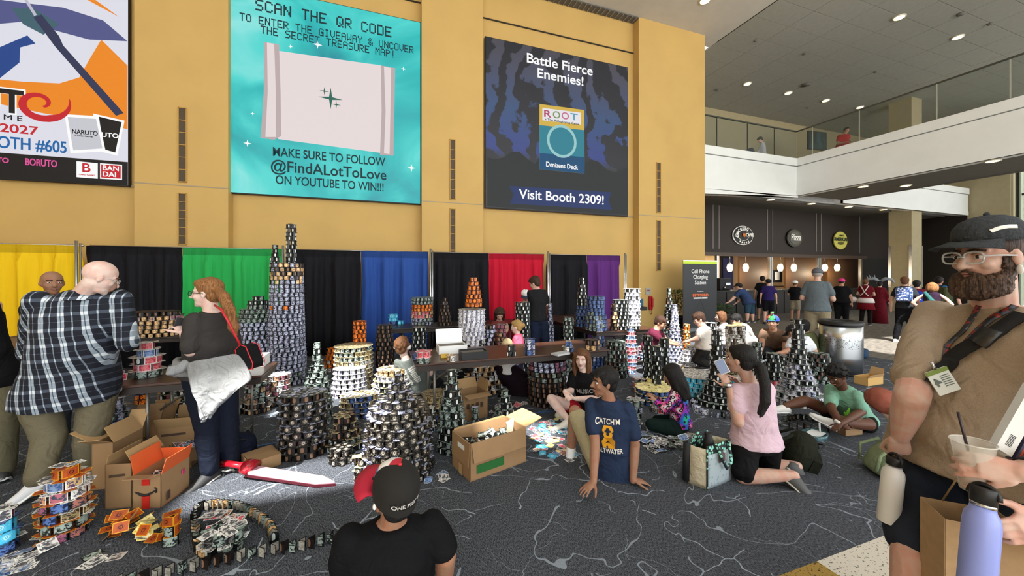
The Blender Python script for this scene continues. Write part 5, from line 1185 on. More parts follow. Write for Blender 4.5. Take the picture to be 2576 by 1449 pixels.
def stander(label, px, top, z, by, arms='down', stance=.0, lift=0, sit=False, **k):
    """an upright person: top = picture height of the crown"""
    c0 = P(px, HY, z); base = (0 if not lift else lift); ht = H+(HY-top)/F*z-base; s = ht/1.74; k.setdefault('s', s); hs = min(1.0, .25+.75*s)/s; k.setdefault('hs', hs)
    f = view_vec(c0, by); sd = f.cross(UP).normalized(); camr = Vector((C_, -S_, 0)); sv = -sd if sd.dot(camr) > 0 else sd
    def W_(x, y, zz): q = c0+sv*x*s+f*y*s; return Vector((q.x, q.y, base+zz*s))
    hd = W_(0, .02, 1.74-.115*hs); nk = W_(0, 0, 1.49); hp = W_(0, 0, .96)
    AR = {'down': lambda q: (W_(q*.24, -.02, 1.14), W_(q*.26, .05, .88)), 'front': lambda q: (W_(q*.24, .0, 1.15), W_(q*.12, .26, 1.12)),
          'hip': lambda q: (W_(q*.36, -.06, 1.18), W_(q*.2, .03, 1.0)), 'up': lambda q: (W_(q*.22, .12, 1.2), W_(q*.1, .2, 1.42)), 'out': lambda q: (W_(q*.22, .12, 1.2), W_(q*.16, .42, 1.18))}[arms]
    lg = [(W_(q*.11, .03, .5), W_(q*.12+q*stance, -.02, .08), W_(q*.16, .2, .05)) for q in (1, -1)]
    return figure(label, hd, hp, nk, by, arms=[AR(1), AR(-1)], legs=lg, dist=(z if not lift else 16), **k)
def on_shirt(info, t, txt, h, m, dz=.0, dx=0.0, back=True, sx=1, rotdeg=0, off=.006, name='print'):
    """flat print wrapped on the shirt: dz along the spine from its middle"""
    sp, sv, dv = info['spine'], info['sv'], info['dv']; d = (-dv if back else dv)
    x = sp.cross(d).normalized(); me = text_mesh(txt, h, sx=sx, bold=h*.02, extr=.0) if isinstance(txt, str) else txt
    me.materials.clear(); me.materials.append(m); o = bpy.data.objects.new(name, me); COL.objects.link(o)
    c = info['hp'].lerp(info['nk'], .5)+sp*dz+x*dx+d*.2; mt = Matrix((x, sp, d)).transposed().to_4x4(); o.parent = t
    o.matrix_local = Matrix.Translation(c-Vector(t.location)) @ mt @ Matrix.Rotation(math.radians(rotdeg), 4, 'Z')
    w_ = o.modifiers.new('wrap', 'SHRINKWRAP'); w_.target = info['shirt']; w_.wrap_method = 'PROJECT'; w_.use_project_z = True; w_.use_negative_direction = True; w_.use_positive_direction = False; w_.offset = off
    return o

def probe(o, px, py, off=.0):
    """the point of the real surface o met by the picture direction (px, py), moved off it along its normal"""
    dg = bpy.context.evaluated_depsgraph_get(); dg.update(); ev = o.evaluated_get(dg); org = Vector((0, 0, H)); d = (P(px, py, 1)-org).normalized()
    im = ev.matrix_world.inverted(); ok, loc, nr, _ = ev.ray_cast(im @ org, im.to_3x3() @ d)
    if not ok: return None, None
    w_ = ev.matrix_world @ loc; n_ = (ev.matrix_world.to_3x3() @ nr).normalized()
    if n_.dot(d) > 0: n_ = -n_
    return w_+n_*off, n_
def strip_on(o, path, wpx, m, t, name, off=.006, n_=24, th=.003):
    """a band lying on surface o along picture points; wpx: half width in metres"""
    pts = []; L = len(path)-1
    for i in range(n_+1):
        q = i/n_*L; k = min(int(q), L-1); a, b = path[k], path[k+1]; x, y = a[0]+(b[0]-a[0])*(q-k), a[1]+(b[1]-a[1])*(q-k); p, nr = probe(o, x, y, off)
        if p is not None: pts.append((p, nr))
    g = M(); vs = []; fs = []
    for i, (p, nr) in enumerate(pts):
        d = (pts[min(i+1, len(pts)-1)][0]-pts[max(i-1, 0)][0]).normalized(); sd = d.cross(nr).normalized()*wpx
        vs += [p-sd, p+sd, p+sd+nr*th, p-sd+nr*th]
    for i in range(len(pts)-1):
        k = 4*i; fs += [(k+3, k+2, k+6, k+7), (k, k+4, k+5, k+1), (k, k+3, k+7, k+4), (k+1, k+5, k+6, k+2)]
    g.add(vs, fs, 0, True); return g.build(name, m, t)
# ---- far people at the food counters and the concourse
P1, P2, P3 = 'shorts', 'long', 'kneeshorts'
stander('person in black t-shirt at espresso counter, between blue and purple shirts', 1918, 695, 13.4, 180, shirt='16161a', pants='202024', plen=P1, hair=('short', 'black'), sk='mid')
stander('person in purple t-shirt and black cap, black shorts, back to us', 1933, 703, 12.6, 180, shirt='2e2360', pants='14141a', plen=P1, hair=('short', 'black'), cap=(mat('cap_black', '141416', .8),), shoes=('2a2a2a', '333333'))
pic('heavy person in blue t-shirt and denim shorts leaning on counter', 12.7, (1858, 722), (1884, 762, .1), -110, nk=(1866, 729), b=1.45, arms=[((1847, 748), (1834, 760), (1828, 762)), ((1868, 750, .2), (1852, 762, .3))], legs=[((1880, 787), (1880, 806), (1872, 809)), ((1892, 788, .2), (1894, 806, .2), (1886, 809, .2))], shirt='37486e', pants='2f4a5c', plen='shorts', hair=('short', 'black'), sleeve=.7, cap=(mat('cap_black', '141416', .8),))
stander('person in black t-shirt, white cap and khaki shorts facing the pizza counter', 2000, 707, 13.2, 165, arms='front', shirt='141418', pants='8f8674', plen=P1, cap=(mat('cap_white', 'eeeeee', .8),), sk='mid')
stander('tall man in grey t-shirt, khaki cargo shorts and grey cap, back to us', 2056, 677, 7.6, 172, arms='front', shirt='5e686e', pants='8b8068', plen=P1, b=1.15, hair=('short', 'grey'), cap=(mat('cap_grey', '54565e', .8),), sk='pink', shoes=('e8e8e8', 'e8e8e8'))
stander('person in black t-shirt with pink and black cap beside the grey-shirted man', 2117, 702, 11.5, 170, b=1.4, shirt='101014', pants='101014', plen=P2, hair=('short', 'black'), cap=(mat('cap_pink', 'd02a78', .8), mat('cap_black', '141416', .8)), sk='mid')
t, I = stander('woman in dark red dress with white apron straps and black stockings', 2178, 702, 12.4, 165, arms='front', shirt='6a1420', pants='1a1416', plen=P2, hair=('bun', 'brown'), sk='pink', skirt=(CT_('7a1522'), .32), sleeve=.5)
c = I['hp']; m_ap = mat('apron_white', 'e4dcdc', .8); bk = -I['bf']
for k in (-1, 1): M().tube([I['nk']+I['sv']*k*.1+bk*.11, I['hp'].lerp(I['nk'], .55)+bk*.14, I['hp']+UP*.13-I['sv']*k*.1+bk*.14], .014, 6).build('apron_strap', m_ap, t)
M().loft([(c+UP*.06, I['sv']*.165, I['bf']*.14), (c-UP*.0, I['sv']*.205, I['bf']*.19), (c-UP*.1, I['sv']*.225, I['bf']*.215)], 20).build('apron_frill', m_ap, t)
M().ball(c+I['sv']*.32-UP*.02, (.12, .12, .1)).build('white_bow', m_ap, t)
t, I = stander('tall person in long dark red coat with grey horned headdress', 2213, 708, 12.9, 170, shirt='5e101c', pants='4a0d16', plen=P2, hair=('short', 'black'), sleeve=1.9, skirt=(CT_('5e101c'), .85))
g = M(); c = I['c']
for k in (-1, 1): g.tube([c+UP*.1+I['sv']*k*.02, c+UP*.2+I['sv']*k*.14, c+UP*.17+I['sv']*k*.3, c+UP*.05+I['sv']*k*.36], [.05, .06, .045, .02], 8)
for k in range(4): g.tube([c+UP*.14+I['sv']*(.28-k*.05), c+UP*(.3+.03*(k % 2))+I['sv']*(.34-k*.07)], [.03, .006], 6)
g.build('horned_headdress', mat('headdress_grey', '8a929a', .6), t)
t, I = stander('woman in black top and leggings with long ponytail and small patterned backpack', 2276, 697, 9.2, 175, shirt='26282c', pants='0e0e12', plen=P2, hair=('pony', 'brown'), sk='pink', shoes=('e8e8e8', 'ffffff'), stance=.05)
def rear(I, k=.17, dz=.0): return I['hp'].lerp(I['nk'], .62)-I['bf']*k+UP*dz
def backpack(I, t, col, wd=.28, hh=.36, dd=.13, m=None, nm='backpack', pocket=True, label=None):
    p = rear(I); m = m or cloth('pack_'+col, col); sv, bf = I['sv'], I['bf']; R_ = Matrix((sv, bf, UP)).transposed(); g = M().box(p, (wd, dd, hh), mtx=R_); o = g.build(nm, m, t); mm = o.modifiers.new('b', 'BEVEL'); mm.width = .05; mm.segments = 3
    if label: o['label'] = label
    if pocket: M().box(p-bf*(dd/2+.02)-UP*hh*.18, (wd*.75, .05, hh*.42), mtx=R_).build('pocket', m, o)
    for k in (-1, 1): M().tube([p+sv*k*wd*.3+UP*hh*.45+bf*dd*.4, I['nk']+sv*k*.1-UP*.0+bf*.02, I['nk']+sv*k*.11-UP*.14+bf*.12, p+sv*k*wd*.5-UP*hh*.3+bf*(dd*.4+.1)], .016, 6).build('strap', m, o)
    return o
n = NT('pack_star'); v = n.n('TexVoronoi', Scale=22.0, Vector=n.coord()); n.put(n.b.inputs['Base Color'], n.ramp(v.outputs[0], [(.25, 'dfeaf5'), (.4, '7f8fc8'), (.6, '28406e')])); m_star = n.m
backpack(I, t, 'x', .3, .34, .14, m_star, label='small blue and white patterned backpack')
M().cap(I['c']+UP*.08+I['sv']*-.05, I['c']+UP*.05-I['sv']*.02+view_vec(I['c'], 0)*.08, .012, .012).build('green_hair_clip', mat('clip_green', '9ae02a', .4), t)
t, I = stander('person carrying a large royal blue drawstring bag, half hidden by ponytailed woman', 2306, 706, 9.9, 178, shirt='6a1c2c', pants='22222c', plen=P2, hair=('short', 'black'))
p = rear(I, .2, -.12); sv, bf = I['sv'], I['bf']
o = M().loft([(p+UP*.26, sv*.05, bf*.04), (p+UP*.18, sv*.16, bf*.08), (p-UP*.02, sv*.24, bf*.12), (p-UP*.2, sv*.25, bf*.1), (p-UP*.24, sv*.22, bf*.03)], 18).build('drawstring_bag', cloth('bag_royal', '1c3aa0'), t); o['label'] = 'royal blue drawstring bag with pale round emblem'
em = M()
for i in range(20):
    a, b_ = 2*PI*i/24+.6, 2*PI*(i+1)/24+.6; q = p-bf*.135-UP*.04
    em.slab([q+(sv*-1)*r*math.cos(x)+UP*r*math.sin(x) for r, x in ((.12, a), (.12, b_), (.075, b_), (.075, a))], bf*.01)
em.build('emblem', mat('emblem_cream', 'e8e4c8', .6), o)
t, I = stander('woman in dark tank top with red-brown hair and teal shoulder bag, hand on hip', 2345, 712, 8.7, 172, arms='hip', shirt='2a1a2c', pants='2a3e50', plen=P1, hair=('bob', 'red'), sk='pink', sleeve=0)
M().tube([I['nk']+I['sv']*.1-I['bf']*.1, rear(I, .17), I['hp']-I['sv']*.15-I['bf']*.16+UP*.1], [.03, .05, .06], 8).build('teal_bag_strap', cloth('bag_teal', '2a5a58'), t)
t, I = stander('man in bright blue t-shirt wearing a dark backpack', 2362, 697, 10.4, 150, shirt='3a7ac8', pants='3a5a8a', plen=P1, hair=('short', 'black'), sk='mid'); backpack(I, t, '1a1c24')
t, I = stander('person carrying an olive green backpack beside blue-shirted man', 2398, 706, 10.0, 120, shirt='3a3a30', pants='22241e', plen=P2, hair=('short', 'dbrown')); backpack(I, t, '4a5238', .34, .46, .2)
t, I = pic('man in white shirt with dark hair behind glass upstairs, looking down', 15.8, (1912, 352), (1919, 392), -90, nk=(1918, 361), pitch=30, arms=[((1910, 378), (1903, 388)), ((1922, 379), (1912, 390))], legs=[((1918, 420), (1918, 446)), ((1921, 420), (1921, 446))], shirt='c8ccd4', pants='30343c', sleeve=1.8, hair=('short', 'dbrown'), dist=9)
tag(M().loft([(P(1885, 386, 15.8), (.12, 0, 0), (0, .1, 0)), (P(1885, 381, 15.8), (.26, 0, 0), (0, .16, 0)), (P(1888, 374, 15.8), (.1, 0, 0), (0, .1, 0))], 14).build('shoulder_bag', cloth('bag_grey', '4a4a56')), 'grey bag lying by white-shirted man upstairs', 'bag')
t, I = pic('person in red t-shirt with glasses leaning on the upstairs railing', 14.6, (2130, 328), (2118, 372), 25, nk=(2122, 340), arms=[((2108, 362, -.1), (2128, 358, -.3)), ((2134, 352), (2140, 356, -.3))], legs=[((2114, 402), (2112, 440)), ((2124, 402), (2124, 440))], shirt='b01824', pants='2a2a30', b=1.25, hair=('short', 'black'), sk='mid', dist=9)
# ---- middle distance, around the towers
pic('teenager in black t-shirt and navy shorts standing at a card tower before red drape', 6.5, (1345, 713), (1352, 800), -150, hy=-115, pitch=22, nk=(1352, 731), s=.98, arms=[((1340, 768), (1327, 775, .05)), ((1374, 765, .1), (1350, 778, .35))], legs=[((1345, 862), (1348, 925)), ((1372, 860, .1), (1383, 925, .1))], shirt='1c1c1f', pants='1a2236', plen='shorts', hair=('short', 'dbrown'), sk='pink', sleeve=.75)
pic('child in black shirt and blue and white cap behind the black tower', 7.1, (1322, 745), (1320, 825), 10, pitch=20, s=.9, arms=[((1308, 790), (1318, 800, -.2)), ((1336, 790), (1326, 798, -.2))], legs=[((1316, 870), (1316, 910)), ((1326, 870), (1326, 910))], shirt='17171a', pants='22242c', hair=('short', 'brown'), sk='pink', cap=(mat('cap_white', 'eeeeee', .8), mat('cap_navy', '22304e', .8)))
pic('girl with long brown hair and bare shoulders bent over the back table', 6.4, (1257, 790), (1258, 852, .15), 5, nk=(1256, 808, .1), pitch=42, s=.86, arms=[((1243, 835, -.05), (1256, 838, -.25)), ((1274, 832, -.05), (1268, 838, -.25))], legs=[((1250, 890), (1250, 930)), ((1266, 890), (1266, 930))], shirt='7a3a3a', pants='2a2a30', hair=('long', 'dbrown'), sk='pink', sleeve=0)
pic('small girl in pink t-shirt with fair hair in a bun, seen from the side', 5.6, (1299, 823), (1303, 905), -105, nk=(1303, 843), s=.72, hs=1.15, pitch=8, arms=[((1296, 880), (1286, 888)), ((1312, 878), (1302, 895, .1))], legs=[((1300, 935), (1300, 958)), ((1308, 935), (1308, 958))], shirt='d8607c', pants='3a3a50', hair=('bun', 'blond'), sk='pale', sleeve=.8)
pic('blond toddler seen from behind at the centre table', 5.25, (1277, 870), (1280, 935), 175, nk=(1279, 888), s=.62, hs=1.3, arms=[((1268, 915), (1266, 925)), ((1292, 915), (1292, 925))], legs=[((1274, 955), (1274, 968)), ((1286, 955), (1286, 968))], shirt='e8e4e0', pants='6a7a9a', hair=('short', 'pblond'), sk='pale')
M_HP = mat('headphone_white', 'e6e2e0', .4)
t, I = pic('boy in grey t-shirt with white headphones, back to us, by centre table', 4.95, (1013, 873), (1062, 972, .1), 165, hy=150, nk=(1022, 908), s=.95, hs=1.08, sw=.18, arms=[((1000, 965, .1), (1010, 985, .3)), ((1082, 940, .1), (1092, 925, .3))], legs=[((1110, 985, .3), (1085, 990, .6)), ((1100, 960, .4), (1125, 985, .5))], shirt='5c625f', pants='1c1c22', hair=('curly', 'brown'), sk='pale', shoes=('2a2a2a', 'dddddd'))
for k in (-1, 1): M().cyl(I['c']+I['sv']*k*.075, I['c']+I['sv']*k*.11, .036, .03).build('headphone_cup', M_HP, t)
for q in range(2):
    for k in range(9): on_shirt(I, t, 'IIIIIIIII'[:7-(k % 3)], .03, mat('print_white', 'dcdcd6', .6), dz=.12-k*.026, dx=-.055+q*.11, sx=1.6)
on_shirt(I, t, 'TOUR', .07, mat('print_white', 'dcdcd6', .6), dz=.17)  if 0 else None
pic('person in very dark maroon top crouching behind the centre table', 5.3, (1262, 893), (1310, 985), 150, nk=(1264, 918), s=1.0, b=1.25, arms=[((1240, 975, .1), (1235, 1000, .3)), ((1345, 965, .1), (1350, 1000, .3))], legs=[((1260, 1010, -.15), (1330, 1020, 0)), ((1345, 1005, .1), (1300, 1022, .2))], shirt='1d1018', pants='131318', hair=('short', 'black'), sk='pink', sleeve=1.9)
pic('person with black hair and black hoodie kneeling behind the tall carton', 5.2, (1180, 918, .1), (1180, 985, .3), 170, nk=(1180, 940, .1), s=.9, arms=[((1155, 985, .2), (1160, 1000, .4)), ((1206, 985, .2), (1200, 1000, .4))], legs=[((1160, 1010), (1175, 1020, .4)), ((1200, 1010), (1190, 1020, .4))], shirt='121216', pants='121216', hair=('bob', 'black'), sk='pink', sleeve=1.9)
t, I = pic('woman in black t-shirt with long wavy brown hair sitting cross-legged', 4.45, (1463, 904), (1487, 1032, .1), -12, hy=-10, nk=(1470, 940), s=.95, arms=[((1436, 985, -.02), (1420, 985, -.25), (1425, 992, -.3)), ((1506, 1002, .0), (1448, 1003, -.28), (1432, 1000, -.3))], legs=[((1386, 1003, -.05), (1430, 1058, -.3), (1410, 1062, -.35)), ((1530, 1040, -.1), (1470, 1062, -.3), (1450, 1066, -.4))], shirt='121214', pants='a81c2a', plen='short', hair=('long', 'brown'), sk='pale', shoes=('d8d4c8', 'e8e8e8'), tail=.27, hips=.1)
on_shirt(I, t, 'MUSIC', .07, mat('print_grey', '9a9a9a', .7), dz=.07, back=False)
q = M()
for k in range(5): q.slab([(-.07+k*.03, -.05, 0), (-.05+k*.03, -.05, 0), (-.03+k*.022, .04, 0), (-.045+k*.022, .04, 0)], (0, 0, .0005))
on_shirt(I, t, q.mesh('print', []), 0, mat('print_grey', '9a9a9a', .7), dz=-.03, back=False)
t, I = pic('young man in navy t-shirt and khaki shorts sitting on carpet, leaning back on his hands', 3.1, (1520, 962), (1540, 1172, .05), 172, hy=-72, nk=(1533, 1012), s=1.0, sw=.185, arms=[((1497, 1112, -.1), (1493, 1212, -.3), (1452, 1252, -.42), dict(n=(0, 0, 1), curl=4, spread=13, thumb=-1)), ((1597, 1120, -.05), (1592, 1208, -.12), (1628, 1212, -.1), dict(n=(0, 0, 1), curl=10, spread=10, thumb=1))], legs=[((1447, 1035, .35), (1434, 1150, .35), (1418, 1172, .25)), ((1560, 1080, .75), (1540, 1160, .9), (1520, 1170, 1.0))], shirt='27344e', pants='b0a684', plen='shorts', hair=('short', 'black'), sk='tan', sleeve=.68, shoes=('141414', '1c1c1c'), socks='eeeeee', vox=.0056, shirt_low=.08)
mpw = mat('print_cream', 'ece6da', .7); mpy = mat('print_yellow', 'e8a51c', .7)
on_shirt(I, t, "CATCH'M", .062, mpw, dz=.16, sx=.72); on_shirt(I, t, 'SALTWATER', .058, mpw, dz=-.085, sx=.66)
q = M(); q.slab([(-.045, -.09, 0), (.05, -.09, 0), (.055, -.03, 0), (.03, .0, 0), (.045, .06, 0), (.03, .10, 0), (-.03, .10, 0), (-.045, .06, 0), (-.03, 0, 0), (-.055, -.04, 0)], (0, 0, .0005)); on_shirt(I, t, q.mesh('print', []), 0, mpy, dz=.03)
q = M()
for x, y, r in ((-.016, .055, .009), (.018, .055, .009), (0, .03, .013), (-.04, .04, .01), (.042, .04, .01)): q.slab([(x+r*math.cos(a), y+r*math.sin(a), 0) for a in [i*PI/4 for i in range(8)]], (0, 0, .0005))
q.slab([(-.025, -.05, 0), (.0, -.02, 0), (.025, -.05, 0), (0, -.035, 0)], (0, 0, .0005)); on_shirt(I, t, q.mesh('print', []), 0, mat('print_navy', '1c2438', .7), dz=.03, off=.009)
t, I = pic('girl with long black hair and multicoloured leopard top kneeling on carpet', 4.0, (1690, 943), (1712, 1062), -95, hy=-100, pitch=22, nk=(1703, 978), s=.8, hs=1.12, sw=.17, arms=[((1672, 1032, -.1), (1650, 1008, -.05), (1635, 992, 0)), ((1680, 1030, .15), (1650, 1000, .12), (1636, 988, .1))], legs=[((1640, 1068, -.1), (1708, 1090, -.12), (1745, 1082, -.1)), ((1655, 1058, .15), (1715, 1078, .1), (1750, 1075, .1))], ms_=None, shirt='8050a0', pants='10221f', hair=('long', 'black'), sk='mid', sleeve=1.9, shoes=('9a8f80', '6a6258'), tail=.3)
n = NT('leopard_print'); co = n.coord(); v = n.n('TexVoronoi', {'feature': 'F1'}, Scale=26.0, Vector=co); r_ = v.outputs[0]
hu = n.n('TexNoise', Scale=7.0, Vector=co); k = n.math('MULTIPLY', n.math('GREATER_THAN', r_, .25), n.math('LESS_THAN', r_, .5))
n.put(n.b.inputs['Base Color'], n.mix(k, n.ramp(hu.outputs[0], [(.35, '18d0a0'), (.42, '2a62e0'), (.5, '9a3ad0'), (.56, 'e0287a'), (.65, 'e8e8f0')]), '101018')); n.b.inputs['Roughness'].default_value = .8; I['shirt'].data.materials[0] = n.m
# pink kneeling woman
t, I = pic('woman in pale pink t-shirt and black shorts kneeling, black ponytail, photographing with phone', 3.15, (1862, 905), (1902, 1105), -140, hy=-110, nk=(1893, 972), s=1.0, b=1.12, sw=.18, belly=.05, arms=[((1858, 1062, -.12), (1834, 975, -.02), (1815, 935, .02), dict(n=(-.3, -.8, .2), curl=28, spread=5, thumb=-1)), ((1900, 1040, .35), (1858, 965, .22), (1838, 938, .2), dict(curl=30))], legs=[((1868, 1197, -.12), (1998, 1196, -.22), (2068, 1248, -.3)), ((1930, 1172, .12), (2006, 1172, .02), (2062, 1228, .0))], shirt='d9bccb', pants='121214', plen='shorts', hair=('pony', 'black'), sk='pink', sleeve=.55, shoes=('4a4a4a', 'b8b4a8'), tail=[P(1893, 905, 3.1), P(1915, 925, 3.05), P(1925, 970, 2.98), P(1925, 1010, 2.95), P(1915, 1048, 2.95)], brow='black')
hnd = P(1813, 928, 3.1); r_ = view_vec(hnd, 60); t2 = thing('smartphone', hnd, 'white smartphone held up by kneeling woman in pink', 'phone')
bevel(M().bar(P(1806, 905, 3.12), P(1826, 940, 3.06), .078, .011, up=view_vec(hnd, 0)).build('body', mat('phone_white', 'd8d8d8', .3), t2), .004); M().bar(P(1808, 907, 3.11), P(1824, 937, 3.05), .068, .012, up=view_vec(hnd, 0)).build('screen', emis('phone_screen', '9aa6c0', .8), t2)
w1, w2 = P(1832, 972, 3.12), P(1830, 964, 3.12); M().cyl(w1, w2, .036).build('wristwatch', m_chrome, t)
# boy in green
t, I = pic('boy in pale green t-shirt with short dark twists sitting on carpet, legs apart', 4.05, (2105, 945), (2150, 1052, .1), -28, hy=-38, pitch=28, nk=(2120, 982, .05), s=.88, hs=1.08, b=1.25, arms=[((2092, 1030, -.1), (2112, 1060, -.25), (2120, 1066, -.3)), ((2168, 1035, -.1), (2115, 1066, -.35), (2098, 1080, -.4), dict(curl=18, spread=9))], legs=[((2025, 1008, .15), (1975, 1022, .1), (1950, 1020, .1)), ((2186, 1068, -.15), (2100, 1062, -.2), (2050, 1032, -.1))], shirt='7fae98', pants='141416', plen='short', hair=('twist', 'black'), sk='brown', sleeve=.72, shoes=('e6e6e6', 'f0f0f0'))
M().cyl(P(2110, 1062, 3.72), P(2105, 1066, 3.72), .036).build('white_wristband', mat('band_white', 'f0f0f0', .6), t)
# rust shorts sitter
pic('person in rust-brown shorts and navy top sitting behind the bearded man', 3.1, (2440, 850), (2335, 1040), -60, nk=(2410, 915), s=1.0, b=1.1, arms=[((2350, 1000, .1), (2318, 950, .2)), None], legs=[((2212, 1002, -.0), (2290, 1098, .0), (2262, 1105, .0)), ((2330, 1070, -.25), (2380, 1110, -.2), (2360, 1120, -.3))], shirt='1c2440', pants='8a4f40', plen='kneeshorts', hair=('short', 'brown'), sk='pale')
# right middle group
pic('boy in maroon t-shirt leaning forward beside the dark card spire', 6.1, (1661, 812), (1632, 872, .1), 75, nk=(1650, 832), pitch=30, s=.9, arms=[((1668, 858, -.1), (1692, 865, -.1)), ((1672, 852, .2), (1694, 860, .2))], legs=[((1655, 895), (1635, 930)), ((1660, 890, .2), (1640, 925, .2))], shirt='5a2034', pants='2c2c34', hair=('short', 'dbrown'), sk='mid')
pic('boy in white t-shirt and baggy dark trousers beside small orange pagoda', 6.1, (1758, 803), (1770, 872), -75, nk=(1772, 823), pitch=25, s=.92, arms=[((1752, 852, -.1), (1737, 856, -.05)), ((1795, 850, .1), (1785, 870, .2))], legs=[((1752, 905), (1782, 918)), ((1775, 905, .2), (1798, 918, .2))], shirt='d8d0c8', pants='2e2c2c', b=1.1, hair=('short', 'dbrown'), sk='pink')
pic('girl with straight brown hair and white shirt behind white-shirted boy', 7.3, (1812, 797), (1825, 860), -80, nk=(1820, 815), s=.88, arms=[((1815, 845), (1805, 855)), ((1838, 845), (1828, 858))], legs=[((1810, 880), (1830, 890)), ((1820, 880), (1840, 890))], shirt='e4e2e0', pants='30303a', hair=('bob', 'brown'), sk='pink')
pic('dark-haired person in white t-shirt leaning over towers, left of propeller cap', 7.0, (1852, 806), (1885, 858, .2), -60, nk=(1868, 822), pitch=30, s=.95, arms=[((1868, 858), (1850, 872)), ((1898, 855), (1905, 872))], legs=[((1880, 890), (1900, 895)), ((1900, 885), (1915, 895))], shirt='e6e4e2', pants='3a2458', hair=('short', 'black'), sk='pink')
pic('person with curly fair hair and white t-shirt, head bowed over cards', 6.6, (1856, 830), (1876, 878, .1), -20, nk=(1866, 845), pitch=40, s=.9, arms=[((1848, 872, -.1), (1842, 888, -.2)), ((1896, 868, -.1), (1906, 884, -.1))], legs=[((1860, 900), (1880, 905)), ((1890, 900), (1900, 905))], shirt='eceae8', pants='3a3a48', hair=('curly', 'blond'), sk='pink')
t, I = pic('man in brown t-shirt wearing multicoloured propeller cap, leaning on his hands', 6.5, (1944, 812), (1950, 880, .3), -12, nk=(1945, 836), s=1.0, b=1.15, arms=[((1917, 862, -.1), (1912, 892, -.2)), ((1976, 862, -.1), (1972, 892, -.2))], legs=[((1925, 890, -.1), (1960, 900, .2)), ((1975, 888, -.1), (1985, 900, .3))], shirt='6f5848', pants='2a2a30', hair=('short', 'black'), sk='mid')
g = M(); cc = ['c02a2a', '2a8a4a', '2a4ab0', 'c02a2a', '2a8a4a', '2a4ab0']; c, u_, f_ = I['c'], I['u'], I['f']; sd = f_.cross(u_)
vs = [c+u_*.15-f_*.01]; 
for j, (h, r) in enumerate(((.12, .07), (.085, .092), (.045, .1))):
    for i in range(12): a = i*PI/6; vs.append(c+u_*h-f_*.01+sd*r*math.cos(a)+f_*r*1.1*math.sin(a))
for i in range(12):
    k = (i+1) % 12; g.add([vs[0], vs[1+i], vs[1+k]], [(0, 1, 2)], (i//2) % 3, True)
    for j in range(2): g.add([vs[1+j*12+i], vs[13+j*12+i], vs[13+j*12+k], vs[1+j*12+k]], [(0, 1, 2, 3)], (i//2) % 3, True)
o = g.build('propeller_cap', [mat('felt_'+x, x, .8) for x in cc[:3]], t); M().loft([(c+u_*.05-f_*.01, sd*.102, f_*.112), (c+u_*.035-f_*.01, sd*.103, f_*.113)], 20).build('cap_band', mat('felt_2a4ab0', '2a4ab0'), o)
M().tube([c+u_*.15, c+u_*.185], .006).build('spindle', m_dark, o); M().box(c+u_*.187, (.18, .03, .006), rz=.6).build('propeller', mat('prop_green', '5ac86a', .4), o)
pic('man in white t-shirt and black cap bent over cards, back to us', 6.0, (1998, 838), (2030, 895, .2), -130, nk=(2010, 852), pitch=30, s=1.0, b=1.1, arms=[((1985, 882, -.1), (1962, 888, -.1)), ((2050, 885, 0), (2040, 900, 0))], legs=[((1990, 905, -.1), (2040, 912, .1)), ((2040, 905, .1), (2060, 912, .2))], shirt='dcdee4', pants='2a2c34', hair=('short', 'black'), sk='mid', cap=(mat('cap_black', '141416', .8),))
pic('person in olive t-shirt behind the man in white, left of steel bin', 6.6, (2018, 822), (2040, 885), -120, nk=(2030, 838), s=1.0, arms=[((2020, 870), (2005, 885)), ((2052, 872), (2045, 890))], legs=[((2010, 895), (2045, 905)), ((2050, 895), (2060, 905))], shirt='55583a', pants='2a2a2a', hair=('short', 'black'), sk='mid')
# ---- left foreground
n = NT('plaid'); co = n.coord(); Xn, Yn, Zn = n.xyz(n.n('Mapping', Vector=co, Rotation=(0, .04, .55)))
def stripes(sock, per, lo, hi, off=0): fr = n.math('FRACT', n.math('ADD', n.math('DIVIDE', sock, per), off)); return n.math('MULTIPLY', n.math('GREATER_THAN', fr, lo), n.math('LESS_THAN', fr, hi))
hx = n.math('ADD', Xn, n.math('MULTIPLY', Yn, .3))
va, vb = stripes(hx, .115, .0, .30), stripes(hx, .115, .60, .66); vc = stripes(hx, .115, .12, .16)
ha, hb = stripes(Zn, .115, .0, .22), stripes(Zn, .115, .6, .64)
sv_ = n.math('MULTIPLY', n.math('MAXIMUM', va, n.math('MULTIPLY', vb, .8)), n.math('SUBTRACT', 1.0, n.math('MULTIPLY', vc, .6)))
sh_ = n.math('MULTIPLY', n.math('MAXIMUM', ha, n.math('MULTIPLY', hb, .7)), .24)
tot = n.math('MINIMUM', n.math('ADD', n.math('MULTIPLY', sv_, .5), sh_), 1.0)
n.put(n.b.inputs['Base Color'], n.ramp(tot, [(0, '0c1120'), (.35, '4c5666'), (.55, '9eacb8'), (.88, 'eef2f4')])); n.b.inputs['Roughness'].default_value = .85
n.bump(n.n('TexNoise', Scale=7.0, Detail=2.0, Distortion=1.0, Vector=co).outputs[0], .4, .04); m_plaid = n.m
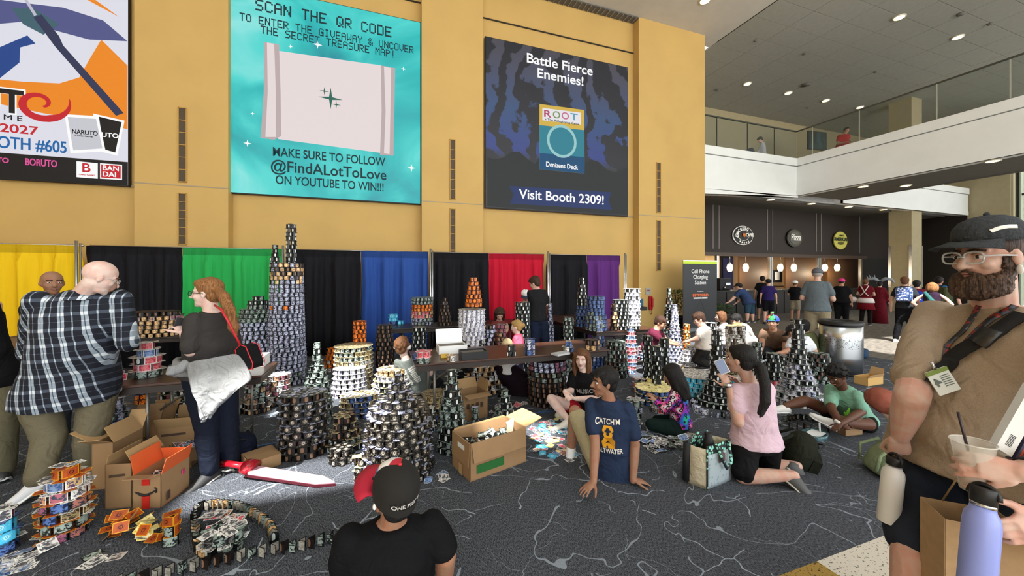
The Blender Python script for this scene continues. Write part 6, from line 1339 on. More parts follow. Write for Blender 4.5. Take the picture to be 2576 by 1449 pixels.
t, I = pic('very large bald man in black and white plaid shirt and khaki trousers, back to us', 2.9, (252, 698), (175, 965, .1), 160, hy=95, pitch=24, nk=(200, 742), s=1.03, hs=1.03, b=1.6, sw=.255, belly=.12, arms=[((74, 890, .15), (110, 940, .5)), ((322, 862, .12), (300, 860, .5))], legs=[((125, 1100, -.0), (95, 1205, -.12), (25, 1243, -.2)), ((225, 1110, .12), (225, 1180, .15), (250, 1195, .3))], ms_=m_plaid, pants='6b6450', hair=('buzz', 'grey'), sk='pale', sleeve=(1.5, 1.5), shoes=('d8dade', 'f0f0f0'), jaw=1.12, shirt_low=.06, hips=.13, vox=.0065, brow='brown')
for ch in list(t.children):
    if ch.name.startswith('hair'): bpy.data.objects.remove(ch)
M().ball(I['c']-I['u']*.055+I['f']*.035, (.062, .058, .062), Matrix((I['sv'], I['f'], I['u'])).transposed()).build('stubble', mat('stubble_grey', '9a7464', .9), t)
glasses(t, I['c'], I['f'], I['u'], I['s'], m_chrome, .022, .0016)
g = M(); nk_ = I['nk']; g.loft([(nk_-UP*.05, I['sv']*.115, I['bf']*.12), (nk_+UP*.015+I['bf']*.02, I['sv']*.09, I['bf']*.095)], 20, caps=False); o = g.build('collar', m_plaid, t); q = o.modifiers.new('s', 'SOLIDIFY'); q.thickness = .008
pic('bald tanned man mostly hidden behind the plaid-shirted man', 3.9, (131, 712), (135, 930), 10, s=1.05, b=1.1, arms=[((95, 870), (110, 930)), ((175, 870), (160, 930))], legs=[((120, 1040), (120, 1110)), ((150, 1040), (150, 1110))], shirt='20242e', pants='30323a', hair=None, sk='tan', brow='dbrown')
pic('person in black top and khaki trousers cut by left picture edge', 3.0, (-110, 690), (-42, 950, .1), 150, b=1.25, s=1.02, arms=[None, ((-2, 880, .1), (-6, 780, .3))], legs=[((-40, 1090), (-45, 1190)), ((6, 1085, .05), (8, 1185, .05), (20, 1200, .2))], shirt='0f0f12', pants='5f5a46', hair=('short', 'dbrown'), sk='pink', sleeve=1.9)
# ponytail woman
t, I = pic('woman with long red-blond ponytail, dark grey t-shirt and light grey hoodie tied round waist', 3.0, (520, 738), (532, 925, .1), -140, hy=-112, nk=(534, 792, .02), s=.97, b=1.28, sw=.18, arms=[((480, 882, -.12), (462, 838, -.12), (448, 822, -.1), dict(curl=40, thumb=-1)), ((590, 900, .25), (550, 905, .4))], legs=[((520, 1075, .05), (528, 1185, .05), (468, 1222, -.12)), ((572, 1070, .2), (580, 1165, .22), (600, 1190, .4))], shirt='3a3736', pants='141a28', hair=('pony', 'red'), sk='pale', sleeve=.82, shoes=('2c2c2e', 'd8d4cc'), tail=[P(545, 725, 2.98), P(563, 745, 2.93), P(578, 785, 2.9), P(588, 825, 2.9), P(592, 845, 2.92)], vox=.0062)
glasses(t, I['c'], I['f'], I['u'], I['s'], m_black, .022, .0028)
M().ball(P(547, 725, 2.97), (.02, .02, .02)).build('hair_tie', m_black, t)
m_hood = cloth('hoodie_grey', '8a8c8e', 9, .6, .15); hp_ = I['hp']; g = M()
for k, (dz, r) in enumerate(((.04, .03), (0, .034), (-.035, .03))):
    ring = [hp_+UP*(dz+.03+.02*math.sin(i*.8+k))+I['sv']*.235*math.cos(2*PI*i/16)+I['bf']*.19*math.sin(2*PI*i/16) for i in range(17)]; g.tube(ring, r, 8)
g.tube([P(474, 915, 2.8), P(452, 928, 2.75), P(432, 932, 2.72), P(426, 945, 2.7)], [.05, .04, .045, .03], 8); 
rows = [[(472, 915), (500, 905), (540, 900), (580, 893), (604, 888)], [(478, 945), (508, 940), (548, 935), (592, 925), (625, 925)], [(486, 975), (510, 975), (550, 968), (598, 955), (642, 957)], [(494, 1010), (508, 1012), (540, 1003), (575, 988), (602, 975)], [(500, 1045), (508, 1048), (522, 1042), (535, 1028), (545, 1015)], [(504, 1056), (509, 1060), (514, 1063), (519, 1055), (523, 1045)]]
vs = []; fs = []
for j, rw in enumerate(rows):
    for i, (x, y) in enumerate(rw): vs.append(P(x, y, 2.76-.03*math.sin(i*1.6+j*.4)-.012*j+(.05 if i == 4 else 0)))
for j in range(5):
    for i in range(4): a = j*5+i; fs.append((a, a+1, a+6, a+5))
hd_ = g.build('tied_hoodie', m_hood, t); remesh(hd_, .012, 3)
fl = M().add(vs, fs, 0, True).build('hoodie_flap', m_hood, hd_); q = fl.modifiers.new('ss', 'SUBSURF'); q.levels = q.render_levels = 3; q = fl.modifiers.new('s', 'SOLIDIFY'); q.thickness = .022; fold(fl, .008)
m_red = mat('strap_red', 'c8202e', .6)
bg_ = thing('shoulder_bag', P(617, 895, 2.8), 'black wedge shoulder bag with red piping and red strap on ponytailed woman', 'bag')
prof = [P(x, y, 2.78) for x, y in ((592, 880), (604, 868), (618, 872), (636, 915), (634, 928), (610, 934), (598, 918))]; g = M().slab(prof, Vector((.05, .10, 0))); o = bevel(g.build('body', cloth('bag_black', '141416', 7, .3), bg_), .01)
g = M(); g.tube(prof+[prof[0]], .0035, 6); g.tube([p+Vector((.05, .10, 0)) for p in prof+[prof[0]]], .0035, 6); g.build('red_piping', m_red, bg_)
g = M(); g.tube([P(606, 872, 2.8), P(592, 845, 2.76), P(575, 810, 2.74), P(556, 778, 2.78), P(540, 768, 2.86)], [.008]*5, 6); o = g.build('strap', m_red, bg_)
M().tube([P(636, 928, 2.85), P(640, 905, 2.95), P(628, 880, 2.98)], .006, 6).build('charm_cord', mat('charm_gold', 'd8a838', .3, .6), bg_)
tag(M().bar(P(447, 834, 2.9), P(459, 800, 2.92), .075, .012, up=view_vec(P(450, 820, 2.9), 30)).build('smartphone', mat('phone_grey', '3c3c40', .3)), 'dark phone held up by the ponytailed woman', 'phone')
# ---- man in black cap, foreground
t, I = pic('man in black t-shirt and red-brimmed black cap sitting in front, back to us', 1.68, (990, 1246), (985, 1520, .1), 178, hy=-146, pitch=-15, nk=(985, 1322, .02), s=1.0, b=1.25, sw=.222, arms=[((872, 1440, .02), (885, 1520, .25)), ((1122, 1400, .05), (1112, 1510, .3))], legs=[((880, 1520, .4), (960, 1540, .6), (950, 1545, .7)), ((1080, 1520, .4), (1000, 1540, .6), (1000, 1550, .7))], shirt='0e0f12', pants='1c1c22', hair=('short', 'black'), sk='tan', sleeve=.66, vox=.0055)
c, f_, u_, s_ = I['c'], I['f'], I['u'], 1.0; sd = f_.cross(u_).normalized()
n = NT('cap_panel_print'); v = n.n('TexVoronoi', Scale=16.0, Vector=n.coord()); n.put(n.b.inputs['Base Color'], n.ramp(v.outputs['Color'], [(.2, 'f2c51e'), (.4, 'e8e6e0'), (.55, '4a86c8'), (.7, 'c02038'), (.9, 'f2c51e')], 'CONSTANT')); m_cp = n.m
g = M(); mk_ = mat('cap_felt_black', '15130f', .9, bump=(200, .2, .004)); segs = 28; lev = ((-.02, .099), (.02, .103), (.06, .103), (.095, .094), (.122, .072), (.137, .042), (.142, .006)); vs = []
cc = c+u_*.02
for h, r in lev:
    for i in range(segs): a = 2*PI*i/segs; vs.append(cc+u_*h*s_-f_*.008+sd*r*.93*s_*math.cos(a)+f_*r*1.12*s_*math.sin(a)-u_*(.02 if h < 0 else 0)*(math.sin(a)*-.8))
fs1, fs2 = [], []
for j in range(len(lev)-1):
    for i in range(segs): k = (i+1) % segs; a = 2*PI*(i+.5)/segs; (fs2 if math.sin(a) > .62 and j > 0 else fs1).append((j*segs+i, j*segs+k, (j+1)*segs+k, (j+1)*segs+i))
g.add(vs, fs1, 0, True); g.add(vs, fs2, 1, True); o = g.build('cap', [mk_, m_cp], t); M().ball(cc+u_*.145*s_-f_*.008, (.009, .009, .006)).build('button', m_red, o)
b_ = M(); rr = []
for i in range(13):
    a = math.radians(-66+i*11); v = f_*math.cos(a)*1.12+sd*math.sin(a)*.93; L = (.125+.068*math.cos(a))*s_; rr.append((cc+u_*(-.005)*s_+v*.098*s_-f_*.008, cc-u_*(.012+.028*abs(math.sin(a)))*s_+v*L))
vs = [];
for a, q in rr: vs += [a, a.lerp(q, .5)+u_*.012, q]
fs = []
for i in range(12): k = 3*i; fs += [(k, k+1, k+4, k+3), (k+1, k+2, k+5, k+4)]
br = b_.add(vs, fs, 0, True).build('brim', mat('brim_red', 'b01a34', .85, bump=(200, .2, .004)), o); q = br.modifiers.new('s', 'SOLIDIFY'); q.thickness = .006
bd = -f_*.96+sd*.0; me = text_mesh('ONE PIECE', .026, extr=.002, bold=.001); me.materials.append(mat('thread_white', 'f0eee8', .7)); lo = bpy.data.objects.new('lettering', me); COL.objects.link(lo); lo.parent = o
bk = rot_about(-f_, u_, -14); xx = u_.cross(bk).normalized(); pos = cc+u_*.022+bk*.145+xx*.012; mt = Matrix((xx, u_, bk)).transposed().to_4x4(); lo.matrix_local = Matrix.Translation(pos-root_loc(o)) @ mt @ Matrix.Rotation(.12, 4, 'Z')
w_ = lo.modifiers.new('wrap', 'SHRINKWRAP'); w_.target = o; w_.wrap_method = 'PROJECT'; w_.use_project_z = True; w_.use_negative_direction = True; w_.use_positive_direction = False; w_.offset = .002
for k in (-1, 1): M().ball(c-u_*.012+f_*.004+sd*k*.090, (.009, .009, .014)).build('earbud', M_HP, t)
# ---- the bearded man at the right
t, I = pic('large bearded man in tan t-shirt, grey cap and clear glasses standing at right edge', 1.5, (2484, 646), (2450, 1150, .05), -35, hy=-36, pitch=4, nk=(2505, 792, .03), s=1.02, hs=1.04, b=1.5, sw=.235, belly=.28, arms=[((2292, 1000, .0), (2266, 1096, .08), (2262, 1150, .1), dict(n=(-.6, -.6, 0), curl=55, spread=3, thumb=1, tout=.15)), ((2700, 1020, .0), (2680, 1150, -.05))], legs=[((2300, 1400, -.02), (2290, 1640, 0)), ((2500, 1400, .05), (2500, 1640, .05))], shirt='a3917c', pants='262c38', plen='shorts', hair=('buzz', 'dbrown'), sk='pink', sleeve=.78, vox=.0048, hips=.12, brow='dbrown', dist=1.6)
c, f, u, s = I['c'], I['f'], I['u'], 1.04; sd = f.cross(u).normalized()
g = M(); mt = Matrix((sd, f, u)).transposed()
for i in range(-7, 8):                                # full beard along the jaw
    a = math.radians(i*14); v = f*math.cos(a)+sd*math.sin(a); q = math.cos(a)
    g.ball(c+v*(.058+.022*q)*s-u*(.078+.026*q)*s+f*.012*s, (.023*s, .023*s, (.030+.006*q)*s), mt, 10, 8); g.ball(c+v*(.052+.028*q)*s-u*(.110+.022*q)*s+f*.014*s, (.026*s, .026*s, .030*s), mt, 10, 8)
    if abs(i) > 4: g.ball(c+v*.068*s-u*.030*s-f*.004*s, (.014*s, .018*s, .040*s), mt, 10, 8)
g.ball(c-u*.132*s+f*.055*s, (.055*s, .045*s, .035*s), mt)
for k in (-1, 1): g.cap(c-u*.050*s+f*.100*s+sd*k*.004*s, c-u*.066*s+f*.084*s+sd*k*.034*s, .0055*s, .008*s, 8)
bd = g.build('beard', hairm('beard_hair', '1d1510', '6a5040'), t); remesh(bd, .0045, 3)
m_ = bd.modifiers.new('tufts', 'DISPLACE'); tx = bpy.data.textures.new('tufts', 'CLOUDS'); tx.noise_scale = .012; m_.texture = tx; m_.strength = .012; m_.texture_coords = 'GLOBAL'
m_clr = mat('clear_acetate', 'd8dcdc', .1, alpha=.75); glasses(t, c, f, u, s, m_clr, .027, .0034)
m_wash = cloth('washed_black', '3a3d40', 30, .3, .3)
o = cap_geo(t, c+u*.024*s, rot_about(f, sd, -2), u, 1.06, m_wash, m_wash, name='baseball_cap')
strip_on(o, [(2492, 582), (2512, 574), (2534, 570), (2556, 570)], .007, mat('thread_white', 'f0eee8', .7), t, 'white_emblem', .002, 10, .003)
sh = I['shirt']; m_str = mat('strap_black', '0d0d0f', .8, bump=(300, .3, .003))
strip_on(sh, [(2575, 795), (2500, 845), (2430, 880), (2360, 930), (2338, 962)], .024, m_str, t, 'crossbody_strap', .012, th=.006)
strip_on(sh, [(2505, 838), (2470, 868)], .030, mat('buckle_black', '1b1c1e', .3), t, 'strap_buckle', .019, 6, .012)
m_lan = NT('lanyard_print'); v = m_lan.n('TexVoronoi', Scale=70.0, Vector=m_lan.coord()); m_lan.put(m_lan.b.inputs['Base Color'], m_lan.ramp(v.outputs['Color'], [(.3, '1a1c22'), (.55, '5a6478'), (.62, '8a2a24'), (.75, '3a4254'), (.9, 'a86a4a')], 'CONSTANT')); m_lan = m_lan.m
strip_on(sh, [(2466, 770), (2450, 800), (2425, 835), (2386, 870), (2376, 900)], .009, m_lan, t, 'lanyard', .006)
strip_on(sh, [(2573, 762), (2540, 782), (2500, 803), (2470, 830), (2440, 860), (2420, 885)], .011, m_lan, t, 'lanyard', .010)
pb, nb = probe(sh, 2357, 957, .02)
if pb is not None:
    fwd = Vector((-.55, -.8, .1)).normalized(); xr = fwd.cross(UP).normalized()*-1; up2 = fwd.cross(xr).normalized(); up2 = up2 if up2.z > 0 else -up2
    mtb = Matrix((xr, fwd, up2)).transposed() @ Matrix.Rotation(-.45, 3, 'Y')
    bgd = thing('event_badge', pb, 'white event badge with green top hanging on bearded man, numbered 4', 'badge'); ww, hh = .075, .095
    M().box(pb, (ww, .004, hh), mtx=mtb).build('card', mat('badge_white', 'e6ece8', .4), bgd); M().box(pb+mtb @ Vector((0, .0035, hh*.42)), (ww, .003, hh*.16), mtx=mtb).build('green_band', mat('badge_green', '7a9040', .5), bgd)
    gl = M()
    for k in range(6): gl.box(pb+mtb @ Vector((.014, .0035, .02-.008*k)), (.03, .002, .0022), mtx=mtb)
    gl.build('small_print', mat('badge_ink', '6a7470', .5), bgd)
    me = text_mesh('4', .045, extr=.001, bold=.001); me.materials.append(mat('badge_ink', '6a7470', .5)); o = bpy.data.objects.new('lettering', me); COL.objects.link(o); o.parent = bgd
    o.matrix_local = Matrix.Translation(mtb @ Vector((-.016 if False else .016*-1, .004, 0))) @ (mtb @ Matrix(((1, 0, 0), (0, 0, 1), (0, 1, 0)))).to_4x4() @ Matrix.Diagonal((-1, 1, 1, 1)) if False else Matrix.Translation(mtb @ Vector((-.018, .005, 0))) @ (mtb @ Matrix.Rotation(PI/2, 3, 'X') @ Matrix.Rotation(PI, 3, 'Y')).to_4x4()
    M().cyl(pb+mtb @ Vector((0, .0, hh*.5)), pb+mtb @ Vector((.004, .0, hh*.5+.03)), .006, seg=8).build('clip', m_chrome, bgd)
k_ = 1
M().ball(c-u*.05*s-f*.0+sd*(1 if sd.dot(Vector((C_, -S_, 0))) > 0 else -1)*.088*s, (.007, .009, .02)).build('earbud', M_HP, t)
def bottle(label, top, bot, r, col, colcap, ring=False, name='water_bottle', cat='bottle', lidk=1):
    top, bot = Vector(top), Vector(bot); d = (top-bot).normalized(); x, y = frame(d); b_ = thing(name, bot, label, cat); L = (top-bot).length; mb_ = mat('enamel_'+col, col, .35, bump=(250, .08, .002))
    M().loft([(bot+d*L*k, x*r*q, y*r*q) for k, q in ((0, .9), (.01, 1), (.70, 1), (.76, .93), (.80, .72), (.83, .66))], 28).build('body', mb_, b_)
    if ring: M().loft([(bot+d*L*k, x*r*q, y*r*q) for k, q in ((.83, .69), (.86, .69))], 28).build('steel_ring', m_chrome, b_)
    M().loft([(bot+d*L*k, x*r*q, y*r*q) for k, q in ((.855, .72), (.96, .72), (.97, .66))], 24).build('lid', mat('lid_black', '121214', .5), b_)
    pts = [bot+d*L*.90+x*r*.8*math.cos(a)+d*r*.9*math.sin(a) for a in [PI*i/10 for i in range(11)]]; M().tube(pts, r*.16, 8).build('carry_loop', mat('lid_black', '121214', .5), b_)
    return b_
bottle('white insulated bottle hanging from the bearded man\'s hand', P(2252, 1145, 1.56), P(2234, 1312, 1.56), .037, 'dfdedb', '1')
# ---- the visitor reaching in from the right edge
t2, I2 = pic('person reaching in from right edge, black watch on wrist, holding iced drink', 1.05, (2990, 640), (3010, 1250), -70, nk=(2995, 790), s=1.0, b=1.0, arms=[((2668, 1165, .0), (2568, 1188, -.0), (2470, 1172, .04), dict(n=(.15, -.85, .2), curl=34, spread=4, thumb=-1, s=1.02, tout=.4)), ((2690, 1420, .05), (2600, 1300, .03), (2550, 1345, .0), dict(n=(.3, -.8, .3), curl=42, spread=4, thumb=1, s=1.05))], legs=[((2990, 1640), (2990, 2000)), ((3100, 1640), (3100, 2000))], shirt='45505c', pants='30323a', hair=('short', 'brown'), sk='pink', vox=.0048, dist=1.4, sleeve=.5)
e1, w1 = P(2668, 1165, 1.05), P(2568, 1188, 1.05); dd = (w1-e1).normalized(); wc_ = w1-dd*.03; tc = (Vector((0, 0, H))-wc_).normalized(); nn_ = (tc-dd*tc.dot(dd)).normalized()
wt = thing('wristwatch', wc_, 'black round-faced wristwatch on arm reaching in from right edge', 'watch')
x_, y_ = frame(dd); rg = [(wc_+dd*k, x_*.034, y_*.034) for k in (-.011, .011)]; M().loft(rg, 24).build('strap', mat('watch_rubber', '121316', .6), wt)
M().cyl(wc_+nn_*.028, wc_+nn_*.043, .021, seg=28).build('case', mat('watch_case', '2b2c30', .25, .8), wt); M().cyl(wc_+nn_*.043, wc_+nn_*.0445, .018, seg=28).build('dial', mat('watch_dial', '050608', .1), wt)
# iced drink
zc_ = 1.12; ctop, cbot = P(2440, 1112, zc_), P(2448, 1232, zc_); ax = (ctop-cbot); ax.normalize(); x_, y_ = frame(UP)
cup = thing('iced_drink', cbot, 'clear plastic cup of amber iced drink with dark straw, held at right', 'cup')
mcl = mat('clear_plastic', 'e8e4da', .08, alpha=.42); L = (ctop-cbot).length
cups = [(cbot+UP*L*k, x_*r, y_*r) for k, r in ((0, .028), (.97, .046), (.99, .049), (1.0, .049))]
M().loft(cups, 28, caps=False).build('cup_wall', mcl, cup); M().loft([(cbot+UP*L*k, x_*r, y_*r) for k, r in ((.02, .026), (.62, .038))], 24).build('amber_drink', mat('drink_amber', 'b0713a', .2, alpha=.92), cup)
M().tube([cbot+UP*L+x_*.048*math.cos(a)+y_*.048*math.sin(a) for a in [2*PI*i/24 for i in range(25)]], .0025, 6).build('rim', mcl, cup)
M().tube([P(2440, 1150, zc_), P(2410, 1037, zc_)], .0035, 8).build('straw', mat('straw_dark', '2a1f24', .4), cup)
bottle('periwinkle blue insulated bottle with black lid at bottom right', P(2478, 1215, 1.08), P(2448, 1560, 1.06), .038, '8a96d8', '1', ring=True)
# paper carrier bag
c_ = P(2478, 1500, 1.28); a0 = P(2378, 1305, 1.3); b0 = P(2590, 1345, 1.22); dx = b0-a0; dx.z = 0; dy = Vector((dx.y, -dx.x, 0)).normalized()*-.14; mk = mat('kraft_paper', 'a98a64', .85, noise=(30, .1), bump=(40, .2, .004))
pb_ = thing('paper_bag', (a0+dx/2+dy/2)-UP*(a0.z-.45), 'brown kraft paper carrier bag with twine handles at bottom right corner', 'bag'); H_ = .5; g = M()
for p, q in ((a0, a0+dx), (a0+dx, a0+dx+dy), (a0+dx+dy, a0+dy), (a0+dy, a0)): g.slab([p-UP*H_, q-UP*H_, q, p], (q-p).cross(UP).normalized()*.002)
g.slab([a0-UP*H_, a0+dx-UP*H_, a0+dx+dy-UP*H_, a0+dy-UP*H_], UP*.002); g.build('body', mk, pb_)
M().slab([a0+UP*0, a0+dx*.22+UP*0, a0+dx*.22+dy*.1-UP*.22, a0-UP*.18+dy*.1], dy.normalized()*-.002).build('gusset', mk, pb_)
for k in (0, 1): M().tube([a0+dx*.3+dy*k, a0+dx*.42+dy*(k*.6+.2)+UP*.10, a0+dx*.55+dy*(k*.6+.2)+UP*.12, a0+dx*.68+dy*k], .003, 6).build('twine_handle', mat('twine', '8a7248', .9), pb_)
# slanted white box under the visitor's arm
q0, q1, q2, q3 = P(2505, 1125, 1.12), P(2545, 1150, 1.1), P(2640, 985, 1.1), P(2600, 960, 1.12); nb_ = (q1-q0).cross(q2-q0).normalized(); nb_ = nb_ if nb_.dot(q0-Vector((0, 0, H))) > 0 else -nb_
bx = thing('game_box', (q0+q2)/2, 'slanted white box with barcode and coloured stripes at right edge', 'box'); M().slab([q0, q1, q2, q3], nb_*.05).build('body', m_white, bx)
for k, cc_ in enumerate(('3a3a5c', 'b0502c', '6a3a3a', 'e0d8c8')):
    a_, b_ = .0+.25*k, .25+.25*k; w0, w1_ = q1+(q1-q0)*(.2+.5*a_), q1+(q1-q0)*(.2+.5*b_); v0 = q2-q1; M().slab([w0, w1_, w1_+v0, w0+v0], nb_*.05).build('stripe', mat('stripe_'+cc_, cc_, .5), bx)
g = M(); 
for k in range(9): p = q0.lerp(q1, .35)+(q3-q0)*(.1+.018*k); g.slab([p, p+(q1-q0)*.35, p+(q1-q0)*.35+(q3-q0)*.008, p+(q3-q0)*.008], -nb_*.001)
g.build('barcode', mat('ink_black', '1a1a1c', .6), bx)
# ================================================================ cartons
m_kr = mat('carton_board', '9a7a56', .85, noise=(9, .07), bump=(60, .1, .002)); m_kr2 = mat('carton_inside', 'b08e62', .85, noise=(9, .06)); m_tape = mat('tape_tan', 'b89a6a', .3)
def carton(A, B, dep, h, flaps, label, name='cardboard_box', rise=0, tilt=None, m1=None, m2=None, th=.005):
    a, b = G(*A), G(*B); L = (b-a).length; x = (b-a).normalized(); y = Vector((-x.y, x.x, 0)); a = a+UP*rise
    t = thing(name, a+x*L/2+y*dep/2, label, 'box'); m1 = m1 or m_kr; m2 = m2 or m_kr2; rot = Matrix.Identity(3)
    if tilt: rot = Matrix.Rotation(math.radians(tilt[0]), 3, tilt[1] if not isinstance(tilt[1], str) else x)
    def Q(u_, v_, w_): return a+rot @ (x*u_+y*v_+UP*w_)
    def panel(nm, p, q, r, s_, nrm, par=t): g = M(); g.slab([p, q, r, s_], nrm*th); return g.build(nm, [m1], par)
    M().slab([Q(0, 0, .003), Q(L, 0, .003), Q(L, dep, .003), Q(0, dep, .003)], rot @ UP*.004).build('bottom', m2, t)
    for p, q, nr in ((Q(0, 0, 0), Q(L, 0, 0), y), (Q(L, 0, 0), Q(L, dep, 0), -x), (Q(L, dep, 0), Q(0, dep, 0), -y), (Q(0, dep, 0), Q(0, 0, 0), x)):
        up_ = rot @ UP*h; panel('side_panel', p, q, q+up_, p+up_, rot @ nr)
    ed = ((Q(0, 0, h), Q(L, 0, h), y), (Q(L, 0, h), Q(L, dep, h), -x), (Q(L, dep, h), Q(0, dep, h), -y), (Q(0, dep, h), Q(0, 0, h), x))
    for sd_, ang, ln in flaps:
        p, q, nr = ed[sd_]; an = math.radians(ang); dv_ = rot @ (nr*math.cos(an)+UP*math.sin(an)); k = (q-p)*.02; mm = M(); mm.slab([p+k, q-k, q-k*2+dv_*ln, p+k*2+dv_*ln], dv_.cross((q-p).normalized())*.004); mm.build('flap', m2 if 20 < ang < 170 else m1, t)
    return t, Q, L
t, Q, L = carton((1183, 1213), (1324, 1161), .33, .31, [(0, 262, .16), (1, 168, .2), (2, 92, .015), (3, 268, .2)], 'long open carton full of black cards in middle of carpet')
g = M()
M().slab([Q(-.006, .09, .12), Q(-.006, .21, .12), Q(-.006, .21, .26), Q(-.006, .09, .26)], Vector((-.001, -.0005, 0))).build('shipping_label', m_white, t)
M().slab([Q(.06, -.006, .05), Q(.33, -.006, .05), Q(.33, -.006, .12), Q(.06, -.006, .12)], Vector((0, -.002, 0))).build('green_tape', mat('tape_green', '2c6a34', .4), t)
M().slab([Q(-.006, .13, .0), Q(-.006, .19, .0), Q(-.006, .19, .09), Q(-.006, .13, .09)], Vector((-.001, 0, 0))).build('packing_tape', m_tape, t)
M().slab([Q(.03, .03, .19), Q(.54, .03, .19), Q(.54, .30, .19), Q(.03, .30, .19)], UP*.01).build('card_fill', m_black, t)
for k in range(44):
    o = bpy.data.objects.new('loose_card', card_mesh('flat', R.choice(['gothic', 'oval', 'gothic', 'white' if k % 5 == 0 else 'gothic']))); COL.objects.link(o); o.location = Q(R.uniform(.06, .48), R.uniform(.06, .26), R.uniform(.205, .25)); o.rotation_euler = (R.gauss(0, .4), R.gauss(0, .3), R.uniform(0, 6)); tag(o, 'loose dark card heaped inside the long open carton', 'card', 'cards inside the long carton')
g = M(); g.slab([Q(.44, .1, .2), Q(.50, .1, .2), Q(.51, .1, .36), Q(.43, .1, .34)], Vector((.01, .05, 0))); tag(g.build('folded_sleeve', mat('pale_card', 'd8d0b8', .7)), 'pale folded card sleeve sticking up in long carton', 'card sleeve')
t, Q, L = carton((1165, 1063), (1227, 1048), .26, .30, [(0, 185, .12), (1, 100, .13), (2, 110, .12), (3, 120, .13)], 'tall open carton standing behind the bulging black tower')
for k in range(4): M().box(Q(.06+.06*k, -.006, .17-.006*(k % 2)), (.035, .004, .055), rz=.2).build('stamp_mark', mat('carton_ink', '4a382a', .8), t)
t, Q, L = carton((333, 1281), (405, 1277), .27, .24, [(0, 170, .09), (1, 105, .11), (3, 100, .14), (2, 70, .1)], 'open carton with black smile arrow and red tape on its front', m2=mat('carton_orange', 'd8602c', .7))
sm = M(); pts = [Q(L*(.14+.72*i/14), -.008, .125-.03*math.sin(PI*i/14)+.012*i/14) for i in range(15)]; sm.tube(pts, [.0035+.006*math.sin(PI*i/14) for i in range(15)], 6); sm.tube([Q(L*.80, -.008, .152), Q(L*.87, -.008, .14), Q(L*.86, -.008, .115)], .004, 6); sm.build('smile_arrow', mat('ink_black', '1a1a1c', .6), t)
for z0, z1 in ((0, .095), (.17, .225)): M().slab([Q(L*.35, -.006, z0), Q(L*.62, -.006, z0), Q(L*.62, -.006, z1), Q(L*.35, -.006, z1)], Vector((0, -.002, 0))).build('red_tape', mat('tape_red', 'c0241c', .4), t)
M().box(Q(L+.006, .2, .16), (.004, .035, .035)).build('pink_diamond', mat('sticker_pink', 'd8487a', .5), t); M().box(Q(L+.006, .06, .06), (.004, .04, .06)).build('stamp_mark', mat('carton_ink', '4a382a', .8), t)
def fill(Q, L, dep, z, n_, mats, label, grp, lo=.04):
    for k in range(n_):
        o = bpy.data.objects.new('loose_card', card_mesh('flat', R.choice(mats))); COL.objects.link(o); o.location = Q(R.uniform(lo, L-lo), R.uniform(lo, dep-lo), R.uniform(z, z+.03)); o.rotation_euler = (R.gauss(0, .4), R.gauss(0, .3), R.uniform(0, 6)); tag(o, label, 'card', grp)
M().slab([Q(.01, .01, .15), Q(L-.01, .01, .15), Q(L-.01, .26, .15), Q(.01, .26, .15)], UP*.005).build('card_fill', m_black, t)
fill(Q, L, .27, .165, 14, ['red', 'mixw', 'white', 'gothic'], 'loose card inside the smile-arrow carton', 'cards inside the smile carton')
t, Q, L = carton((264, 1281), (331, 1276), .30, .32, [(1, 60, .1), (3, 80, .06)], 'plain open carton left of the smile-arrow carton'); M().box(Q(L*.55, -.006, .24), (.11, .003, .016)).build('printed_word', mat('carton_ink', '4a382a', .8), t)
t, Q, L = carton((230, 1233), (285, 1228), .30, .36, [(0, 150, .14), (3, 150, .18), (1, 60, .14), (2, 120, .16)], 'tall open carton at khaki trouser leg, behind plain carton')
t, Q, L = carton((392, 1150), (500, 1140), .3, .26, [(2, 95, .12), (0, 120, .12), (1, 120, .1)], 'wide printed carton behind, next to dark jeans')
M().box(Q(L*.5, -.006, .2), (L*.7, .003, .02)).build('printed_word', mat('carton_ink', '4a382a', .8), t)
for k in range(3): M().box(Q(L*(.4+.2*k), -.006, .08), (.05, .003, .05)).build('stamp_mark', mat('carton_ink', '4a382a', .8), t)
t, Q, L = carton((428, 1192), (504, 1172), .24, .12, [(0, 180, .02)], 'low carton tray filled with printed papers beside dark jeans', rise=.06)
M().slab([Q(.01, .01, .08), Q(L-.01, .01, .08), Q(L-.01, .23, .08), Q(.01, .23, .08)], UP*.005).build('paper_fill', m_white, t); fill(Q, L, .24, .10, 20, ['white', 'blue', 'mixw', 'steel'], 'printed card in low carton tray', 'cards in low tray')
M().box(Q(L/2, .12, -.03), (L*.8, .18, .055)).build('support_block', m_kr, t)
t, Q, L = carton((318, 1160), (392, 1152), .22, .30, [(3, 165, .12), (2, 120, .1)], 'carton tipped open on top of the carton pile', tilt=(-28, 'x'), rise=.2)
t, Q, L = carton((628, 1196), (708, 1168), .26, .10, [(0, 2, .13), (2, 2, .13)], 'small flat closed carton behind the toy sword')
t, Q, L = carton((2127, 1097), (2170, 1093), .14, .15, [(3, 80, .05)], 'small brown open box in front of boy in green'); gm = M()
for k in range(6): gm.cap(Q(L*.5, .07, .12), Q(L*.5+R.uniform(-.05, .05), .07, .2+R.uniform(0, .07)), .02, .008, 8)
tag(gm.build('green_plush', mat('plush_green', '7ac83a', .9)), 'bright green crumpled toy in small brown box', 'toy')
t, Q, L = carton((2183, 972), (2222, 966), .18, .12, [(1, 110, .12), (0, 120, .05)], 'sunlit open carton right of boy in green', m1=mat('carton_sunlit_tint', 'c8a060', .8))  # board colour tinted gold to imitate the sunlight on it
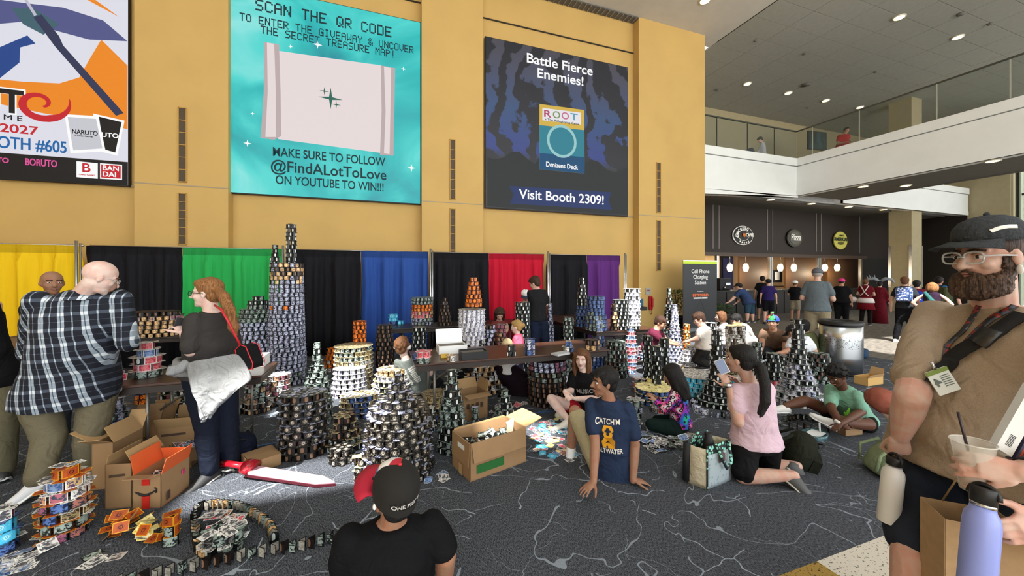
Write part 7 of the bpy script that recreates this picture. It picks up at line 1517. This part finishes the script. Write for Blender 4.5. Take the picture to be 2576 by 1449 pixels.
# table-top boxes
def tbox(px0, px1, py, d, h, m_, label, nm='box', hh=TB, lid=None):
    a, b = G(px0, py, hh), G(px1, py, hh); y = Vector((0, 1, 0)); b.y = a.y; t = thing(nm, (a+b)/2+y*d/2, label, 'box'); L = b.x-a.x
    for p, s_ in (((L/2, .004, h/2), (L, .006, h)), ((L/2, d, h/2), (L, .006, h)), ((0, d/2, h/2), (.006, d, h)), ((L, d/2, h/2), (.006, d, h)), ((L/2, d/2, .004), (L, d, .006))): M().box(a+Vector(p), s_).build('side_panel', m_, t)
    if lid: M().slab([a+Vector((0, d, h)), a+Vector((L, d, h)), a+Vector((L, d+lid*.3, h+lid)), a+Vector((0, d+lid*.3, h+lid))], Vector((0, .006, 0))).build('lid', m_, t)
    M().slab([a+Vector((.01, .02, h*.8)), a+Vector((L-.01, .02, h*.8)), a+Vector((L-.01, d-.02, h*.8)), a+Vector((.01, d-.02, h*.8))], UP*.002).build('contents', mat('box_content', '6a655c', .8), t); return t
tbox(1105, 1180, 893, .28, .10, m_white, 'long white card storage box with raised lid on centre table', lid=.16)
tbox(1163, 1233, 907, .2, .085, mat('box_black', '141519', .5), 'black open card box on centre table before the white round tower')
tbox(1110, 1131, 901, .06, .035, mat('box_yellow', 'd8b040', .5), 'small yellow card box beside the long white box')
tbox(622, 660, 925, .2, .11, m_white, 'white card box at right end of left table')
tbox(10, 52, 945, .3, .16, m_black, 'black printed box on the far left table'); tbox(0, 52, 905, .3, .2, m_kr, 'brown carton on far left behind black sleeve', hh=.9)
a = G(455, 935, TB); tag(M().loft([(a+Vector((-.1, 0, .04)), (0, .04, 0), (0, 0, .03)), (a+Vector((0, .02, .06)), (0, .07, 0), (0, 0, .05)), (a+Vector((.12, 0, .03)), (0, .05, 0), (0, 0, .03))], 12).build('grey_pouch', cloth('pouch_grey', '55565c')), 'crumpled grey and white pouch on left table by hoodie sleeve', 'pouch')
tag(M().box(G(1410, 892, TB)+UP*.012, (.2, .12, .02), rz=.3).build('magazine', mat('magazine_pale', 'b8bcc0', .4)), 'pale booklet lying on right half of centre table', 'booklet')
for px, py, n_ in ((296, 950, 2), (303, 957, 1)):
    o = bpy.data.objects.new('leaning_card', card_mesh('flat', 'red')); COL.objects.link(o); o.location = G(px, py, TB)+UP*.03; o.rotation_euler = (1.1, 0, .2); tag(o, 'red-backed card leaning at front edge of left table', 'card', 'red cards at table edge')
# ---- toy sword
p0, p1 = G(632, 1190, .03), G(842, 1222, .0); d = (p1-p0).normalized(); sd = Vector((-d.y, d.x, 0)); L = (p1-p0).length
sw = thing('toy_sword', (p0+p1)/2-UP*(p0+p1).z/2, 'red toy sword with pale pink blade lying on carpet', 'toy sword')
M().slab([p0-sd*.055, p0+d*(L-.14)-sd*.05, p0+d*L+sd*.0, p0+d*(L-.14)+sd*.05, p0+sd*.055], UP*.035).build('blade', [mat('sword_pink', 'c49aa6', .45)], sw)
M().slab([p0-sd*.062, p0+d*(L-.12)-sd*.057, p0+d*(L+.01)-sd*.002, p0+d*(L-.12)+sd*.057, p0+sd*.062], UP*.02).build('blade_edge', mat('sword_maroon', '4a1420', .4), sw)
mr_ = mat('sword_red', 'a01424', .2, coat=.5)
M().loft([(p0+d*.02+UP*.05, sd*.085, UP*.05), (p0-d*.045+UP*.05, sd*.075, UP*.055), (p0-d*.06+UP*.05, sd*.05, UP*.04)], 20).build('guard', mr_, sw)
M().loft([(p0-d*.05+UP*.05, sd*.03, UP*.025), (p0-d*.2+UP*.05, sd*.028, UP*.024), (p0-d*.27+UP*.05, sd*.04, UP*.03)], 14).build('grip', mr_, sw)
# ---- tote bag
a, b, c3 = G(1778, 1232), G(1838, 1207), G(1731, 1214); ux, uy = b-a, c3-a; Ht = .34; tb = thing('tote_bag', a+(ux+uy)/2, 'cream and mint patterned tote bag on carpet before kneeling woman in pink', 'bag')
n = NT('mint_print'); v = n.n('TexVoronoi', Scale=34.0, Vector=n.coord()); n.put(n.b.inputs['Base Color'], n.mix(n.math('LESS_THAN', v.outputs[0], .42), '1d2c2c', '8fd8c4')); n.b.inputs['Roughness'].default_value = .7; m_mint = n.m
n = NT('pale_film'); v = n.n('TexVoronoi', Scale=30.0, Vector=n.coord()); n.put(n.b.inputs['Base Color'], n.mix(n.math('LESS_THAN', v.outputs[0], .3), 'aebcc2', '8fa6b0')); n.b.inputs['Roughness'].default_value = .35; m_film = n.m
k = .03*UP
def bulge(p, q, h0, h1, m_, nm, out):
    vs = []; N = 8
    for j in range(N+1):
        for i in range(N+1): s_, z_ = i/N, h0+(h1-h0)*j/N; vs.append(p.lerp(q, s_)+UP*z_+out*(.022*math.sin(PI*s_)*math.sin(PI*min(1, z_/Ht*.8+.1))))
    g = M(); g.add(vs, [(j*(N+1)+i, j*(N+1)+i+1, (j+1)*(N+1)+i+1, (j+1)*(N+1)+i) for j in range(N) for i in range(N)], 0, True); o = g.build(nm, m_, tb); q_ = o.modifiers.new('s', 'SOLIDIFY'); q_.thickness = .006; return o
o1, o2 = ux.cross(UP).normalized(), -uy.cross(UP).normalized()
bulge(a, b, 0, Ht*.8, m_film, 'film_panel', o1); bulge(a, b, Ht*.8, Ht, m_mint, 'mint_band', o1); bulge(c3, a, 0, Ht*.93, cloth('cream_canvas', 'cfc6ac', 14, .5), 'cream_side', o2); bulge(b+uy, b, 0, Ht*.95, cloth('cream_canvas', 'cfc6ac'), 'cream_side', ux.normalized()); bulge(c3, b+uy, 0, Ht*1.03, m_mint, 'mint_back', -o1)
M().slab([a+ux*0, a+ux, a+ux+uy, a+uy], UP*.004).build('bottom', m_mint, tb)
M().cap(a+UP*.005+o1*.004, a+UP*Ht*.95+o1*.004, .007, .007).build('mint_piping', m_mint, tb)
M().tube([a+ux*.3+UP*Ht+o1*.02, a+ux*.38+UP*Ht*.7+o1*.05, a+ux*.55+UP*Ht*.45+o1*.055, a+ux*.78+UP*Ht*.55+o1*.05, a+ux*.8+UP*Ht+o1*.02], .012, 8).build('handle', m_mint, tb)
M().tube([c3+ux*.2+UP*Ht, c3+ux*.3+uy*-.2+UP*(Ht+.07), c3+ux*.6+uy*-.3+UP*(Ht+.06), c3+ux*.8+UP*Ht], .012, 8).build('handle', m_mint, tb)
M().slab([a+ux*(.35)+UP*.20+o1*.03, a+ux*.6+UP*.2+o1*.03, a+ux*.6+UP*.26+o1*.028, a+ux*.48+UP*.29+o1*.026, a+ux*.35+UP*.26+o1*.028], o1*.004).build('charm_patch', mat('patch_brown', '5a4a48', .7), tb)
tag(M().tube([c3+uy*.12+UP*.02, c3+uy*.05+UP*Ht*.95], .03, 10).build('rolled_umbrella', mat('umbrella_black', '15161c', .7)), 'dark rolled umbrella leaning on left side of tote bag', 'umbrella')
p = a+ux*.45+uy*.5; hb = thing('black_flask', p+UP*.02, 'black capped flask standing in the tote bag', 'bottle'); M().loft([(p+UP*z_, (r, 0, 0), (0, r, 0)) for z_, r in ((.02, .04), (.33, .04), (.36, .028), (.4, .028), (.405, .02))], 16).build('body', m_black, hb)
# ---- backpacks on the floor
def floor_pack(c, w_, d_, h_, rz, m_, label, tilt=0):
    t = thing('backpack', (c.x, c.y, 0), label, 'backpack'); R_ = Matrix.Rotation(rz, 3, 'Z') @ Matrix.Rotation(tilt, 3, 'X'); g = M()
    g.loft([(Vector(c)+R_ @ Vector((0, 0, z_)), R_ @ Vector((w_/2*k, 0, 0)), R_ @ Vector((0, d_/2*k, 0))) for z_, k in ((.0, .8), (h_*.08, 1), (h_*.5, 1.04), (h_*.8, .9), (h_*.95, .6), (h_, .2))], 20); g.build('body', m_, t)
    M().box(Vector(c)+R_ @ Vector((0, -d_*.52, h_*.32)), (w_*.7, .06, h_*.4), mtx=R_).build('pocket', m_, t)
    M().tube([Vector(c)+R_ @ Vector((w_*.3*math.cos(q), -d_*.5*abs(math.sin(q))-.01, h_*.5+h_*.42*math.sin(q))) for q in [i*PI/10 for i in range(11)]], .006, 6).build('zip', m_black, t)
    for k in (-1, 1): M().tube([Vector(c)+R_ @ Vector((k*w_*.25, d_*.4, h_*.9)), Vector(c)+R_ @ Vector((k*w_*.35, d_*.75, h_*.5)), Vector(c)+R_ @ Vector((k*w_*.3, d_*.5, h_*.08))], .014, 6).build('strap', m_, t)
    return t
floor_pack(G(2210, 1192), .34, .2, .30, 1.0, cloth('pack_sage', '8b9a78', 10, .4), 'sage green backpack lying behind the bearded man\'s hand', .5)
floor_pack(G(1995, 1165), .34, .24, .3, .6, cloth('pack_olive', '20231a', 10, .5), 'dark olive backpack on carpet behind kneeling woman in pink', .35)
floor_pack(G(600, 1150), .28, .22, .22, .3, cloth('pack_navy', '161c2e'), 'navy drawstring sack behind dark jeans on carpet')
tag(M().box(G(1845, 1140)+UP*.14, (.1, .03, .22), rz=.5).build('green_folder', mat('folder_green', '5cc02a', .5)), 'lime green folder standing behind kneeling woman in pink', 'folder')
# ---- steel bin
c = P(2114, HY, 6.4); c.z = 0; bn = thing('litter_bin', c, 'round perforated stainless steel litter bin with black lid', 'bin')
n = NT('perforated_steel'); n.b.inputs['Metallic'].default_value = 1; n.b.inputs['Roughness'].default_value = .28; co = n.coord(); wv = n.n('TexNoise', Scale=1.0, Detail=2.0, Vector=n.n('Mapping', Vector=co)); 
v = n.n('TexVoronoi', Scale=55.0, Vector=co); X_, Y_, Z_ = n.xyz(co); band_ = n.math('MULTIPLY', n.math('MULTIPLY', n.math('GREATER_THAN', Z_, .45), n.math('LESS_THAN', Z_, .66)), n.math('LESS_THAN', v.outputs[0], .3))
n.put(n.b.inputs['Base Color'], n.mix(band_, 'c2c6ca', '4a4c50')); m_perf = n.m
rb = .295; M().loft([((c.x, c.y, z_), (rb, 0, 0), (0, rb, 0)) for z_ in (.03, .3, .6, .84)], 40).build('drum', m_perf, bn)
M().loft([((c.x, c.y, z_), (r, 0, 0), (0, r, 0)) for z_, r in ((.84, .31), (.88, .315), (.9, .30), (.905, .2), (.88, .19))], 40, caps=False).build('lid', mat('lid_rubber', '17171a', .5), bn); M().cyl((c.x, c.y, .86), (c.x, c.y, .87), .2).build('opening', m_black, bn)
M().cyl((c.x, c.y, 0), (c.x, c.y, .03), .27).build('foot_ring', m_black, bn)
tag(M().cap(G(2172, 905)+UP*.1, G(2176, 898)+UP*.12, .08, .06).build('blue_bag', cloth('bag_denim', '2f4560')), 'blue rounded bag behind the steel bin', 'bag')
# ---- charging-station banner, plants, wall telephone
Yb = 8.6; xa, xb = pxr(1718, 1803, Yb); zt = ZY(1760, 657, Yb); bs = thing('banner_stand', ((xa+xb)/2, Yb, 0), 'black roll-up banner reading Cell Phone Charging Station', 'banner')
M().box(((xa+xb)/2, Yb, (zt+.1)/2), (xb-xa, .012, zt-.1)).build('banner_sheet', mat('banner_black', '23262a', .5), bs); M().box(((xa+xb)/2, Yb-.009, zt-.04), (xb-xa, .006, .085)).build('lime_band', mat('banner_lime', 'c4e02c', .5), bs)
M().box(((xa+xb)/2, Yb, .06), (xb-xa+.04, .2, .09)).build('cassette', m_chrome, bs); M().cyl(((xa+xb)/2, Yb+.03, .1), ((xa+xb)/2, Yb+.03, zt), .012).build('support_pole', m_chrome, bs); M().box(((xa+xb)/2, Yb, zt+.01), (xb-xa, .03, .03)).build('top_bar', m_chrome, bs)
xm = (xa+xb)/2; mwb = mat('print_pure_white', 'f4f4f4', .5)
for tx, py, sz in (('Cell Phone', 683, .165), ('Charging', 697, .165), ('Station', 711, .165)): put_text(tx, sz*1.0, mwb, bs, (xm, Yb-.012, ZY(1760, py, Yb)), sx=.95)
put_text('POWERED BY', .04, mwb, bs, (xm, Yb-.012, ZY(1760, 733, Yb))); put_text('RIFTBOUND', .11, mat('banner_orange', 'd8683a', .5), bs, (xm, Yb-.012, ZY(1760, 743, Yb)), bold=.006); put_text('LEAGUE OF LEGENDS', .055, mwb, bs, (xm, Yb-.012, ZY(1760, 750, Yb)), bold=.004)
gl = M()
for q in ((0, .95, .3, .35), (0, .95, -.3, .35), (.3, .35, -.35, .2)): gl.bar((xm+q[0], Yb-.01, q[1]), (xm+q[2], Yb-.01, q[3]), .004, .003)
gl.build('fine_lines', mat('line_grey', '55585c', .6), bs)
def plant(px, Y, top, spread, label):
    x = XY(px, Y)[0]; h = ZY(px, top, Y); t = thing('potted_plant', (x, Y, 0), label, 'plant'); M().loft([((x, Y, z_), (r, 0, 0), (0, r, 0)) for z_, r in ((0, .16), (.35, .21), (.4, .22), (.4, .18), (.36, .17))], 20).build('pot', mat('pot_dark', '2a2624', .5), t)
    st_ = M(); lf = M()
    for k in range(7): st_.tube([(x, Y, .38), (x+R.uniform(-.1, .1), Y+R.uniform(-.1, .1), h*.55), (x+R.uniform(-.2, .2), Y+R.uniform(-.2, .2), h*.85)], [.012, .009, .005], 6)
    for k in range(230):
        a_, zz = R.uniform(0, 6.28), R.uniform(.42, 1); r = spread*math.sin(PI*min(1, (zz-.3)/.75))**.6*R.uniform(.3, 1); p = Vector((x+r*math.cos(a_), Y+r*math.sin(a_), h*zz)); d = Vector((math.cos(a_+R.uniform(-.6, .6)), math.sin(a_+R.uniform(-.6, .6)), R.uniform(-.5, .6))).normalized(); s_, u_ = frame(d); l = R.uniform(.07, .12)
        lf.add([p, p+d*l*.5+s_*l*.28+u_*.01, p+d*l, p+d*l*.5-s_*l*.28+u_*.01], [(0, 1, 2, 3)], 0, True)
    st_.build('stem', mat('stem_brown', '4a3a24', .8), t); o = lf.build('leaf', mat('leaf_green', '3c6a2c', .5, noise=(8, .3)), t); o['kind'] = 'stuff'; q = o.modifiers.new('s', 'SOLIDIFY'); q.thickness = .002
plant(1704, 9.2, 728, .26, 'bushy green potted plant left of the charging banner'); plant(1820, 9.3, 765, .28, 'leafy green potted plant right of the charging banner')
Yw = WF; x = XY(1630, Yw)[0]; tg = thing('wall_telephone', (x+.12, Yw-.06, 1.0), 'red wall telephone with coiled cord on yellow pier', 'telephone')
bevel(M().box((XY(1634, Yw)[0], Yw-.05, ZY(1634, 762, Yw)), (.12, .08, .42)).build('housing', mat('phone_red', 'a8121c', .3), tg), .02); xx_ = XY(1634, Yw)[0]
bevel(M().box((xx_+.02, Yw-.11, ZY(1634, 760, Yw)), (.05, .05, .28)).build('handset', mat('phone_red', 'a8121c', .3), tg), .015); M().tube([(xx_, Yw-.06, ZY(1634, 776, Yw)), (xx_+.02, Yw-.1, ZY(1634, 784, Yw)), (xx_+.01, Yw-.06, ZY(1634, 790, Yw))], .012, 6).build('cord', mat('phone_red', 'a8121c', .3), tg)
x2 = XY(1630, Yw)[0]; tg = thing('wall_notice', (x2, Yw-.01, 1.3), 'grey notice plate with red lettering above wall telephone', 'sign'); M().box((x2, Yw-.012, ZY(1630, 733, Yw)), (.19, .014, .22)).build('plate', mat('plate_grey', 'a8a6a0', .5), tg); put_text('FIRE', .07, mat('ink_red', 'a82230', .5), tg, (x2, Yw-.024, ZY(1630, 731, Yw)))
x3 = XY(1610, WF-.5)[0]; tg = thing('charging_kiosk', (x3, WF-.5, 0), 'small black kiosk with blue screen by the yellow pier', 'kiosk'); M().box((x3, WF-.5, ZY(1610, 776, WF-.5)), (.32, .25, .1)).build('tray', m_black, tg); M().box((x3, WF-.42, ZY(1610, 762, WF-.5)), (.34, .04, .22)).build('display', emis('kiosk_blue', '3a7a9a', .5), tg); M().box((x3, WF-.45, .4), (.06, .06, .85)).build('post', m_chrome, tg); M().box((x3, WF-.45, .015), (.36, .3, .03)).build('base', m_black, tg)
# ---- blue tape on the carpet, small things
m_bt = mat('tape_blue', '2a5a9c', .5)
for i, (p_, q_, w_) in enumerate(((((600, 1130), (705, 1112)), 0, 'behind the ring-emblem block'), (((1090, 1086), (1160, 1080)), 0, 'between black towers'), (((1290, 1044), (1420, 1032)), 0, 'behind the loose cards'), (((1715, 995), (1760, 985)), 0, 'left of the tall black column'), (((1920, 968), (1960, 963)), 0, 'left of the stepped pyramid'))):
    a, b = G(*p_[0]), G(*p_[1]); tag(M().bar(a+UP*.002, b+UP*.002, .025, .002).build('tape_strip', m_bt), 'blue floor tape strip '+w_, 'tape')
b = G(1403, 1052); tag(M().ball(b+UP*.035, .035).build('ball', mat('ball_cream', 'd8d0b8', .8)), 'small cream ball beside cross-legged woman', 'ball')
p = G(2050, 1100); tr = thing('glass_tray', p, 'low glassy tray with cards and white stick before boy in green', 'tray'); M().loft([(p+UP*z_, (.14*k, 0, 0), (0, .1*k, 0)) for z_, k in ((0, .9), (.05, 1), (.05, .93), (.01, .85))], 20, caps=False).build('rim', mat('glass_teal', '5a8a90', .1, alpha=.6), tr); M().box(p+UP*.04, (.2, .12, .01), rz=.2).build('card_bundle', m_white, tr); M().cyl(p+Vector((.08, 0, .05)), p+Vector((.07, 0, .14)), .008).build('white_stick', m_white, tr)
